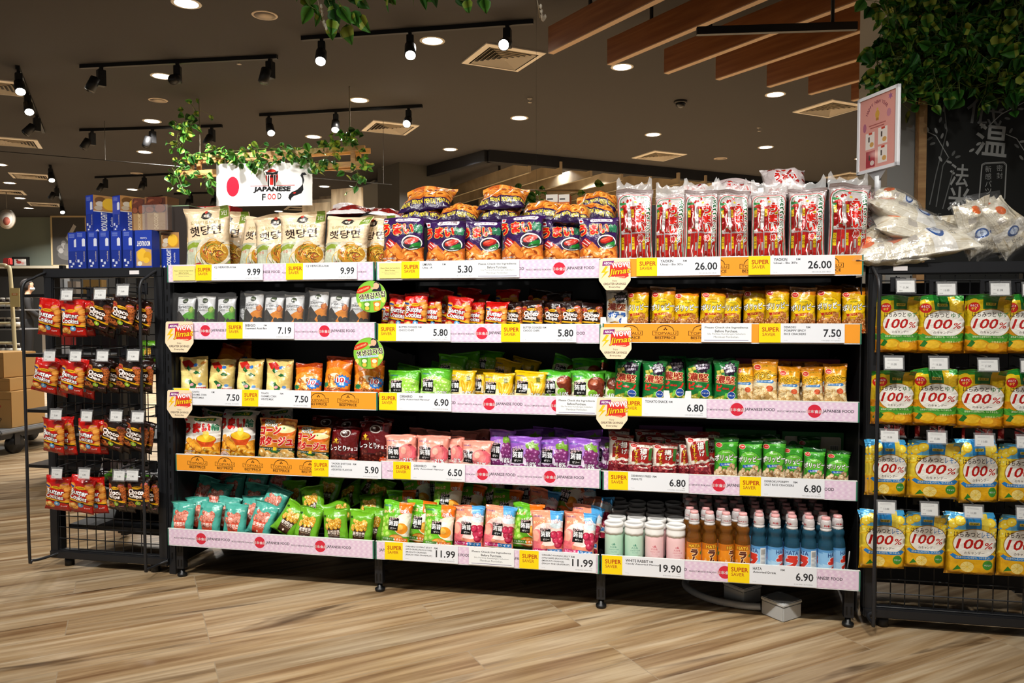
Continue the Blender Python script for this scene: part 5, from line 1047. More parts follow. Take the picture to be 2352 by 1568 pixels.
# ---------------------------------------------------------------- strips, cards and tags on the rails
def flat(name, art, w, loc, label, cat, rot=(0, 0, 0), th=.0012, group=None, mats=LAMC, edge='#e8e8e6', outline=None):
    h = w * art.H / art.W; m = MB()
    m.art(art, lambda x, y: V((x - w / 2, -th / 2, y - h / 2)), w)
    m.add([V((a * w / 2, y, c * h / 2)) for y in (-th / 2, th / 2) for a, c in ((-1, -1), (1, -1), (1, 1), (-1, 1))], [(5, 4, 7, 6), (0, 4, 5, 1), (1, 5, 6, 2), (2, 6, 7, 3), (3, 7, 4, 0)], edge)
    o = m.build(name, mats, None, loc, rot); return tag(o, label, cat, group)
def strip_pink(w, ph):
    a = Art(w * 1000, 66, '#e6cfe2'); W = w * 1000
    g = random.Random(3)
    for i in range(int(W / 11)):
        for j in range(6): a.ell(i * 11 + (j % 2) * 5.5, j * 12, 5, 4, '#ecdbe9' if (i + j) % 2 else '#e1c6dd', 8)
    x = ph - 265
    while x < W + 200:
        def okx(q, d): return q - d > 2 and q + d < W - 2
        if okx(x, 28):
            a.ell(x, 33, 23.5, 23.5, '#d42f45', 30); a.text('日本食品', x, 32, 12, '#c9b4b0', w=54, b=.03, out=[(.06, '#e9cfd4')])
        if okx(x + 79, 54): a.text('JAPANESE FOOD', x + 79, 33, 14, '#45434a', w=104, b=.028)
        elif okx(x + 46, 24): a.text('JAPAN', x + 47, 33, 14, '#45434a', w=40, b=.028)
        if okx(x - 78, 50): a.text('PRODUCT IMPORTED FROM JAPAN', x - 78, 29, 8, '#6c656e', w=96, b=.04, sh=.1)
        x += 265
    return a
def strip_orange(w, ph):
    a = Art(w * 1000, 66, '#f0a032'); W = w * 1000; x = ph
    while x < W - 50:
        if x > 50:
            c = '#4a2f10'; a.poly([(x - 46, 24), (x + 46, 24), (x + 46, 41), (x + 31, 41)] + [(x + 31 * cos(R(k)), 41 + 21 * sin(R(k))) for k in range(15, 166, 15)] + [(x - 31, 41), (x - 46, 41)], c)
            a.poly([(x - 44, 25.5), (x + 44, 25.5), (x + 44, 39.5), (x + 29, 39.5)] + [(x + 29 * cos(R(k)), 40 + 19 * sin(R(k))) for k in range(15, 166, 15)] + [(x - 29, 39.5), (x - 44, 39.5)], '#f0a032')
            a.text('TOPVALU', x, 32, 9, c, w=78, b=.01); a.text('BESTPRICE', x, 16, 10, c, w=74, b=.05)
            a.text('トップバリュ ベストプライス', x, 7, 4, c, w=64, b=.02)
            for k in (-4, 4): a.ell(x + k, 46, 3, 3, c, 8)
            a.ell(x, 51, 3, 3, c, 8); a.text('QUALITY AND PRICE', x, 57.5, 2.6, c, w=30)
        x += 128
    return a
PH = {(1, 0): ('p', 375), (1, 1): ('p', 720), (1, 2): ('o', 400), (2, 0): ('p', 160), (2, 1): ('p', 420), (2, 2): ('o', 96), (3, 0): ('o', 655), (3, 1): ('p', 445), (3, 2): ('p', 480), (4, 0): ('o', 98), (4, 1): ('p', 415), (4, 2): ('p', 420), (5, 0): ('p', 150), (5, 1): ('p', 250), (5, 2): ('p', 440)}
for (s, b), (k, ph) in PH.items():
    x0, x1 = BX[b]; w = x1 - x0 - .008; z = ZR[s][b] + .036
    a = strip_pink(w, ph) if k == 'p' else strip_orange(w, ph)
    flat('promo_strip', a, w, ((x0 + x1) / 2, YF[s] - .0032, z), f'{"pink printed food" if k == "p" else "orange printed price"} strip in the rail of the {SHN[s]} shelf, {BAYN[b]} bay', 'shelf strip')

def pcard(s, b, xl, xr, lines, price, date='1/01/2021-31/12/2021', rmx=.58, unit='', hide=0):
    y = YF[s] - .0078; z = ZR[s][b] + .036
    X0, X1 = X(xl, y, z), X(xr, y, z); w = (X1 - X0) * 1000; H = 68 if s > 1 else 66
    a = Art(w, H, '#e4e6ea'); yw = 74
    a.rect(0, 0, yw, H, '#f2d414')
    a.text('SUPER', 40, H * .68, 15, '#b3341c', w=58, b=.03); a.text('SAVER', 34, H * .42, 11, '#b4502a', w=44, b=.012)
    n = len(lines); y0 = H * .80 if n < 4 else H * .80
    for i, t in enumerate(lines):
        big = n == 1 or (i == 0 and n == 2 and t.isupper() and lines[1][:1].isupper() and not lines[1].isupper())
        a.text(t, yw + 12, y0 - i * (12 if n < 4 else 10.5), 9.5 if big else 7.2, '#303134', b=.026, al='l', w=min(len(t) * (7.4 if big else 5.6), w * (.47 if n < 4 else .36) if i else w * rmx - yw - 22))
    a.text('RM', w * rmx, H * .80, 7, '#3a3b3e', b=.01)
    a.text(price, w - 12, H * .50, 26, '#2f3034', w=20.5 * (len(price) - 1) * .93, b=.026, al='r')
    a.text('*Value Buy', yw + 10, 8, 3, '#8a8b90', al='l'); a.text(date, w - 14, 8, 4, '#6a6b70', al='r', w=62)
    if unit: a.text(unit, w - 14, 15, 3.4, '#6a6b70', al='r')
    o = flat('price_card', a, (X1 - X0), ((X0 + X1) / 2, y, z + .002), '', 'price card', (R(-3), 0, random.Random(xl).uniform(-.003, .003)))
    return o
def lab(o, t): o['label'] = t; return o
lab(pcard(1, 0, 449, 604, ['CJ VERICELLI'], '9.99', '01/06/2021-30/06/2021'), 'price card reading 9.99 under the tallest noodle bag')
lab(pcard(1, 0, 657, 820, ['CJ VERICELLI'], '9.99', '01/06/2021-30/06/2021'), 'price card reading 9.99 at the right end of the noodle shelf')
lab(pcard(1, 1, 922, 1092, ['UMAWA', 'Uma - A'], '5.30'), 'price card reading 5.30 below the purple ring snack bags')
lab(pcard(1, 2, 1462, 1655, ['YAOKIN', 'Umai - Bo 30\'s'], '26.00', '2021-03-26-2021-08-31'), 'price card reading 26.00 beside the savings tag on the top shelf')
lab(pcard(1, 2, 1719, 1918, ['YAOKIN', 'Umai - Bo 30\'s'], '26.00', '2021-03-26-2021-08-31'), 'price card reading 26.00 at the right end of the top shelf')
lab(pcard(2, 0, 520, 675, ['BIBIGO', 'Seaweed Asst flav'], '7.19', '01/06/2021-01/08/2021'), 'price card reading 7.19 under the seaweed packs')
lab(pcard(2, 1, 869, 1035, ['BUTTER COOKIES/', 'CHOCO CHIPS'], '5.80', unit='40G'), 'price card reading 5.80 under the red butter cookie bags')
lab(pcard(2, 1, 1151, 1324, ['BUTTER COOKIES/', 'CHOCO CHIPS'], '5.80', unit='40G'), 'price card reading 5.80 under the brown choco chip bags')
lab(pcard(2, 2, 1743, 1940, ['DENROKU', 'PORIPPY SPICY', 'RICE CRACKERS'], '7.50', unit='60G'), 'price card reading 7.50 under the yellow rice cracker bags')
lab(pcard(3, 0, 399, 556, ['TOHATO', 'CARAMEL CORN', 'WHITE MILK'], '7.50'), 'price card reading 7.50 under the cream caramel corn bags')
lab(pcard(3, 0, 556, 714, ['TOHATO', 'CARAMEL CORN', 'WHITE MILK'], '7.50'), 'price card reading 7.50 beside the orange strip of the third shelf')
lab(pcard(3, 1, 871, 1037, ['ORIHIRO', 'Jelly Assorted Flavour'], '6.90', '14/10/2020-30/12/2020'), 'price card reading 6.90 under the green and banana jelly bags')
lab(pcard(3, 2, 1428, 1623, ['TOHATO SNACK'], '6.80', unit='40G'), 'price card reading 6.80 under the green bean snack bags')
lab(pcard(4, 0, 716, 876, ['YAOKIN SHITTONI', 'BISCUITS', 'ASSORTED FLAVOUR'], '5.90', '01/01/2021-31/12/2021', .62), 'price card reading 5.90 under the dark red chocolate biscuit bags')
lab(pcard(4, 1, 903, 1068, ['ORIHIRO', 'Jelly Assorted Flavour'], '6.50'), 'price card reading 6.50 under the peach jelly bags')
lab(pcard(4, 2, 1397, 1582, ['DENROKU FRIED', 'PEANUTS'], '6.80', unit='40G'), 'price card reading 6.80 under the red fried peanut bags')
lab(pcard(4, 2, 1699, 1894, ['DENROKU PORIPPY', 'SALT RICE CRACKERS'], '6.80', unit='60G', rmx=.66), 'price card reading 6.80 under the green rice cracker bags')
JL = ['ORIHIRO KONAC JELLY', '(APPLE+GRAPE) (PEACH+LYCHEE)', '(MUSCAT+ORANGE)', '(PEACH+ PINK GRAPEFRUIT)']
lab(pcard(5, 1, 884, 1052, JL, '11.99', '01/06/2021-30/06/2021', .70, '12P'), 'price card reading 11.99 at the left end of the lowest jelly shelf')
lab(pcard(5, 1, 1193, 1369, JL, '11.99', '01/06/2021-30/06/2021', .70, '12P'), 'price card reading 11.99 at the right end of the lowest jelly shelf')
lab(pcard(5, 2, 1383, 1572, ['WHITE RABBIT', 'Candy Assorted Flavour'], '19.90', '01/01/2021-01/12/2021', .60, '190gms'), 'price card reading 19.90 under the pastel milk candy bottles')
lab(pcard(5, 2, 1672, 1876, ['HATA', 'Assorted Drink'], '6.90', '01/01/2021-31/12/2021', .62), 'price card reading 6.90 under the soda bottles')

def notice(s, b, xl, xr, yellow=False):
    y = YF[s] - .0068; z = ZR[s][b] + .036; X0, X1 = X(xl, y, z), X(xr, y, z); w = (X1 - X0) * 1000
    a = Art(w, 68 if not yellow else 60, '#eee08a' if yellow else '#eef0f0')
    c = '#5a5630' if yellow else '#45464a'; k = .62 if yellow else 1
    a.text('Please Check the Ingredients', w / 2, 51 - (1 - k) * 30, 8.5 * k, c, w=w * .86, b=.03); a.text('Before Purchase.', w / 2, 39 - (1 - k) * 20, 8.5 * k, c, w=w * .45, b=.03)
    a.text('Sila Periksa Kandungan Sebelum', w / 2, 28 - (1 - k) * 10, 7.5 * k, '#6c6d70', w=w * .76); a.text('Membuat Pembelian.', w / 2, 18, 7 * k, '#6c6d70', w=w * .5)
    if not yellow: a.rect(10, 5, w - 10, 7, '#6a5a8a')
    return flat('notice_card', a, X1 - X0, ((X0 + X1) / 2, y - (.0008 if not yellow else 0), z + (.003 if not yellow else 0)), '', 'notice')
lab(notice(1, 0, 397, 448, True), 'small yellow ingredients notice at the left end of the noodle shelf')
lab(notice(1, 1, 871, 922, True), 'small yellow ingredients notice left of the 5.30 price card')
lab(notice(1, 1, 1092, 1193), 'white ingredients notice on the top shelf right of the 5.30 card')
lab(notice(2, 2, 1611, 1726), 'white ingredients notice left of the rice cracker price card')
lab(notice(3, 1, 1277, 1373), 'white ingredients notice below the kiwi green jelly bags')
lab(notice(5, 1, 1077, 1181), 'white ingredients notice between the two 11.99 cards')

def shaped(name, outline, art, fn_w, loc, label, cat, rot=(0, 0, 0), th=.002, group=None, mats=LAMC):
    """a flat tag cut to an outline: artwork clipped to the outline polygon"""
    nO = len(outline); o, of, P = cut(outline, [(i, (i + 1) % nO) for i in range(nO)], art.p)
    x, y = P[:, 0], P[:, 1]; ins = np.zeros(len(of), bool)
    for (x0, y0), (x1, y1) in zip(outline, outline[1:] + outline[:1]):
        if y0 != y1: ins ^= ((y0 > y) != (y1 > y)) & (x < (x1 - x0) * (y - y0) / (y1 - y0) + x0)
    o, of, oc = paint(art, o, of, P, ins); k = fn_w / art.W; m = MB()
    m.add([V(((p[0] - art.W / 2) * k, -th / 2, (p[1] - art.H / 2) * k)) for p in o], of, oc)
    n = len(outline); B = [V(((p[0] - art.W / 2) * k, y, (p[1] - art.H / 2) * k)) for y in (-th / 2, th / 2) for p in outline]
    m.add(B, [tuple(range(n, 2 * n))[::-1]] + [(i, n + i, n + (i + 1) % n, (i + 1) % n) for i in range(n)], '#e8dcc8')
    return tag(m.build(name, mats, None, loc, rot), label, cat, group)
def wow():
    a = Art(100, 100, '#ecd9b8')
    a.poly([(36, 78), (88, 78), (92, 44), (80, 38), (34, 44)], '#d8382c')
    a.poly([(14, 90), (48, 92), (44, 78), (12, 76)], '#8a2a7a'); a.text('AEON', 29, 84, 7, '#fff', w=24, b=.04)
    a.text('WOW!', 68, 79, 15, '#ffffff', w=54, b=.06, rot=4, out=[(.10, '#c02a24')])
    a.text('Jimat', 64, 57, 22, '#f4c81e', w=66, b=.03, sh=.25, rot=6, out=[(.08, '#a8201c')])
    a.poly([(22, 76), (8, 54), (20, 56), (8, 36), (32, 60), (20, 59), (30, 74)], '#f0c21e'); a.text('@ supermarket', 64, 42, 4.5, '#ffe8c0', w=34, b=.03)
    a.text('Enjoy', 50, 30, 6, '#5a4a40', b=.01); a.text('GREATER SAVINGS', 50, 21, 6.4, '#4a3a34', w=68, b=.03); a.text('Everyday', 50, 11, 6, '#5a4a40', w=34, b=.02)
    return a
OUT = [(26, 2), (74, 2), (78, 4), (97, 30), (98, 34), (96, 94), (92, 98), (8, 98), (4, 94), (2, 34), (3, 30), (22, 4)]
WOW = wow()
for (xl, xr, yt, yb, s, b, t) in [(379, 445, 740, 807, 2, 0, 'hexagonal cream savings tag at the left end of the seaweed shelf'), (383, 442, 892, 963, 3, 0, 'hexagonal cream savings tag at the left end of the caramel corn shelf'),
        (1374, 1450, 592, 668, 1, 1, 'hexagonal cream savings tag on the top rail below the clear stick bags'), (1376, 1452, 751, 824, 2, 1, 'hexagonal cream savings tag on the rail below the white potato snack'), (1368, 1443, 914, 984, 3, 1, 'hexagonal cream savings tag on the rail left of the 6.80 bean snack card')]:
    y = YF[s] - .016; c = at_y((xl + xr) / 2, (yt + yb) / 2, y); w = at_y(xr, yt + 30, y).x - at_y(xl, yt + 30, y).x
    o = shaped('shelf_talker', OUT, WOW, w, c, t, 'shelf sign', (R(-2), 0, .04))
    h = w * .98
    MB().box((0, .006, h * .38), (.02, .010, .012), '#dfe4e4').build('clip', LAMC, o)
def wobbler():
    a = Art(100, 100, '#7fb93c')
    a.ell(50, 50, 46, 46, '#86c242', 30)
    a.poly([(52, 66), (62, 84), (72, 92), (80, 84), (84, 66)], '#1f2430'); a.ell(66, 84, 9, 11, '#e2b492', 14); a.poly([(56, 90), (64, 98), (78, 96), (76, 88), (66, 93)], '#242428'); a.poly([(50, 78), (60, 80), (62, 74), (50, 72)], '#e2b492')
    a.ell(24, 72, 26, 9, '#d0381e', 18, 20); a.text('노-감성으로유명한', 24, 72, 6, '#f6dca0', w=40, rot=20, b=.03)
    a.text('생생감자칩', 52, 53, 18, '#1c1a14', w=84, b=.05, rot=8, out=[(.09, '#f4ecd0')])
    a.rect(14, 37, 82, 43, '#c8e0e8', 5); a.text('바로 거제로 고집한감자', 48, 40, 4.5, '#2a6ab0', w=58, rot=5)
    for x in (36, 68): a.poly([(x - 12, 34), (x + 12, 36), (x + 9, 6), (x - 9, 6)], '#5f9a2c' if x < 50 else '#e88a28'); a.ell(x, 26, 8, 6, '#f2e8c8', 12); a.ell(x, 14, 7, 6, '#f0c050', 12)
    a.ell(88, 40, 7, 9, '#f0d86a', 12, 20); a.ell(12, 24, 6, 8, '#f0d86a', 12)
    return a
WB = wobbler()
for (cx, cy, s, t) in [(853, 681, 2, 'round green potato chip sign hanging below the noodle shelf'), (847, 811, 3, 'round green potato chip sign hanging below the seaweed shelf')]:
    y = YF[s] - .03; c = at_y(cx, cy, y); w = at_y(cx + 35, cy, y).x - at_y(cx - 35, cy, y).x
    o = shaped('round_wobbler', [(50 + 49 * cos(k * pi / 20), 50 + 49 * sin(k * pi / 20)) for k in range(40)], WB, w, c, t, 'shelf sign', (0, 0, .05))
    zr = ZR[s - 1][0] + .01 - c.z
    MB().tube([(0, .002, w * .3), (0, .01, w * .6), (0, .018, zr)], .0016, '#e4eaea', 5).build('clear_arm', CLEAR, o)

# ---------------------------------------------------------------- rows of goods
def row(key, desc, where, s, b, items, cat='snack bag', group=None, z=None, yoff=0, lean=6, start=0):
    k = KIND[key]; zs = shelf_top(s, b) + .0005 if z is None else z; prev = -1e9; tog = 0; n = 0
    for it in items:
        xl, xr, yt = it[:3]; roll = it[3] if len(it) > 3 else 0; dy = it[4] if len(it) > 4 else None
        if dy is None:
            tog = (1 - tog) if xl < prev - 1 else 0; dy = tog * k['d'] * .75
        prev = xr
        y = YF[s] + .021 + k['d'] / 2 + dy + yoff
        xc = (xl + xr) / 2; xw = 1.07 * (X(xr, y, zs + .1) - X(xl, y, zs + .1)); xx = X(xc, y, zs + .06)
        zt = at_y(xc, yt, y + .02).z; hn = zt - zs
        sx = max(.78, min(1.12, xw / k['w'])); sz = max(.78, min(1.2, hn / k['h'] / cos(R(lean)))); g = random.Random(int(xl * 7 + s))
        o = bag(key, (xx, y, zs + k['w'] / 2 * abs(sin(R(roll))) * sx + .001), (R(-lean), R(roll), R(g.uniform(-11, 11))), (sx, min(1, sx), sz), '', cat, group)
        o['label'] = f'{nth(n + start)} {desc} {where}'; n += 1
SG = lambda s, b, what: f'{what} on the {SHN[s]} shelf'
row('noodle', 'cream noodle bag', 'on the top shelf, counting from its left end', 1, 0, [(424, 532, 472, -3, .0), (540, 640, 500, 4, .07), (592, 690, 500, -4, .035), (645, 742, 490, 0, .005), (733, 842, 497, 2, .0), (800, 905, 500, 0, .06)], group='noodle bags', lean=9)
row('noodle', 'half hidden cream noodle bag', 'standing behind the front noodle bags', 1, 0, [(455, 560, 462, 4, .12), (640, 725, 474, -4, .14)], group='noodle bags at the back', lean=12)
row('mentai', 'purple ring snack bag', 'standing on the top shelf of the middle bay', 1, 1, [(874, 976, 498, 1), (975, 1069, 508, 0), (1062, 1151, 507, 0), (1151, 1248, 494, -1), (1242, 1340, 508, 1), (1331, 1420, 499, 0)], group='purple ring snack bags')
row('stick', 'clear bag of wrapped snack sticks', 'standing on the top shelf', 1, 2, [(1413, 1494, 436, -1), (1495, 1567, 442, 0), (1569, 1648, 441, 1), (1649, 1722, 440, 0), (1723, 1803, 438, 0), (1804, 1888, 436, 0), (1891, 1985, 428, 2)], group='bags of wrapped snack sticks', lean=4)
row('butter', 'red butter cookie bag', 'on the second shelf', 2, 1, [(876, 914, 694, 2, .05), (889, 934, 680, 5, .02), (926, 979, 676, 2, 0), (972, 1016, 683, -2, .03), (1018, 1078, 686, 6, 0), (1067, 1112, 696, 0, .03), (1111, 1163, 694, 3, 0)], group='butter cookie bags', cat='cookie bag')
row('choco', 'brown choco chip bag', 'on the second shelf', 2, 1, [(1154, 1201, 696, 0, .03), (1198, 1247, 690, -1, 0), (1245, 1293, 694, 2, .03), (1288, 1338, 694, -2, 0), (1333, 1386, 702, 0, .02)], group='choco chip bags', cat='cookie bag')
row('potato', 'white potato snack bag', 'in a small white tray on the second shelf', 2, 2, [(1388, 1442, 667, 0, .022)])
row('porippy_y', 'yellow rice cracker peanut bag', 'on the second shelf', 2, 2, [(1440, 1490, 662), (1490, 1546, 660), (1546, 1603, 664), (1602, 1660, 665, 4, .0), (1653, 1702, 667, 4, .03), (1700, 1754, 658, 0), (1757, 1812, 656, 1), (1812, 1870, 661), (1871, 1928, 655), (1931, 1986, 660)], group='yellow rice cracker bags', lean=4)
row('cara_w', 'cream caramel corn bag', 'with a festive print on the third shelf', 3, 0, [(416, 478, 821, -3, 0), (472, 537, 826, 1, .03), (538, 605, 824, 1, 0), (606, 674, 825, 0, .0)], group='cream caramel corn bags')
row('cara_o', 'orange caramel corn bag', 'on the third shelf', 3, 0, [(674, 740, 834, 0, .0), (739, 807, 820, 2, .0), (809, 882, 828, 2, .0)], group='orange caramel corn bags')
row('muscat', 'pale green grape jelly bag', 'on the third shelf', 3, 1, [(893, 963, 850, 0, 0), (963, 1036, 848, 2, .0)], group='small jelly bags', cat='jelly bag')
row('banana', 'yellow banana jelly bag', 'on the third shelf', 3, 1, [(1024, 1090, 850, 0, .03), (1078, 1126, 849, 3, .055), (1109, 1178, 857, 2, 0), (1172, 1245, 854, 3, .0)], group='small jelly bags', cat='jelly bag')
row('appleg', 'bright green brown-fruit jelly bag', 'on the third shelf', 3, 1, [(1237, 1310, 850, -1, .01), (1309, 1391, 851, 0, .0)], group='small jelly bags', cat='jelly bag')
row('bean', 'dark green bean snack bag', 'on the third shelf', 3, 2, [(1408, 1469, 826, 2), (1468, 1522, 830, 1), (1512, 1580, 818, 0, .024), (1575, 1639, 823, -2, .02), (1639, 1695, 829, 0)], group='green bean snack bags')
row('batapi', 'cream and yellow peanut bag', 'on the third shelf', 3, 2, [(1687, 1732, 836, 0, .02), (1729, 1786, 826, 0, 0), (1786, 1838, 842, 1, .0), (1837, 1886, 844, -2, .0), (1887, 1939, 837, -1, .0)], group='butter peanut bags')
row('cheese', 'white cheese ring snack bag', 'on the fourth shelf', 4, 0, [(424, 504, 957, 1, 0), (498, 587, 944, 1, .02)], group='cheese ring snack bags')
row('potage', 'orange corn snack bag', 'on the fourth shelf', 4, 0, [(589, 680, 962, 2, 0), (674, 755, 980, 1, .01)], group='corn snack bags')
row('chocobis', 'dark red chocolate biscuit bag', 'on the fourth shelf', 4, 0, [(756, 823, 980, 0, .01), (818, 893, 969, 1, .02)], group='chocolate biscuit bags', cat='biscuit bag')
row('peach', 'pink peach jelly bag', 'on the fourth shelf', 4, 1, [(885, 958, 998, 0, 0), (957, 1028, 1001, 2, .0), (1015, 1066, 1003, -2, .03), (1057, 1129, 1011, 0, 0)], group='small jelly bags of the fourth shelf', cat='jelly bag')
row('grape', 'purple grape jelly bag', 'on the fourth shelf', 4, 1, [(1119, 1176, 988, 4, .03), (1169, 1242, 1001, 0, 0), (1236, 1313, 1005, 0, .01), (1300, 1374, 1006, 2, .0)], group='small jelly bags of the fourth shelf', cat='jelly bag')
row('redpea', 'red fried peanut bag', 'on the fourth shelf', 4, 2, [(1394, 1451, 999, 3, .03), (1440, 1496, 1018, 4, 0), (1492, 1549, 1025, 2, 0), (1557, 1596, 1020, 2, .03), (1586, 1638, 1001, -5, 0)], group='red peanut bags')
row('porippy_g', 'green rice cracker peanut bag', 'on the fourth shelf', 4, 2, [(1633, 1687, 1005, 1), (1688, 1742, 1010, 0), (1743, 1797, 1010, 0), (1794, 1844, 1022, 3), (1845, 1893, 1030, 2), (1893, 1946, 1045, 3)], group='green rice cracker bags')

# bags half buried in the shade behind the front rows
def dim(key, s, b, items, label, group, cat='snack bag', sc=1.0):
    zs = shelf_top(s, b); g = random.Random(s * 31 + b * 7 + len(items))
    for it in items:
        px, py, dep = it[:3]; roll = it[3] if len(it) > 3 else g.uniform(-14, 14); k = KIND[key]
        y = YF[s] + dep; P = at_y(px, py, y)     # px, py: middle of its top edge
        lift = k['w'] / 2 * sc * abs(sin(R(roll))) + .002; zb = max(zs + lift, P.z - k['h'] * sc * cos(R(14)))
        bag(key, (P.x, y, zb), (R(-14), R(roll), R(g.uniform(-14, 14))), (sc, sc, max(.72, min(1.1, (P.z - zb) / k['h'] / sc + .03)) * sc), label, cat, group)
dim('butter', 2, 1, [(1000, 664, .11, 8), (1060, 660, .14, 10), (1080, 672, .10, 6), (960, 672, .16, -4), (1157, 664, .13, 3)], 'dim red cookie bag in the shade behind the butter cookies', 'dim red cookie bags', 'cookie bag')
dim('choco', 2, 1, [(1225, 664, .12, 8), (1290, 672, .11, -4), (1345, 684, .12, 3)], 'dim brown cookie bag in the shade behind the choco chips', 'dim brown cookie bags', 'cookie bag')
dim('porippy_y', 2, 2, [(1460, 659, .10, 0), (1518, 657, .10, 1), (1578, 659, .10, 0), (1645, 662, .12, 3), (1785, 653, .09, 1), (1845, 655, .11, 0), (1965, 654, .09, 0)], 'dim yellow bag right behind the front rice cracker bags', 'dim rice cracker bags')
dim('cara_o', 3, 0, [(505, 792, .17, 16)], 'tilted red orange bag behind the cream caramel corn bags', 'dim caramel corn bags')
dim('cara_o', 3, 0, [(550, 786, .24, -6)], 'dim caramel corn bag in the shade under the seaweed shelf', 'dim caramel corn bags')
dim('muscat', 3, 1, [(925, 838, .12), (1030, 818, .12, 8), (1000, 834, .20), (1075, 812, .20, -5), (1110, 806, .22, 5)], 'dim green jelly bag in the shade behind the grape jelly', 'dim green jelly bags', 'jelly bag')
dim('banana', 3, 1, [(1150, 826, .16, 12), (1190, 822, .19, 14)], 'dim yellow jelly bag in the shade behind the banana jelly', 'dim banana jelly bags', 'jelly bag')
dim('appleg', 3, 1, [(1285, 818, .17, 20), (1345, 826, .15, 4), (1370, 822, .20, -6), (1395, 855, .08, 0)], 'dim bag in the shade behind the brown-fruit jelly bags', 'dim fruit jelly bags', 'jelly bag')
dim('batapi', 3, 2, [(1800, 832, .10, 0), (1850, 832, .10, 0), (1878, 836, .07, 3)], 'dim yellow peanut bag right behind the front peanut bags', 'dim peanut bags')
dim('bean', 3, 2, [(1440, 822, .10, 0), (1600, 824, .12, 0), (1665, 826, .12, 0)], 'dim green bag right behind the bean snack row', 'dim bean bags')
dim('cheese', 4, 0, [(470, 945, .14, 8), (545, 938, .17, -6), (640, 944, .20, -8)], 'dim white bag in the shade behind the cheese ring snacks', 'dim cheese ring bags')
dim('chocobis', 4, 0, [(790, 965, .16, -5), (850, 960, .17, 6), (735, 958, .2, 3)], 'dim red bag in the shade behind the chocolate biscuits', 'dim biscuit bags', 'biscuit bag')
dim('peach', 4, 1, [(1000, 992, .14, 8), (1060, 992, .13, 3), (1098, 990, .2, -6), (960, 986, .2, 5)], 'dim pink jelly bag in the shade behind the peach jelly', 'dim peach jelly bags', 'jelly bag')
dim('grape', 4, 1, [(1215, 988, .14, -3), (1300, 992, .13, 6), (1362, 996, .10, -8), (1255, 984, .2, 3), (1385, 1006, .10, 0)], 'dim purple jelly bag in the shade behind the grape jelly', 'dim grape jelly bags', 'jelly bag')
dim('redpea', 4, 2, [(1418, 990, .12, 2), (1485, 990, .18, 0), (1528, 992, .16, 0), (1505, 1004, .12, 0), (1545, 1008, .11, 0), (1580, 1002, .14, 0), (1630, 996, .1, 3)], 'dim peanut bag in the shade behind the red peanut bags', 'dim red peanut bags')
dim('porippy_g', 4, 2, [(1665, 1000, .10, 0), (1720, 1004, .10, 0), (1765, 1002, .13, 0), (1862, 1006, .18, 0)], 'dim green bag right behind the rice cracker row', 'dim green cracker bags')

# bottom shelf: popcorn heap and twelve-piece jelly
def heap(key, s, b, items, desc, group, cat='snack bag'):
    k = KIND[key]; zs = shelf_top(s, b)
    for i, (px, py, dep, roll, tilt, lbl) in enumerate(items):   # px, py: centre of the bag
        y = YF[s] + dep; P = at_y(px, py, y); Rm = Euler((R(-tilt), R(roll), 0)).to_matrix()
        o = P - Rm @ V((0, 0, k['h'] / 2))
        low = min((o + Rm @ V((a * k['w'] / 2, q, c * k['h']))).z for a in (-1, 1) for c in (0, 1) for q in (-.01, .01))
        if low < zs: o.z += zs - low
        bag(key, o, (R(-tilt), R(roll), 0), 1, lbl or desc, cat, group)
heap('pop_t', 5, 0, [(421, 1200, .045, 0, 14, 'leftmost teal popcorn bag in the bottom front row'), (483, 1200, .055, 2, 12, 'second teal popcorn bag in the bottom front row'), (541, 1200, .055, 2, 10, 'third teal popcorn bag in the bottom front row'), (604, 1196, .06, 14, 20, 'teal popcorn bag leaning beside the green popcorn'),
    (630, 1154, .13, 18, 24, 'upper tilted teal popcorn bag next to the green bag'), (488, 1148, .14, 6, 30, 'teal popcorn bag lying on top of the front row'), (455, 1178, .11, -6, 20, None), (520, 1178, .115, 5, 18, None), (570, 1176, .12, -4, 22, None), (470, 1130, .22, 10, 25, None), (530, 1126, .23, -10, 30, None), (578, 1120, .24, 4, 18, None), (580, 1150, .17, 3, 28, None), (640, 1108, .30, 8, 30, None), (520, 1104, .32, -12, 50, None)],
    'dim teal popcorn bag deeper in the bottom shelf heap', 'teal popcorn bags', 'popcorn bag')
heap('pop_g', 5, 0, [(668, 1200, .06, 28, 26, 'green popcorn bag lying tilted beside the teal bags'), (710, 1215, .045, 8, 20, 'green popcorn bag half hidden by the tilted one'), (771, 1206, .03, -4, 6, 'green popcorn bag tipping over the bottom rail'), (829, 1212, .05, 3, 10, 'green popcorn bag at the right end of its front row'),
    (715, 1155, .13, -16, 22, 'upper green popcorn bag standing on the heap'), (857, 1206, .10, 4, 16, None), (850, 1170, .15, -12, 30, None), (755, 1126, .24, 8, 24, None), (800, 1140, .24, -30, 50, None), (840, 1120, .28, 30, 50, None), (675, 1140, .22, -6, 20, None), (870, 1135, .25, 14, 30, None), (780, 1176, .14, 70, 50, None)],
    'dim green popcorn bag deeper in the bottom shelf heap', 'green popcorn bags', 'popcorn bag')
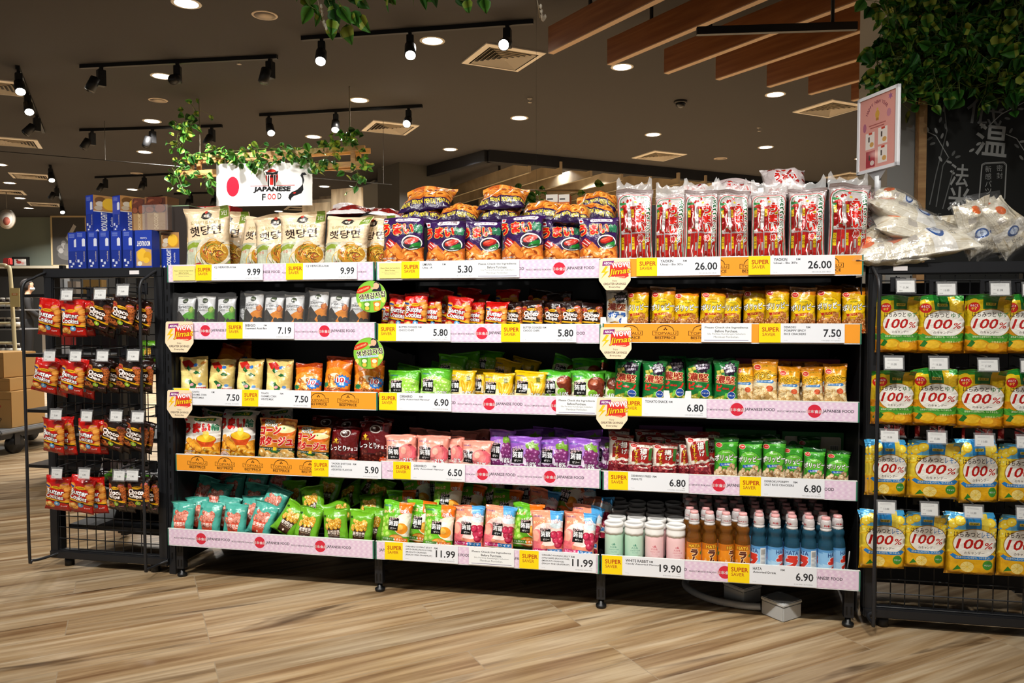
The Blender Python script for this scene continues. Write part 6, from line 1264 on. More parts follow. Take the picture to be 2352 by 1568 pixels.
heap('jel_g', 5, 1, [(912, 1202, .045, 3, 10, 'leftmost green orange jelly bag of the bottom shelf'), (960, 1206, .065, 4, 12, 'second green orange jelly bag, folded over beside the first'), (1012, 1212, .05, 2, 12, 'green orange jelly bag left of the pink ones'), (1205, 1214, .06, 2, 10, 'green orange jelly bag between the pink blue jelly bags'),
    (1022, 1152, .13, 4, 16, 'green orange jelly bag standing on top of the others'), (950, 1145, .19, -14, 25, None), (985, 1135, .22, -10, 20, None), (1070, 1160, .19, 10, 30, None), (1130, 1150, .24, -20, 30, None), (1290, 1150, .2, 16, 28, None), (1160, 1172, .17, 6, 30, None), (920, 1175, .15, -4, 25, None)],
    'dim green orange jelly bag behind the bottom front row', 'green twelve-piece jelly bags', 'jelly bag')
heap('jel_p', 5, 1, [(1070, 1226, .045, 2, 10, 'leftmost pink blue jelly bag of the bottom shelf'), (1138, 1226, .05, 3, 10, 'second pink blue jelly bag, beside the notice'), (1258, 1230, .04, -2, 8, 'pink blue jelly bag above the right 11.99 card'), (1328, 1248, .035, 4, 16, 'lowest pink blue jelly bag at the right end'),
    (1345, 1212, .11, 8, 22, 'pink blue jelly bag lying behind the rightmost one'), (1205, 1140, .24, -6, 30, None), (1245, 1172, .18, 10, 30, None), (1330, 1170, .2, -14, 34, None), (1370, 1190, .17, 6, 40, None)],
    'dim pink blue jelly bag behind the bottom front row', 'pink twelve-piece jelly bags', 'jelly bag')

# ring snack bags lying flat on top of the standing ones
k = KIND['mentai_lying']
for i, (xl, xr, yc, y, ro, lv, t) in enumerate([(918, 1018, 490, .17, -2, 0, 'lying ring snack bag under the highest one'), (911, 1050, 466, .19, -5, 1, 'highest lying ring snack bag beside the grey column'), (1008, 1105, 494, .15, 2, 0, 'lying ring snack bag above the second standing bag'),
        (1105, 1196, 498, .18, 1, 0, 'lying ring snack bag below the middle highest one'), (1102, 1212, 468, .20, -2, 1, 'middle lying ring snack bag raised on two others'), (1196, 1312, 492, .17, 4, 0, 'lying ring snack bag left of the stacked pair'), (1286, 1344, 504, .14, 4, 0, 'small visible lying ring snack bag above the fifth bag'),
        (1304, 1410, 486, .17, 10, 0, 'lower lying ring snack bag of the pair near the sticks'), (1322, 1412, 463, .20, 8, 1, 'upper lying ring snack bag of the pair near the sticks')]):
    P = at_y((xl + xr) / 2, yc, y); wn = at_y(xr, yc, y).x - at_y(xl, yc, y).x; sx = max(.8, min(1.2, wn / k['w']))
    Rm = Euler((R(-62), R(ro), 0)).to_matrix(); o = P - Rm @ V((0, 0, k['h'] * sx / 2))
    bag('mentai_lying', o, (R(-62), R(ro), 0), (sx, 1.15, sx), t, 'snack bag', 'lying ring snack bags')
for i, (px, py, y, key, sc, rot, t) in enumerate([(805, 487, .36, 'redflat', 1.0, (R(-75), 0, 0), 'red clear bag lying behind the noodle bags'), (872, 487, .36, 'redflat', .8, (R(-70), R(8), R(10)), 'red clear bag lying behind the first ring snack bags'), (1800, 422, .28, 'stickflat', .85, (R(-35), 0, 0), 'clear bag of sticks lying on top of the others'), (1992, 462, .22, 'stickflat', .5, (R(-30), R(20), R(30)), 'upper round bundle beside the last stick bag'), (1985, 520, .20, 'stickflat', .55, (R(-30), R(-10), R(30)), 'lower round bundle beside the last stick bag'), (1690, 452, .24, 'stickflat', .9, (R(-50), 0, 0), 'clear bag lying behind the fourth stick bag'), (1600, 452, .26, 'stickflat', .9, (R(-55), 0, 0), 'clear bag lying behind the second and third stick bags')]):
    P = at_y(px, py, y); kk = KIND[key]; Rm = Euler(rot).to_matrix(); bag(key, P - Rm @ V((0, 0, kk['h'] * sc / 2)), rot, sc, t, 'snack bag')

# crinkled clear headers on the stick bags are parts of those bags
def frill(w, h, seed):
    m = MB(); n = 14; top = [.55 + .45 * abs(noise.noise(V((i * .35, seed * 3.7, 0)))) + (.35 if i in (0, 1, n - 1, n) else 0) for i in range(n + 1)]
    vs = []; fs = []
    for j in range(5):
        for i in range(n + 1): vs.append(V(((i / n - .5) * w, .012 * noise.noise(V((i * .9, j * .8, seed))) + .01, h * top[i] * j / 4)))
    for j in range(4):
        for i in range(n): q = j * (n + 1) + i; fs.append((q, q + 1, q + n + 2, q + n + 1))
    return m.add(vs, fs, '#ffffff', True).mesh('film_header', CRINK)
FR = [frill(.136, .062, q) for q in range(3)]
for i, o in enumerate([o for o in SC.objects if o.name.startswith('snack_stick_bag') and o.scale.z > .7 and o.parent is None and abs(o.rotation_euler.x) < R(10)]):
    put('film_header', FR[i % 3], o, (0, 0, KIND['stick']['h'] * .955))

# seaweed packs: three sachets in one clear tray bag
def seaweed(key, xl, xr, yt, roll, label, y=.038):
    zs = shelf_top(2, 0); y = YF[2] + y; Xc = X((xl + xr) / 2, y, zs + .05); w = X(xr, y, zs + .05) - X(xl, y, zs + .05)
    t = thing('seaweed_pack', label, 'seaweed pack', (Xc, y, zs + .004 + w / 2 * abs(sin(R(roll)))), (0, R(roll), 0), 'three-piece seaweed packs'); k = KIND[key]; n = 3
    sx = min(1.22, w / 2.95 / k['w'])
    for i in range(3):
        p = put('sachet', k['me'][i % 2][0], t, ((i - 1) * w / 3.1, .002 * i, .003), (R(-7), 0, R(-3)), (sx, 1, sx)); put('top_seal', k['me'][i % 2][1], p)
    h = k['h'] * sx
    m = MB(); vs = []; fs = []; N = 20
    for j in range(6):
        for i in range(N + 1):
            u = i / N * 2 - 1; vs.append(V((u * w * .52, -.024 + .016 * abs(u) ** 4 + .003 * noise.noise(V((i * .8, j, xl))) + .006 * j / 5, j / 5 * (h + .016 + .006 * noise.noise(V((i * .4, xl, 0)))))))
    for j in range(5):
        for i in range(N): q = j * (N + 1) + i; fs.append((q, q + 1, q + N + 2, q + N + 1))
    m.add(vs, fs, '#fff', True).build('clear_wrapper', CLEAR, t)
seaweed('sea_g', 399, 541, 681, 0, 'seaweed pack of three sachets with green corners'); seaweed('sea_o', 553, 696, 688, 2, 'seaweed pack with orange corners, next to the green pack'); seaweed('sea_o', 699, 846, 690, 4, 'seaweed pack with orange corners below the round green sign')
bag('sea_g', (X(560, .09, 1.05), .10, shelf_top(2, 0)), (R(-8), 0, R(-8)), .95, 'dim green sachet behind the first two seaweed packs', 'seaweed pack')

# small white display trays at the feet of three bags
for s, b, xl, xr, yt, t in [(2, 2, 1379, 1440, 736, 'small white tray holding the white potato snack bag'), (3, 2, 1524, 1587, 905, 'small white tray holding the middle bean snack bag')]:
    z = shelf_top(s, b); y = YF[s] + .009; Xc = X((xl + xr) / 2, y, z); w = X(xr, y, z) - X(xl, y, z); zt = at_y((xl + xr) / 2, yt - 8, y).z - z
    t_ = thing('display_tray', t, 'display tray', (Xc, y, z)); a = Art(100, 100 * zt / w, '#dfe0dc'); a.text('Tohato', 18, 100 * zt / w * .42, 7, '#6a7a70', b=.02, sh=.2); a.star(86, 100 * zt / w * .5, 9, 5, 6, '#6a8a80')
    m = MB(); ww = w; m.add([V((-ww / 2, 0, 0)), V((ww / 2, 0, 0)), V((ww / 2, 0, zt)), V((ww * .30, 0, zt)), V((ww * .24, 0, zt * .3)), V((-ww * .24, 0, zt * .3)), V((-ww * .30, 0, zt)), V((-ww / 2, 0, zt))], [tuple(range(8))], '#e2e3df')
    for sx in (-1, 1): m.box((sx * ww / 2, .03, zt * .45), (.0015, .06, zt * .9), '#d8d9d5')
    m.box((0, .03, .0006), (ww, .06, .001), '#d8d9d5'); m.build('tray_wall', CARD, t_)
    fa = MB(); fa.art(Art(40, 14, '#e2e3df').text('Tohato', 20, 7, 6, '#5a6a64', b=.02, sh=.2), lambda x, y_: V((-ww / 2 + .001 + x, -.0004, .003 + y_)), ww * .2); fa.build('print', CARD, t_)

# carton boxes standing at the back of the right bay
def carton(name, s, b, xl, xr, yt, y, col, face, label, cat='box', dark=False, logo=True):
    z = shelf_top(s, b); P0, P1 = at_y(xl, yt, y), at_y(xr, yt, y); w = P1.x - P0.x; h = P0.z - z; d = .10
    t = thing(name, label, cat, ((P0.x + P1.x) / 2, y, z)); m = MB(); m.box((0, d / 2 + .001, h / 2), (w, d, h), col); bd = m.build('carton', CARD, t)
    a = Art(100, 100 * h / w, col); H = a.H; a.rrect(4, -4, 96, H - 8, 3, face)
    if logo: a.ell(18, H - 24, 8, 8, '#2a7a34' if 'green' in label else '#a02a3a', 14); a.text('でん六', 18, H - 24, 3.6, '#fff', w=10); a.rect(78, H - 34, 92, H - 22, '#d8d4cc'); [a.rect(79 + q * 1.6, H - 33, 79.8 + q * 1.6, H - 23, '#33302c') for q in range(8)]; a.text('ポリッピー', 50, H - 42, 14, '#2a7a34' if 'green' in label else '#7a2a6a', w=46, b=.05)
    q = MB(); q.art(a, lambda x, y_: V((x - w / 2, 0, y_)), w); q.build('printed_front', CARD, bd)
carton('snack_carton', 4, 2, 1468, 1614, 976, .30, '#5a2058', '#b8a8a4', 'purple edged carton behind the red peanut bags'); carton('snack_carton', 4, 2, 1621, 1783, 984, .29, '#1f6a2c', '#c4bba8', 'green edged carton behind the first green cracker bags'); carton('snack_carton', 4, 2, 1797, 1938, 990, .26, '#1f6a2c', '#c8bfac', 'green edged carton at the right end of the fourth shelf')
carton('snack_carton', 3, 2, 1690, 1930, 823, .24, '#8a2a4e', '#8a2a4e', 'magenta carton behind the cream peanut bags', logo=False)
carton('snack_carton', 5, 0, 790, 868, 1152, .3, '#5a3a22', '#64422a', 'brown carton in the shade behind the green popcorn', logo=False)

# ---------------------------------------------------------------- bottles
def milk_bottle():
    out = []
    for col, ink in (('#b8d8c0', '#3f8a70'), ('#ecc4c4', '#c8606a')):
        r = .0345; m = MB()
        prof = [(.030, 0), (.0335, .004), (r, .012), (r, .092), (.0335, .105), (.0305, .116), (.0285, .122)]
        m.lathe(prof, col, 32)
        A = Art(100, 116, col); A.ell(50, 94, 11, 8, col, 12); A.ell(46, 92, 7, 6, ink, 12); A.ell(56, 97, 4, 6, ink, 10); A.ell(58, 90, 9, 3, ink, 10); A.ell(46, 92, 4, 3.5, col, 10)
        A.text('大白兔', 50, 74, 15, ink, w=46, b=.03); A.text('100%', 38, 55, 10, ink, w=34, sh=.2); A.text('牛奶糖', 72, 55, 9, ink, w=34); A.text('White Rabbit', 54, 42, 5, ink, w=44, sh=.2); A.text('Creamy Candy', 54, 34, 5, ink, w=44, sh=.2); A.ell(84, 12, 10, 9, '#a87a6a', 14); A.ell(84, 12, 8, 7, col, 14)
        k = .052; m.art(A, lambda x, y: V(((r + .0004) * sin((x - k / 2) / r), -(r + .0004) * cos((x - k / 2) / r), .024 + y)), k, (10, 1), smooth=True)
        c = MB(); c.lathe([(.0352, .112), (.035, .118), (.0343, .128), (.033, .134), (.033, .135), (.0355, .138), (.0364, .142), (.0364, .147), (.0345, .150), (.030, .151), (.029, .1495), (0, .149)], '#eeece8', 40, wob=lambda i, a: -.0045 * (1 - abs(sin(a * 5))) if i == 0 else 0)
        out.append((m.mesh('bottle_body', CERAM), c.mesh('cap', CERAM)))
    return out
MILK = milk_bottle()
def soda_bottle(kind):
    o = kind == 'o'; G = glass_mat('orange_soda_glass', (.62, .22, .03)) if o else glass_mat('blue_soda_glass', (.06, .26, .42))
    m = MB(); r = .027
    m.lathe([(.023, 0), (.026, .003), (r, .010), (r, .102), (.026, .112), (.0235, .122), (.0205, .130), (.0225, .137), (.0245, .144), (.0235, .152), (.0185, .160), (.0145, .166), (.0145, .172)], '#c07020' if o else '#2c6c92', 32)
    out = []
    for v in range(3):
        W_ = 2 * pi * (r + .0005); A = Art(180, 84, '#e8901e' if o else '#8fc0e6')
        if o:
            A.poly([(0, 84), (180, 84), (180, 60), (90, 68), (0, 58)], '#c8741a'); A.blobs(0, 0, 180, 30, 14, 9, ['#f2a83a', '#e27a14'], 3)
            for q in (45, 135): A.text('HATA', q, 72, 12, '#efc23c', w=44, b=.06, out=[(.12, '#7a3a0c')]); A.poly([(q + 22, 46), (q + 34, 54), (q + 32, 40), (q + 24, 36)], '#2f8a3c'); A.text('ラ', q, 46, 24, '#5a1c10', w=24, b=.07, out=[(.14, '#f4d8a8')]); A.text('ム', q, 20, 22, '#5a1c10', w=24, b=.07, out=[(.14, '#f4d8a8')]); A.text('みかん', q - 24, 22, 10, '#f4e0b8', w=8, b=.04)
        else:
            A.poly([(0, 0), (180, 0), (180, 26), (120, 40), (60, 22), (0, 34)], '#b8daf0'); A.poly([(0, 84), (180, 84), (180, 70), (0, 76)], '#5a98cc')
            for q in (45, 135): A.text('HATA', q, 66, 15, '#1f4a8a', w=48, b=.05); A.text('ラ', q, 30, 42, '#d83a2a', w=40, b=.09, sh=.2, out=[(.13, '#f0f4f8')]); A.text('ラムネ', q + 28, 14, 8, '#2a64a8', w=18)
        A.rect(78, 2, 102, 78, '#e8e6e0'); [A.line([(80, 8 + q * 5), (100, 8 + q * 5)], 1.4, '#7a7c88') for q in range(12)]; A.rect(80, 52, 100, 74, '#d8d4cc'); [A.rect(81 + q * 2, 53, 82 + q * 2, 73, '#4a4a50') for q in range(9)]
        ph = (0.0, 1.05, -1.4)[v]
        l = MB(); l.art(A, lambda x, y: V(((r + .0006) * sin(x / r - pi / 2 + ph), -(r + .0006) * cos(x / r - pi / 2 + ph), .014 + y)), W_, (36, 1), smooth=True)
        c = MB(); c.lathe([(.0185, .158), (.0195, .163), (.0195, .166), (.0175, .168), (.0182, .172), (.0188, .186), (.0172, .194), (.0142, .199)], '#cfc9c8', 24, cols=['#e0dcda', '#e0dcda', '#d8d4d2'] + ['#cbc4c3'] * 9)
        B = Art(120, 40, '#cdc6c5'); ink = '#b02c3a'
        if o: [B.text('HATA', q, 20, 13, ink, w=34, b=.05) for q in (28, 88)]
        else: [B.text(ch, q, 20, 22, ink, b=.04) for ch, q in (('味', 20), ('元', 84))]
        rr = .0189; c.art(B, lambda x, y: V((rr * sin(x / rr - pi / 2 + ph * .7), -rr * cos(x / rr - pi / 2 + ph * .7), .1715 + y * .36)), 2 * pi * rr, (24, 1), smooth=True)
        t = MB(); t.lathe([(.0146, .1985), (.0150, .200), (.0148, .206), (.0125, .2085), (0, .208)], '#e6a8a6', 20)
        out.append((l.mesh('paper_label', LAMC), c.mesh('shrink_wrap', FILM), t.mesh('bottle_cap', CERAM)))
    return m.mesh('glass_body', G), out
SODA = {'o': soda_bottle('o'), 'b': soda_bottle('b')}
zb = shelf_top(5, 2); yf = YF[5]
rows_ = ('front', 'second', 'third', 'fourth', 'fifth', 'sixth', 'seventh')
mx = [X(p, yf + .056, zb + .08) for p in (1410, 1456, 1503, 1552)]
for r_ in range(5):
    for i, x in enumerate(mx):
        body, cap = MILK[0 if i < 2 else 1]; y = yf + .056 + r_ * .0785
        lbl = f'{("left", "right")[i % 2]} {("mint green", "pale pink")[i // 2]} milk candy bottle in the {rows_[r_]} row' if r_ < 4 else 'milk candy bottle in the dark last row'
        o = tag(put('milk_bottle', body, None, (x + .004 * (r_ % 2), y, zb), (0, 0, .12 * (i % 2) - .1 * r_)), lbl, 'bottle', 'pastel milk candy bottles'); put('cap', cap, o)
cx = [X(p, yf + .05, zb + .1) for p in (1594, 1630, 1666, 1702, 1739, 1776, 1815, 1852, 1889)]
for r_ in range(7):
    for i, x in enumerate(cx):
        kd = 'o' if i < 4 else 'b'; g_, parts = SODA[kd]; n = i if i < 4 else i - 4
        y = yf + .05 + r_ * .0605; xx = x + (.0 if r_ % 2 == 0 else -.014 if i < 4 else .012)
        lbl = f'{nth(n)} {("orange" if kd == "o" else "blue")} soda bottle of the {rows_[r_]} row' if r_ < 4 else f'{("orange" if kd == "o" else "blue")} soda bottle in the dark rear rows'
        o = tag(put('soda_bottle', g_, None, (xx, y, zb), (0, 0, .3 * sin(i * 2 + r_))), lbl, 'bottle', ('orange' if kd == 'o' else 'blue') + ' soda bottles')
        l, c, t = parts[(i * 2 + r_) % 3 if i > 1 else 0]; put('paper_label', l, o); put('shrink_wrap', c, o); put('bottle_cap', t, o)
x = X(1923, yf + .05, zb + .1)
for q in range(2):
    o = tag(put('soda_bottle', SODA['b'][0], None, (x, yf + .06 + q * .064, zb)), ('blue soda bottle at the far right end of the front row', 'blue soda bottle behind the far right end bottle')[q], 'bottle', 'blue soda bottles'); l, c, t = SODA['b'][1][1]; put('paper_label', l, o); put('shrink_wrap', c, o); put('bottle_cap', t, o)
m = MB(); m.tube([(0, -.01, .10), (0, .004, .06), (0, .03, .004), (0, .40, .004)], .0022, '#9a9c9c', 6); tag(m.build('wire_divider', STEEL, None, (2.665, yf + .02, zb)), 'bent wire divider at the right end of the bottle shelf', 'shelf divider')
# junction boxes and conduit on the floor under the right bay
def jbox(px, py, rz, label):
    P = at_z(px, py, 0); t = thing('junction_box', label, 'electrical box', (P.x, P.y, 0), (0, 0, rz)); P.y -= .045; t.location = P; m = MB(); m.box((0, 0, .0275), (.10, .10, .055), '#b9bab8', bev=.004); b_ = m.build('box_body', PLAST, t)
    q = MB(); q.box((0, 0, .0605), (.104, .104, .012), '#c6c7c5', bev=.003)
    q.build('lid', PLAST, t); s_ = MB(); [s_.lathe([(.005, .0665), (.005, .068), (0, .068)], '#8e908e', 10, (a * .038, c * .038, 0)) for a in (-1, 1) for c in (-1, 1)]; s_.build('lid_screws', PLAST, b_); return P
P1 = jbox(1790, 1402, .75, 'white junction box on the floor in front of the lowest shelf'); P2 = jbox(1702, 1367, .75, 'white junction box in the shade under the bottle shelf')
pts = [(P1.x - .07, P1.y + .02, .02), (P1.x - .14, P1.y + .03, .016), (P1.x - .24, P1.y + .07, .014), (P1.x - .31, P1.y + .14, .014), (P1.x - .34, P1.y + .22, .016), (P1.x - .31, P1.y + .29, .03), (P1.x - .22, P1.y + .31, .05)]
S_ = spl(pts, 16); m = MB(); m.tube(S_, [.0125 + .0014 * (i % 2) for i in range(len(S_))], '#b4b5b4', 10); tag(m.build('conduit', PLAST), 'grey corrugated conduit curling on the floor to the front junction box', 'conduit')
# ---------------------------------------------------------------- wire display racks at both ends
def rack(name, label, xa, xb, y, ztop, left):
    xc = (xa + xb) / 2; t = thing(name, label, 'display rack', (xc, y, 0))
    def L(px, py, pz): return (px - xc, py - y, pz)
    MB().box(L(xc, y + .02, ztop - .02), (xb - xa, .045, .04), BLK, bev=.004).build('top_bar', STEEL, t)
    MB().box(L(xc, y + .02, .055), (xb - xa, .05, .035), BLK, bev=.004).build('bottom_bar', STEEL, t)
    MB().box(L(xc, y + .24, ztop - .005), (xb - xa, .42, .01), BLK).build('top_panel', STEEL, t)
    for k, xx in enumerate((xa + .022, xb - .022)):
        m = MB(); m.box(L(xx, y + .025, ztop / 2 + .02), (.044, .05, ztop - .06), BLK, bev=.004)
        if left and k == 1:
            m.box(L(xx + .035, y + .04, ztop / 2), (.03, .06, ztop), BLK)
            for i in range(24): m.box(L(xx + .035, y + .0095, .08 + i * .05), (.005, .002, .026), '#050505')
        m.build('upright', STEEL, t); 
        MB().box(L(xx, y + .45, ztop / 2), (.03, .03, ztop - .02), BLK).build('rear_upright', STEEL, t)
        MB().lathe([(.02, 0), (.02, .03), (.012, .034), (.012, .05)], '#101010', 12, L(xx + (.05 if k == 0 else -.06), y + .03, 0)).build('foot', PLAST, t)
    m = MB(); n = int((xb - xa - .09) / .045)
    for i in range(n + 1): xx = xa + .045 + i * (xb - xa - .09) / n; m.tube([L(xx, y + .012, .07), L(xx, y + .012, ztop - .045)], .0022, '#17181a', 5)
    zz = .075
    while zz < ztop - .05: m.tube([L(xa + .03, y + .008, zz), L(xb - .03, y + .008, zz)], .0024, '#17181a', 5); zz += .05
    m.build('wire_mesh', STEEL, t)
    for k, (gx, dx) in enumerate(((xa + .015, -.035), (xb - .03, -.01)) if left else ((xa + .012, .0), (xb - .03, .01))):
        P = spl([L(gx, y, ztop - .015), L(gx + dx * .5, y - .045, ztop - .04), L(gx + dx, y - .085, ztop - .075), L(gx + dx, y - .09, ztop - .2), L(gx + dx, y - .09, .5), L(gx + dx, y - .09, .08), L(gx + dx * .8, y - .08, .05), L(gx, y - .02, .05), L(gx + .03, y, .06)], 6)
        MB().tube(P, .0062, '#222326', 8).build('guard_tube', STEEL, t)
    MB().box(L(xb - .13 if left else xa + .1, y - .004, ztop - .02), (.045, .003, .016), '#e6e0e0').build('asset_sticker', CARD, t)
    return t, L
RL, LL = rack('wire_display_rack', 'black wire display rack hung with cookie bags', -.63, -.045, .02, 1.308, True)
RR, LR = rack('wire_display_rack', 'black wire display rack hung with candy pouches', 2.722, 3.42, .02, 1.287, False)
for z_, t_, L_, xc_, w_ in ((.30, RL, LL, -.34, .5), (.56, RL, LL, -.34, .5), (.86, RL, LL, -.34, .5), (.16, RL, LL, -.34, .5), (.3, RR, LR, 3.07, .62), (.62, RR, LR, 3.07, .62)):
    MB().box(L_(xc_, .27, z_), (w_, .36, .02), '#17181a').build('rear_shelf', STEEL, t_)
MB().box(LL(-.34, .40, .22), (.5, .012, .36), '#101113').build('rear_kick_panel', STEEL, RL); MB().box(LR(3.07, .40, .22), (.62, .012, .36), '#101113').build('rear_kick_panel', STEEL, RR); MB().box(LR(3.07, .45, .75), (.62, .012, .96), '#0d0e10').build('rear_panel', STEEL, RR)

def ticket(px0, px1, py0, py1, y, price, label, root, L_, blank=False):
    c = at_y((px0 + px1) / 2, (py0 + py1) / 2, y); w = at_y(px1, py0, y).x - at_y(px0, py0, y).x; h = at_y(px0, py0, y).z - at_y(px0, py1, y).z
    a = Art(100, 100 * h / w, '#e9e9e6'); a.text(price, 50, a.H * .40, 12, '#4a4a4c', w=30, b=.03)
    if not blank: [a.line([(14, a.H * (.86 - q * .1)), (80, a.H * (.86 - q * .1))], 2, '#a6a6a8') for q in range(2)]; a.text('RM', 20, a.H * .46, 5, '#77787a'); [a.rect(10 + q * 3, 6, 11.5 + q * 3, 12, '#6a6a6c') for q in range(7)]
    o = flat('price_ticket', a, w * .86, c, label, 'price ticket', (R(-8), 0, 0), .001)
    m = MB(); m.box((0, -.002, 0), (w, .0008, h * 1.08), '#f4f6f6'); m.box((0, -.001, h * .56), (w, .004, .004), '#e4e8e8'); m.build('clear_sleeve', FROST, o)
    z = c.z + h * .55   # the hook that carries it
    q = MB(); q.tube([L_(c.x, .03, z + .004), L_(c.x, y + .03, z + .004), L_(c.x, y + .004, z + .002)], .0026, '#1c1d20', 6); q.tube([L_(c.x, .03, z - .03), L_(c.x, -.02, z - .032), L_(c.x, y + .012, z - .028), L_(c.x, y + .006, z - .02)], .0026, '#1c1d20', 6)
    q.box(L_(c.x, .026, z - .014), (.03, .006, .05), '#1a1b1e')
    q.build('hook', STEEL, root)

def hang(key, items, desc, where, cat, group, y, base='#'):
    k = KIND[key]
    for i, it in enumerate(items):
        xl, xr, yt, yb, roll = it[:5]; dy = it[5] if len(it) > 5 else 0; yy = y + dy
        A, B = at_y((xl + xr) / 2, yt, yy), at_y((xl + xr) / 2, yb, yy); wn = at_y(xr, yb, yy).x - at_y(xl, yb, yy).x; h = A.z - B.z
        sz = h / k['h'] / max(.9, cos(R(roll))); sx = max(.8, min(1.15, wn / k['w']))
        top = V(((A.x + B.x) / 2 + h / 2 * sin(R(roll)) * .6, yy, A.z)); Rm = Euler((R(3), R(roll), 0)).to_matrix(); o = top - Rm @ V((0, 0, k['h'] * sz))
        t = (f'{nth(i)} {desc} {where}') if not (len(it) > 6) else it[6]
        bag(key, o, (R(3), R(roll), R(random.Random(int(xl + yt)).uniform(-8, 8))), (sx, 1, sz), t, cat, group)
YH = -.075
rw = ('top', 'second', 'third', 'lowest')
BUT = [[(84, 146, 686, 771, 7), (144, 199, 688, 774, 0)], [(74, 139, 826, 901, 12), (131, 207, 828, 906, 10)], [(96, 154, 960, 1040, 6), (180, 238, 962, 1042, 1)], [(105, 164, 1094, 1172, 6), (158, 222, 1094, 1178, 9)]]
BUTB = [[(176, 208, 690, 772, 1)], [(110, 160, 826, 908, 12), (170, 222, 828, 914, 10)], [(120, 172, 958, 1046, -4), (205, 245, 964, 1044, 2)], [(128, 170, 1096, 1176, 0), (190, 242, 1096, 1180, -4)]]
CHO = [[(188, 252, 684, 758, 18), (250, 308, 684, 756, 17)], [(202, 252, 828, 898, 14), (268, 330, 826, 898, 12)], [(224, 284, 964, 1034, 16), (266, 332, 966, 1036, 17)], [(249, 295, 1096, 1172, 4), (288, 338, 1096, 1172, 1)]]
CHOB = [[(226, 262, 686, 774, 14), (288, 322, 684, 772, 14), (318, 348, 688, 766, 14)], [(240, 278, 828, 900, 16), (320, 348, 828, 900, 8)], [(258, 300, 966, 1040, 14), (316, 352, 966, 1040, 14)], [(270, 310, 1096, 1178, 3), (330, 362, 1098, 1180, 4)]]
for r_ in range(4):
    hang('butter', BUT[r_], 'red butter cookie bag', f'hanging in the {rw[r_]} row of the cookie rack', 'cookie bag', 'hanging butter cookie bags', YH)
    hang('choco', CHO[r_], 'brown choco chip bag', f'hanging in the {rw[r_]} row of the cookie rack', 'cookie bag', 'hanging choco chip bags', YH)
    hang('butter', [(*q, .035, f'red cookie bag hanging right behind the front ones, {rw[r_]} row') for q in BUTB[r_]], '', '', 'cookie bag', f'rear red cookie bags, {rw[r_]} row', YH)
    hang('choco', [(*q, .035 + .02 * (i % 2), f'brown cookie bag hanging right behind the front ones, {rw[r_]} row') for i, q in enumerate(CHOB[r_])], '', '', 'cookie bag', f'rear brown cookie bags, {rw[r_]} row', YH)
TL = [[(139, 168, 665, 690), (215, 245, 663, 688), (267, 297, 654, 680)], [(99, 128, 805, 830), (159, 188, 805, 830), (221, 250, 805, 830), (291, 321, 804, 829)], [(114, 143, 940, 964), (185, 213, 943, 968), (252, 282, 943, 968), (301, 332, 945, 970)], [(117, 144, 1075, 1099), (179, 208, 1076, 1100), (259, 288, 1080, 1104), (289, 319, 1079, 1104)]]
for r_, q in enumerate(TL):
    for i, (a_, b_, c_, d_) in enumerate(q): ticket(a_, b_, c_, d_, YH - .03, '5.80', f'{nth(i)} small price ticket above the {rw[r_]} row of cookie bags', RL, LL)
YU = [[(2020, 2111, 678, 809, 0), (2109, 2214, 679, 811, 0), (2221, 2321, 676, 812, 1), (2309, 2410, 678, 812, 1)], [(2009, 2100, 849, 975, 0), (2098, 2200, 848, 978, 0), (2200, 2307, 848, 984, 0), (2306, 2408, 850, 984, 0)]]
LE = [[(1994, 2084, 1012, 1139, 0), (2090, 2205, 1010, 1146, 0), (2198, 2292, 1010, 1156, -3), (2296, 2400, 1018, 1154, 0)], [(1978, 2080, 1174, 1306, 0), (2080, 2173, 1174, 1304, 0), (2176, 2290, 1180, 1320, 0), (2296, 2400, 1182, 1325, 0)]]
for r_ in range(2):
    hang('yuzu', YU[r_], 'green topped yellow candy pouch', f'in the {rw[r_]} row of the pouch rack', 'candy pouch', 'green topped candy pouches', -.038)
    hang('lemon', LE[r_], 'blue topped lemon candy pouch', f'in the {rw[2 + r_]} row of the pouch rack', 'candy pouch', 'blue topped candy pouches', -.038)
    for key, Q, col in (('yuzu', YU, 'green'), ('lemon', LE, 'blue')):
        hang(key, [(q[0] - 6, q[1] - 6, q[2] + 2, q[3] + 1, q[4], .03, f'{col} topped pouch hanging behind the front one, {rw[r_ + (2 if key == "lemon" else 0)]} row') for q in Q[r_]], '', '', 'candy pouch', f'rear {col} topped pouches, {rw[r_ + (2 if key == "lemon" else 0)]} row', -.038)
TR = [[(2057, 2104, 642, 673), (2150, 2198, 649, 679), (2272, 2322, 648, 679), (2346, 2394, 650, 680)], [(2029, 2077, 819, 849), (2132, 2180, 820, 850), (2244, 2295, 824, 853), (2342, 2390, 826, 856)], [(2020, 2066, 987, 1016), (2128, 2176, 991, 1019), (2236, 2286, 997, 1026), (2332, 2380, 1000, 1030)], [(2013, 2059, 1151, 1180), (2112, 2157, 1154, 1185), (2212, 2260, 1161, 1190), (2332, 2380, 1164, 1194)]]
for r_, q in enumerate(TR):
    for i, (a_, b_, c_, d_) in enumerate(q): ticket(a_, b_, c_, d_, -.095, '11.00', f'{nth(i)} price ticket reading 11.00 above the {rw[r_]} row of pouches', RR, LR)
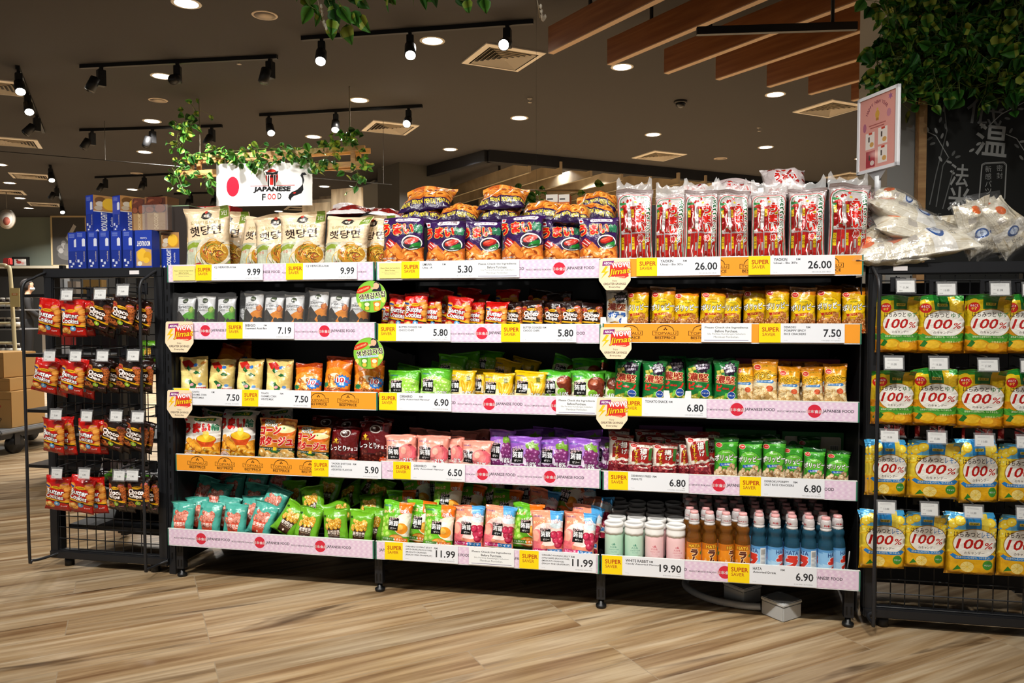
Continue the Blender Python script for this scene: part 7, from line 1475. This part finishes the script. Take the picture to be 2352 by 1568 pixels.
# packets kept on the racks' rear shelves, seen through the wires
for i, (x, z) in enumerate([(-.5, .31), (-.40, .31), (-.30, .31), (-.20, .31), (-.12, .31)]): bag('sea_g', (x, .2, z + .01), (R(-14), R(8 * (-1) ** i), .2 * i), 1.1, 'pale packet on the low rear shelf behind the cookie rack wires', 'packet', 'packets behind the cookie rack')
for i, (x, z) in enumerate([(-.28, .87), (-.21, .87), (-.14, .87)]): bag('pop_g', (x, .25, z + .01), (R(-8), 0, .2), .8, 'small packet behind the second cookie row', 'packet', 'packets behind the second cookie row')
for i, (x, z) in enumerate([(2.86, .63), (3.0, .63), (3.16, .63), (3.28, .63)]): bag('redflat', (x, .24, z + .01), (R(-10), 0, .1), .6, 'dim packet on the shelf behind the candy pouches', 'packet', 'packets behind the pouch rack')

# ---------------------------------------------------------------- cookie cartons on the left rack
def moon(kind):
    if kind == 'front':
        a = Art(100, 195, '#1f3a9a'); a.rect(0, 110, 100, 195, '#b88a54'); a.ell(30, 168, 24, 20, '#7a5630', 14); a.ell(28, 150, 18, 14, '#d8ccb8', 12); a.ell(66, 150, 30, 34, '#d9a01e', 22); a.ell(64, 153, 27, 31, '#efc03c', 22); a.ell(20, 128, 16, 12, '#c8b8a0', 12); a.rect(0, 108, 100, 112, '#e6e2d8')
        a.text('MOONLIGHT', 42, 56, 24, '#f2f0e8', w=98, b=.02, rot=90); a.text('Cookie', 72, 60, 10, '#f2f0e8', w=52, rot=90); a.poly([(6, 4), (24, 4), (15, 18)], '#e8e8f0')
    elif kind == 'end':
        a = Art(100, 330, '#2540a6'); a.rect(0, 0, 100, 160, '#1e368f'); a.poly([(60, 200), (92, 200), (92, 262), (76, 272), (60, 262)], '#d9dce6'); a.rect(10, 60, 30, 84, '#d9dce6'); a.rect(40, 40, 60, 62, '#c8cce0'); [a.rect(12, 285 + q * 9, 66, 288 + q * 9, '#8fa0d8') for q in range(4)]; a.text('Cookie', 78, 110, 14, '#d8c89a', w=90, rot=90); a.rect(22, 20, 44, 34, '#e0e2ea'); a.rect(0, 158, 100, 162, '#16307e')
    elif kind == 'inv':
        a = Art(100, 160, '#2743a8'); a.text('MOONLIGHT', 50, 104, 20, '#f2f0e8', w=78, b=.02, rot=180); a.text('Cookie', 50, 126, 8, '#f2f0e8', w=40, rot=180); a.poly([(6, 10), (96, 10), (96, 78), (40, 86), (6, 70)], '#c8a070'); a.ell(40, 56, 28, 26, '#efc03c', 20); a.ell(72, 48, 24, 22, '#dca828', 18); a.ell(64, 34, 18, 12, '#efc03c', 14); a.ell(26, 20, 14, 10, '#e8e0cc', 12)
    else:
        a = Art(100, 195, '#7a5232'); a.rect(8, 110, 92, 190, '#4a2416'); a.blobs(14, 116, 88, 186, 9, 22, ['#6a3420', '#80462c', '#5a2a18'], 3, .9, '#34160c'); a.rect(10, 6, 90, 104, '#9a7a52'); a.text('CHOCOCHIP', 50, 54, 18, '#c8b088', w=92, b=.02, rot=90)
    return a
def cbox(w, d, h, loc, rz, front, side, label, group, edge='#2743a8', name='cookie_box', inv=False):
    t = thing(name, label, 'cookie box', loc, (0, 0, rz), group)
    m = MB(); m.box((0, 0, h / 2), (w, d, h), edge); bd = m.build('carton', CARD, t)
    q = MB(); f = front; q.art(f, lambda x, y: V((x - w / 2, -d / 2 - .0006, y * h / (w * f.H / f.W))), w)
    if side: q.art(side, lambda x, y: V((-w / 2 - .0006, d / 2 - x, y * h / (d * side.H / side.W))), d)
    q.art(Art(10, 10, '#e8e6ee' if edge == '#2743a8' else '#b8946a'), lambda x, y: V((x - w / 2, y - w / 2 if 0 else -d / 2 + y * d / w, h + .0006)), w)
    q.build('printed_panel', LAMC, bd); return t
MF, ME, MI, MC = moon('front'), moon('end'), moon('inv'), moon('choc')
zt = 1.3085; yk = .12
def xk(p): return X(p, yk, zt + .08)
cbox(.05, .085, .163, (xk(177), yk + .02, zt), 0, ME, ME, 'leftmost blue cookie box in the lower row on the rack top', 'blue cookie boxes')
for i in range(5): cbox(.0485, .10, .163, (xk(206 + i * 26.5), yk, zt), 0, ME, ME, f'{nth(i + 1)} blue cookie box in the lower row on the rack top', 'blue cookie boxes')
cbox(.082, .05, .163, (xk(346), yk - .02, zt), 0, MI, ME, 'blue cookie box with upside down lettering in the lower row', 'blue cookie boxes')
cbox(.082, .05, .158, (xk(385), yk + .04, zt), .1, MF, ME, 'rightmost blue cookie box beside the dark carton', 'blue cookie boxes')
cbox(.110, .064, .163, (xk(222), yk + .04, zt + .1636), R(66), MF, ME, 'left upper blue cookie box standing on the lower row', 'blue cookie boxes')
cbox(.110, .064, .158, (xk(280), yk + .05, zt + .1636), R(66), MF, ME, 'right upper blue cookie box standing on the lower row', 'blue cookie boxes')
cbox(.06, .08, .142, (xk(319), yk + .03, zt + .1636), .3, MC, MC, 'brown chocolate cookie box between blue boxes and acrylic tray', 'brown cookie boxes', '#7a5232')
cbox(.11, .08, .146, (xk(364), yk + .03, zt + .1636), 0, MC, MC, 'brown chocolate cookie box standing in the clear tray', 'brown cookie boxes', '#7a5232')
t = thing('acrylic_tray', 'clear acrylic tray around the brown cookie box', 'tray', (xk(364), yk - .018, zt + .1636)); m = MB(); m.box((0, 0, .056), (.122, .003, .11), '#fff'); m.box((-.06, .05, .056), (.003, .1, .11), '#fff'); m.box((.06, .05, .056), (.003, .1, .11), '#fff'); m.build('tray_wall', FROST, t)
t = thing('dark_carton', 'tall dark brown carton standing between rack top and noodle bags', 'box', (X(422, .16, 1.4), .16, zt)); MB().box((0, .06, .135), (.085, .16, .27), '#2a211c').build('carton', CARD, t); MB().box((0, .06, .272), (.087, .162, .004), '#7f9a78').build('lid_edge', CARD, t)
t = thing('red_carton', 'red carton lying behind the tallest noodle bag', 'box', (X(490, .30, 1.58), .30, 1.279)); a = Art(100, 100, '#b8231f'); a.rect(4, 86, 24, 98, '#e8dcd8'); a.rect(28, 86, 60, 98, '#e0c0ba'); [a.rect(5 + q * 2.4, 87, 6.2 + q * 2.4, 97, '#3a2a2a') for q in range(8)]
m = MB(); m.box((0, .05, .16), (.17, .1, .32), '#b8231f'); m.art(a, lambda x, y: V((x - .085, -.0006, .15 + y)), .17); m.build('carton', CARD, t)

# rice noodle bags heaped on the right rack
P_ = [(2085, 500, .14, (R(-78), R(24), 0), .95, 'rice noodle bag slanting down at the top of the heap'), (2115, 532, .10, (R(-66), R(14), 0), 1.0, 'wide rice noodle bag across the middle of the heap'), (2120, 568, .06, (R(-62), R(-8), 0), .95, 'front rice noodle bag lying low on the rack edge'), (2025, 560, .10, (R(-40), R(-16), R(10)), .62, 'short rice noodle bag at the left end of the heap'),
    (2040, 585, .05, (R(-70), R(0), 0), .7, 'flat rice noodle bag under the left of the heap'), (2235, 550, .10, (R(-30), R(74), R(-10)), .6, 'upright rice noodle bag in the middle of the heap'), (2268, 548, .13, (R(-24), R(80), R(-14)), .66, 'tallest upright rice noodle bag'), (2300, 572, .10, (R(-20), R(60), 0), .6, 'rightmost rice noodle bag sloping down'), (2060, 470, .18, (R(-60), R(30), 0), .55, 'small upper rice noodle bag against the sign pole')]
for px, py, y, rot, sc, lb in P_:
    P = at_y(px, py, y); kk = KIND['rice']; Rm = Euler(rot).to_matrix(); o = P - Rm @ V((0, 0, kk['h'] * sc / 2))
    low = min((o + Rm @ V((a_ * kk['w'] * sc / 2, 0, c_ * kk['h'] * sc))).z for a_ in (-1, 1) for c_ in (0, 1))
    if low < 1.292: o.z += 1.292 - low
    b_ = bag('rice', o, rot, (sc, 1, sc), lb, 'noodle bag', 'rice noodle bags')
    m = MB(); w_, h_ = kk['w'], kk['h']; N = 14; vs = []; fs = []
    for j in range(7):
        for i in range(N + 1): u = i / N; vs.append(V(((u - .5) * w_ * 1.1, -.052 * (sin(pi * min(1, max(0, u))) ** .5) * (sin(pi * j / 6) ** .5) + .006 * noise.noise(V((i * .9, j * .9, px))), h_ * (j / 6 * 1.12 - .06))))
    for j in range(6):
        for i in range(N): q = j * (N + 1) + i; fs.append((q, q + 1, q + N + 2, q + N + 1))
    m.add(vs, fs, '#fff', True).build('clear_film', CLEAR, b_)
for i in range(6): bag('redflat', (2.86 + i * .1, .3, 1.125), (R(-60), R(5 * i), 0), .5, 'dim packet behind the top wires of the pouch rack', 'packet', 'packets under the pouch rack top')
MB().box(LR(3.07, .27, 1.09), (.62, .36, .012), '#17181a').build('rear_shelf', STEEL, RR)

# poster sign on a pole
A4 = Art(100, 141, '#e4a49a'); a = A4
[a.text(ch, 50 + 34 * cos(R(150 - i * 8.6)), 92 + 36 * sin(R(150 - i * 8.6)), 6, '#8a3a4e', b=.03, rot=60 - i * 8.6) for i, ch in enumerate('HAPPY NEW YEAR') if ch != ' ']
a.ell(50, 104, 6, 8, '#d8a84a', 14); a.rect(46, 92, 54, 97, '#b8862e'); a.star(50, 114, 4, 2, 5, '#e0b858'); a.star(86, 130, 7, 3, 6, '#a86a9a'); a.ell(82, 100, 6, 8, '#c88a9a', 10); a.ell(14, 84, 5, 9, '#b8708a', 10)
a.rect(26, 84, 74, 86, '#b0605a'); a.rect(30, 79, 70, 81, '#b0605a')
for x, y, c in ((30, 56, '#c8442c'), (66, 60, '#c8442c'), (32, 20, '#a82a38'), (66, 24, '#c8442c')):
    a.rect(x - 13, y - 16, x + 13, y + 16, '#f0e6de' if c != '#a82a38' else '#b03a48'); a.rect(x - 4, y + 12, x + 6, y + 16, c); a.rect(x - 5, y - 2, x - 1, y + 8, '#4a3a34'); a.ell(x + 5, y - 8, 6, 5, '#d8a860' if c != '#a82a38' else '#e0d0c8', 10)
Pc = at_y(2018, 302, .20); t = thing('poster_stand', 'pink New Year poster in a white frame on a pole', 'sign', (Pc.x, .20, 1.288), (0, 0, R(-66))); zc = Pc.z - 1.288; pw, ph = .205, .285
MB().art(A4, lambda x, y: V((x - .094, -.0065, zc - .1325 + y)), .188).build('poster', LAMC, t)
m = MB(); m.box((0, 0, zc), (pw + .012, .008, ph), '#e6e6e8', bev=.003); m.add([V((-.05, -.003, zc - ph / 2)), V((.05, -.003, zc - ph / 2)), V((.014, -.003, zc - ph / 2 - .035)), V((-.014, -.003, zc - ph / 2 - .035))], [(3, 2, 1, 0), (0, 1, 2, 3)], '#e2e2e4')
for sx, sz, dx, dz in ((0, .5, pw + .012, .012), (0, -.5, pw + .012, .012), (.5, 0, .012, ph), (-.5, 0, .012, ph)): m.box((sx * pw, -.003, zc + sz * (ph - .012)), (dx, .012, dz), '#ededf0')
m.build('frame', PLAST, t); m = MB(); m.tube([(0, 0, .0), (0, 0, zc - ph / 2 - .02)], .006, '#b9bcc0', 10); m.lathe([(.045, 0), (.045, .006), (.012, .012)], '#b9bcc0', 20); m.tube([(0, 0, zc - ph / 2 - .09), (0, 0, zc - ph / 2 - .02)], .011, '#d8dadc', 10); m.build('pole', PLAST, t)
# small settling shifts in millimetres, so that neighbouring goods rest against each other instead of meeting inside
SETTLE = {
    'bean_snack_bag': [(0,-2,-1,0),(1,11,2,0),(2,1,11,0),(3,0,-1,0),(5,4,15,0)],
    'candy_pouch': [(1,0,-1,0),(3,0,-2,0),(5,0,-1,0),(6,3,5,0),(8,-1,4,0),(10,-4,8,0),(11,5,19,0),(13,-4,13,0),(14,2,15,0),(15,0,-1,0),(16,0,-1,0),(17,1,3,0),(24,-1,4,0),(25,-1,4,0),(26,0,-1,0)],
    'caramel_corn_bag': [(0,0,-1,0),(1,2,7,0)],
    'chocolate_biscuit_bag': [(0,0,-1,0),(1,2,7,0),(2,-1,0,0),(3,7,2,0)],
    'cookie_bag': [(5,0,-1,0),(10,0,-1,0),(11,0,4,0),(13,-3,11,0),(14,-1,6,0),(17,-3,11,0),(18,0,-3,0),(19,2,7,0),(21,-4,-5,0),(22,12,17,0),(23,11,3,0),(24,2,7,0),(25,5,19,0),(28,0,-1,0),(29,0,-1,0),(30,0,-2,0),(32,2,7,0),(33,2,7,0),(34,3,11,0),(36,0,-1,0),(37,-5,-5,0),(38,6,16,0),(39,12,28,0),(40,1,4,0),(41,1,4,0),(42,6,22,0),(43,3,11,0),(44,0,-2,0),(45,0,-1,0),(46,-1,-2,0),(47,5,5,0),(48,3,11,0),(49,1,4,0),(50,1,4,0)],
    'corn_snack_bag': [(0,-1,0,0),(1,4,1,0)],
    'jelly_bag': [(1,0,-1,0),(2,1,5,0),(3,4,15,0),(4,-2,-1,0),(5,10,-1,0),(6,6,22,0),(9,0,-1,0),(10,1,4,0),(14,-4,15,0),(15,1,-3,0),(19,-1,-3,0),(20,5,19,0),(21,0,-1,0),(22,2,7,0),(23,0,-1,0),(24,0,-1,0),(25,4,12,0),(26,-1,-3,0),(32,-12,50,0),(33,-12,47,0),(34,-3,11,0),(35,0,-5,0),(36,-1,-3,0),(37,1,23,0),(38,-5,-6,0),(39,4,38,0),(40,4,16,0),(41,8,32,0),(42,12,60,0),(43,3,12,0),(44,3,15,0),(45,7,54,0),(46,0,-1,0),(48,6,19,0),(49,12,18,0),(50,0,-3,0),(51,4,1,0),(52,-1,-3,0),(53,4,13,0),(54,-2,-9,0),(55,12,60,0),(56,-6,37,0)],
    'milk_bottle': [(0,0,-1,0),(4,2,-4,0),(5,3,1,0),(6,4,0,0),(7,-2,16,0),(8,8,41,0),(9,0,-1,0),(11,-5,11,0),(12,11,38,0),(13,0,-1,0),(15,1,7,0),(16,-7,30,0),(17,1,4,0),(19,-5,19,0)],
    'noodle_bag': [(1,-1,4,0),(2,0,-1,0),(3,-1,0,0),(4,4,1,0)],
    'peanut_bag': [(0,-1,0,0),(1,7,2,0),(2,3,1,0),(3,4,1,0),(4,-2,-1,0),(5,11,3,0),(6,-1,0,0),(7,6,2,0),(8,7,2,0),(9,4,1,0),(11,-1,0,0),(12,1,0,0),(13,11,3,0),(14,11,3,0),(15,0,-1,0),(16,-1,0,0),(17,7,2,0),(19,-3,-1,0),(20,11,3,0),(21,11,3,0),(22,12,15,0),(23,2,7,0),(24,-1,0,0),(25,4,1,0),(33,-1,-1,0),(34,3,11,0),(35,1,2,0),(36,4,15,0),(38,4,15,0),(39,-5,16,0),(40,1,-3,0),(42,-6,-4,0),(43,9,21,0),(44,12,15,0),(45,4,15,0)],
    'popcorn_bag': [(1,0,-1,0),(5,1,35,0),(6,-1,-5,0),(7,-1,1,0),(8,12,12,0),(10,4,15,0),(11,3,27,0),(12,-7,27,0),(13,2,7,0),(14,-2,7,0),(15,-3,9,0),(16,0,-2,0),(18,0,-1,0),(19,3,11,0),(20,3,2,0),(21,-6,22,0),(22,-1,0,0),(23,5,13,0),(24,12,60,0),(26,1,2,0),(27,-1,-5,0),(28,-2,-1,0),(29,6,-1,0),(30,12,23,0)],
    'potato_snack_bag': [(0,4,1,0)],
    'ring_snack_bag': [(0,0,-1,0),(2,2,-9,0),(5,-2,-7,0),(6,0,-1,0),(7,1,4,0),(8,0,-1,0),(9,1,4,0),(11,-10,53,0),(12,-12,60,10),(13,-7,24,0),(14,1,5,10),(15,0,0,10),(16,-11,60,10),(17,-1,-12,10),(18,12,60,0),(19,12,60,0)],
    'sachet': [(10,-2,-2,0),(11,12,11,0)],
    'snack_bag': [(0,-3,-9,0),(1,12,53,0)],
    'snack_stick_bag': [(0,10,34,0),(1,11,19,0),(2,1,-3,0),(3,-1,0,0),(4,2,1,0),(5,9,3,0),(6,11,3,0),(10,2,-7,0),(11,-9,37,0)],
    'soda_bottle': [(1,-1,0,0),(2,2,1,0),(3,6,2,0),(4,6,2,0),(5,6,2,0),(6,6,2,0),(7,9,3,0),(8,10,-1,0),(9,0,-3,0),(10,3,1,0),(11,3,1,0),(12,4,1,0),(15,-1,0,0),(16,2,1,0),(17,2,11,0),(19,-1,0,0),(20,2,1,0),(21,6,2,0),(22,6,2,0),(23,6,2,0),(24,6,2,0),(25,9,2,0),(26,9,15,0),(27,2,15,0),(28,0,-1,0),(29,3,1,0),(30,4,1,0),(33,-1,0,0),(34,2,1,0),(35,9,10,0),(36,6,11,0),(37,6,2,0),(38,9,3,0),(39,11,4,0),(40,11,4,0),(41,11,4,0),(42,10,3,0),(43,11,6,0),(44,12,11,0),(45,-2,4,0),(46,3,1,0),(47,3,1,0),(48,4,1,0),(51,-1,0,0),(52,2,1,0),(53,8,6,0),(55,-1,0,0),(56,2,1,0),(57,6,2,0),(58,6,2,0),(59,6,2,0),(60,6,2,0),(61,9,3,0),(62,11,3,0),(63,7,24,0),(64,9,32,0)]}
for nm, rows__ in SETTLE.items():
    for q_, ax, ay, az in rows__:
        o = SC.objects.get(nm if q_ == 0 else f'{nm}.{q_:03d}')
        if o: o.location += V((ax, ay, az)) / 1000
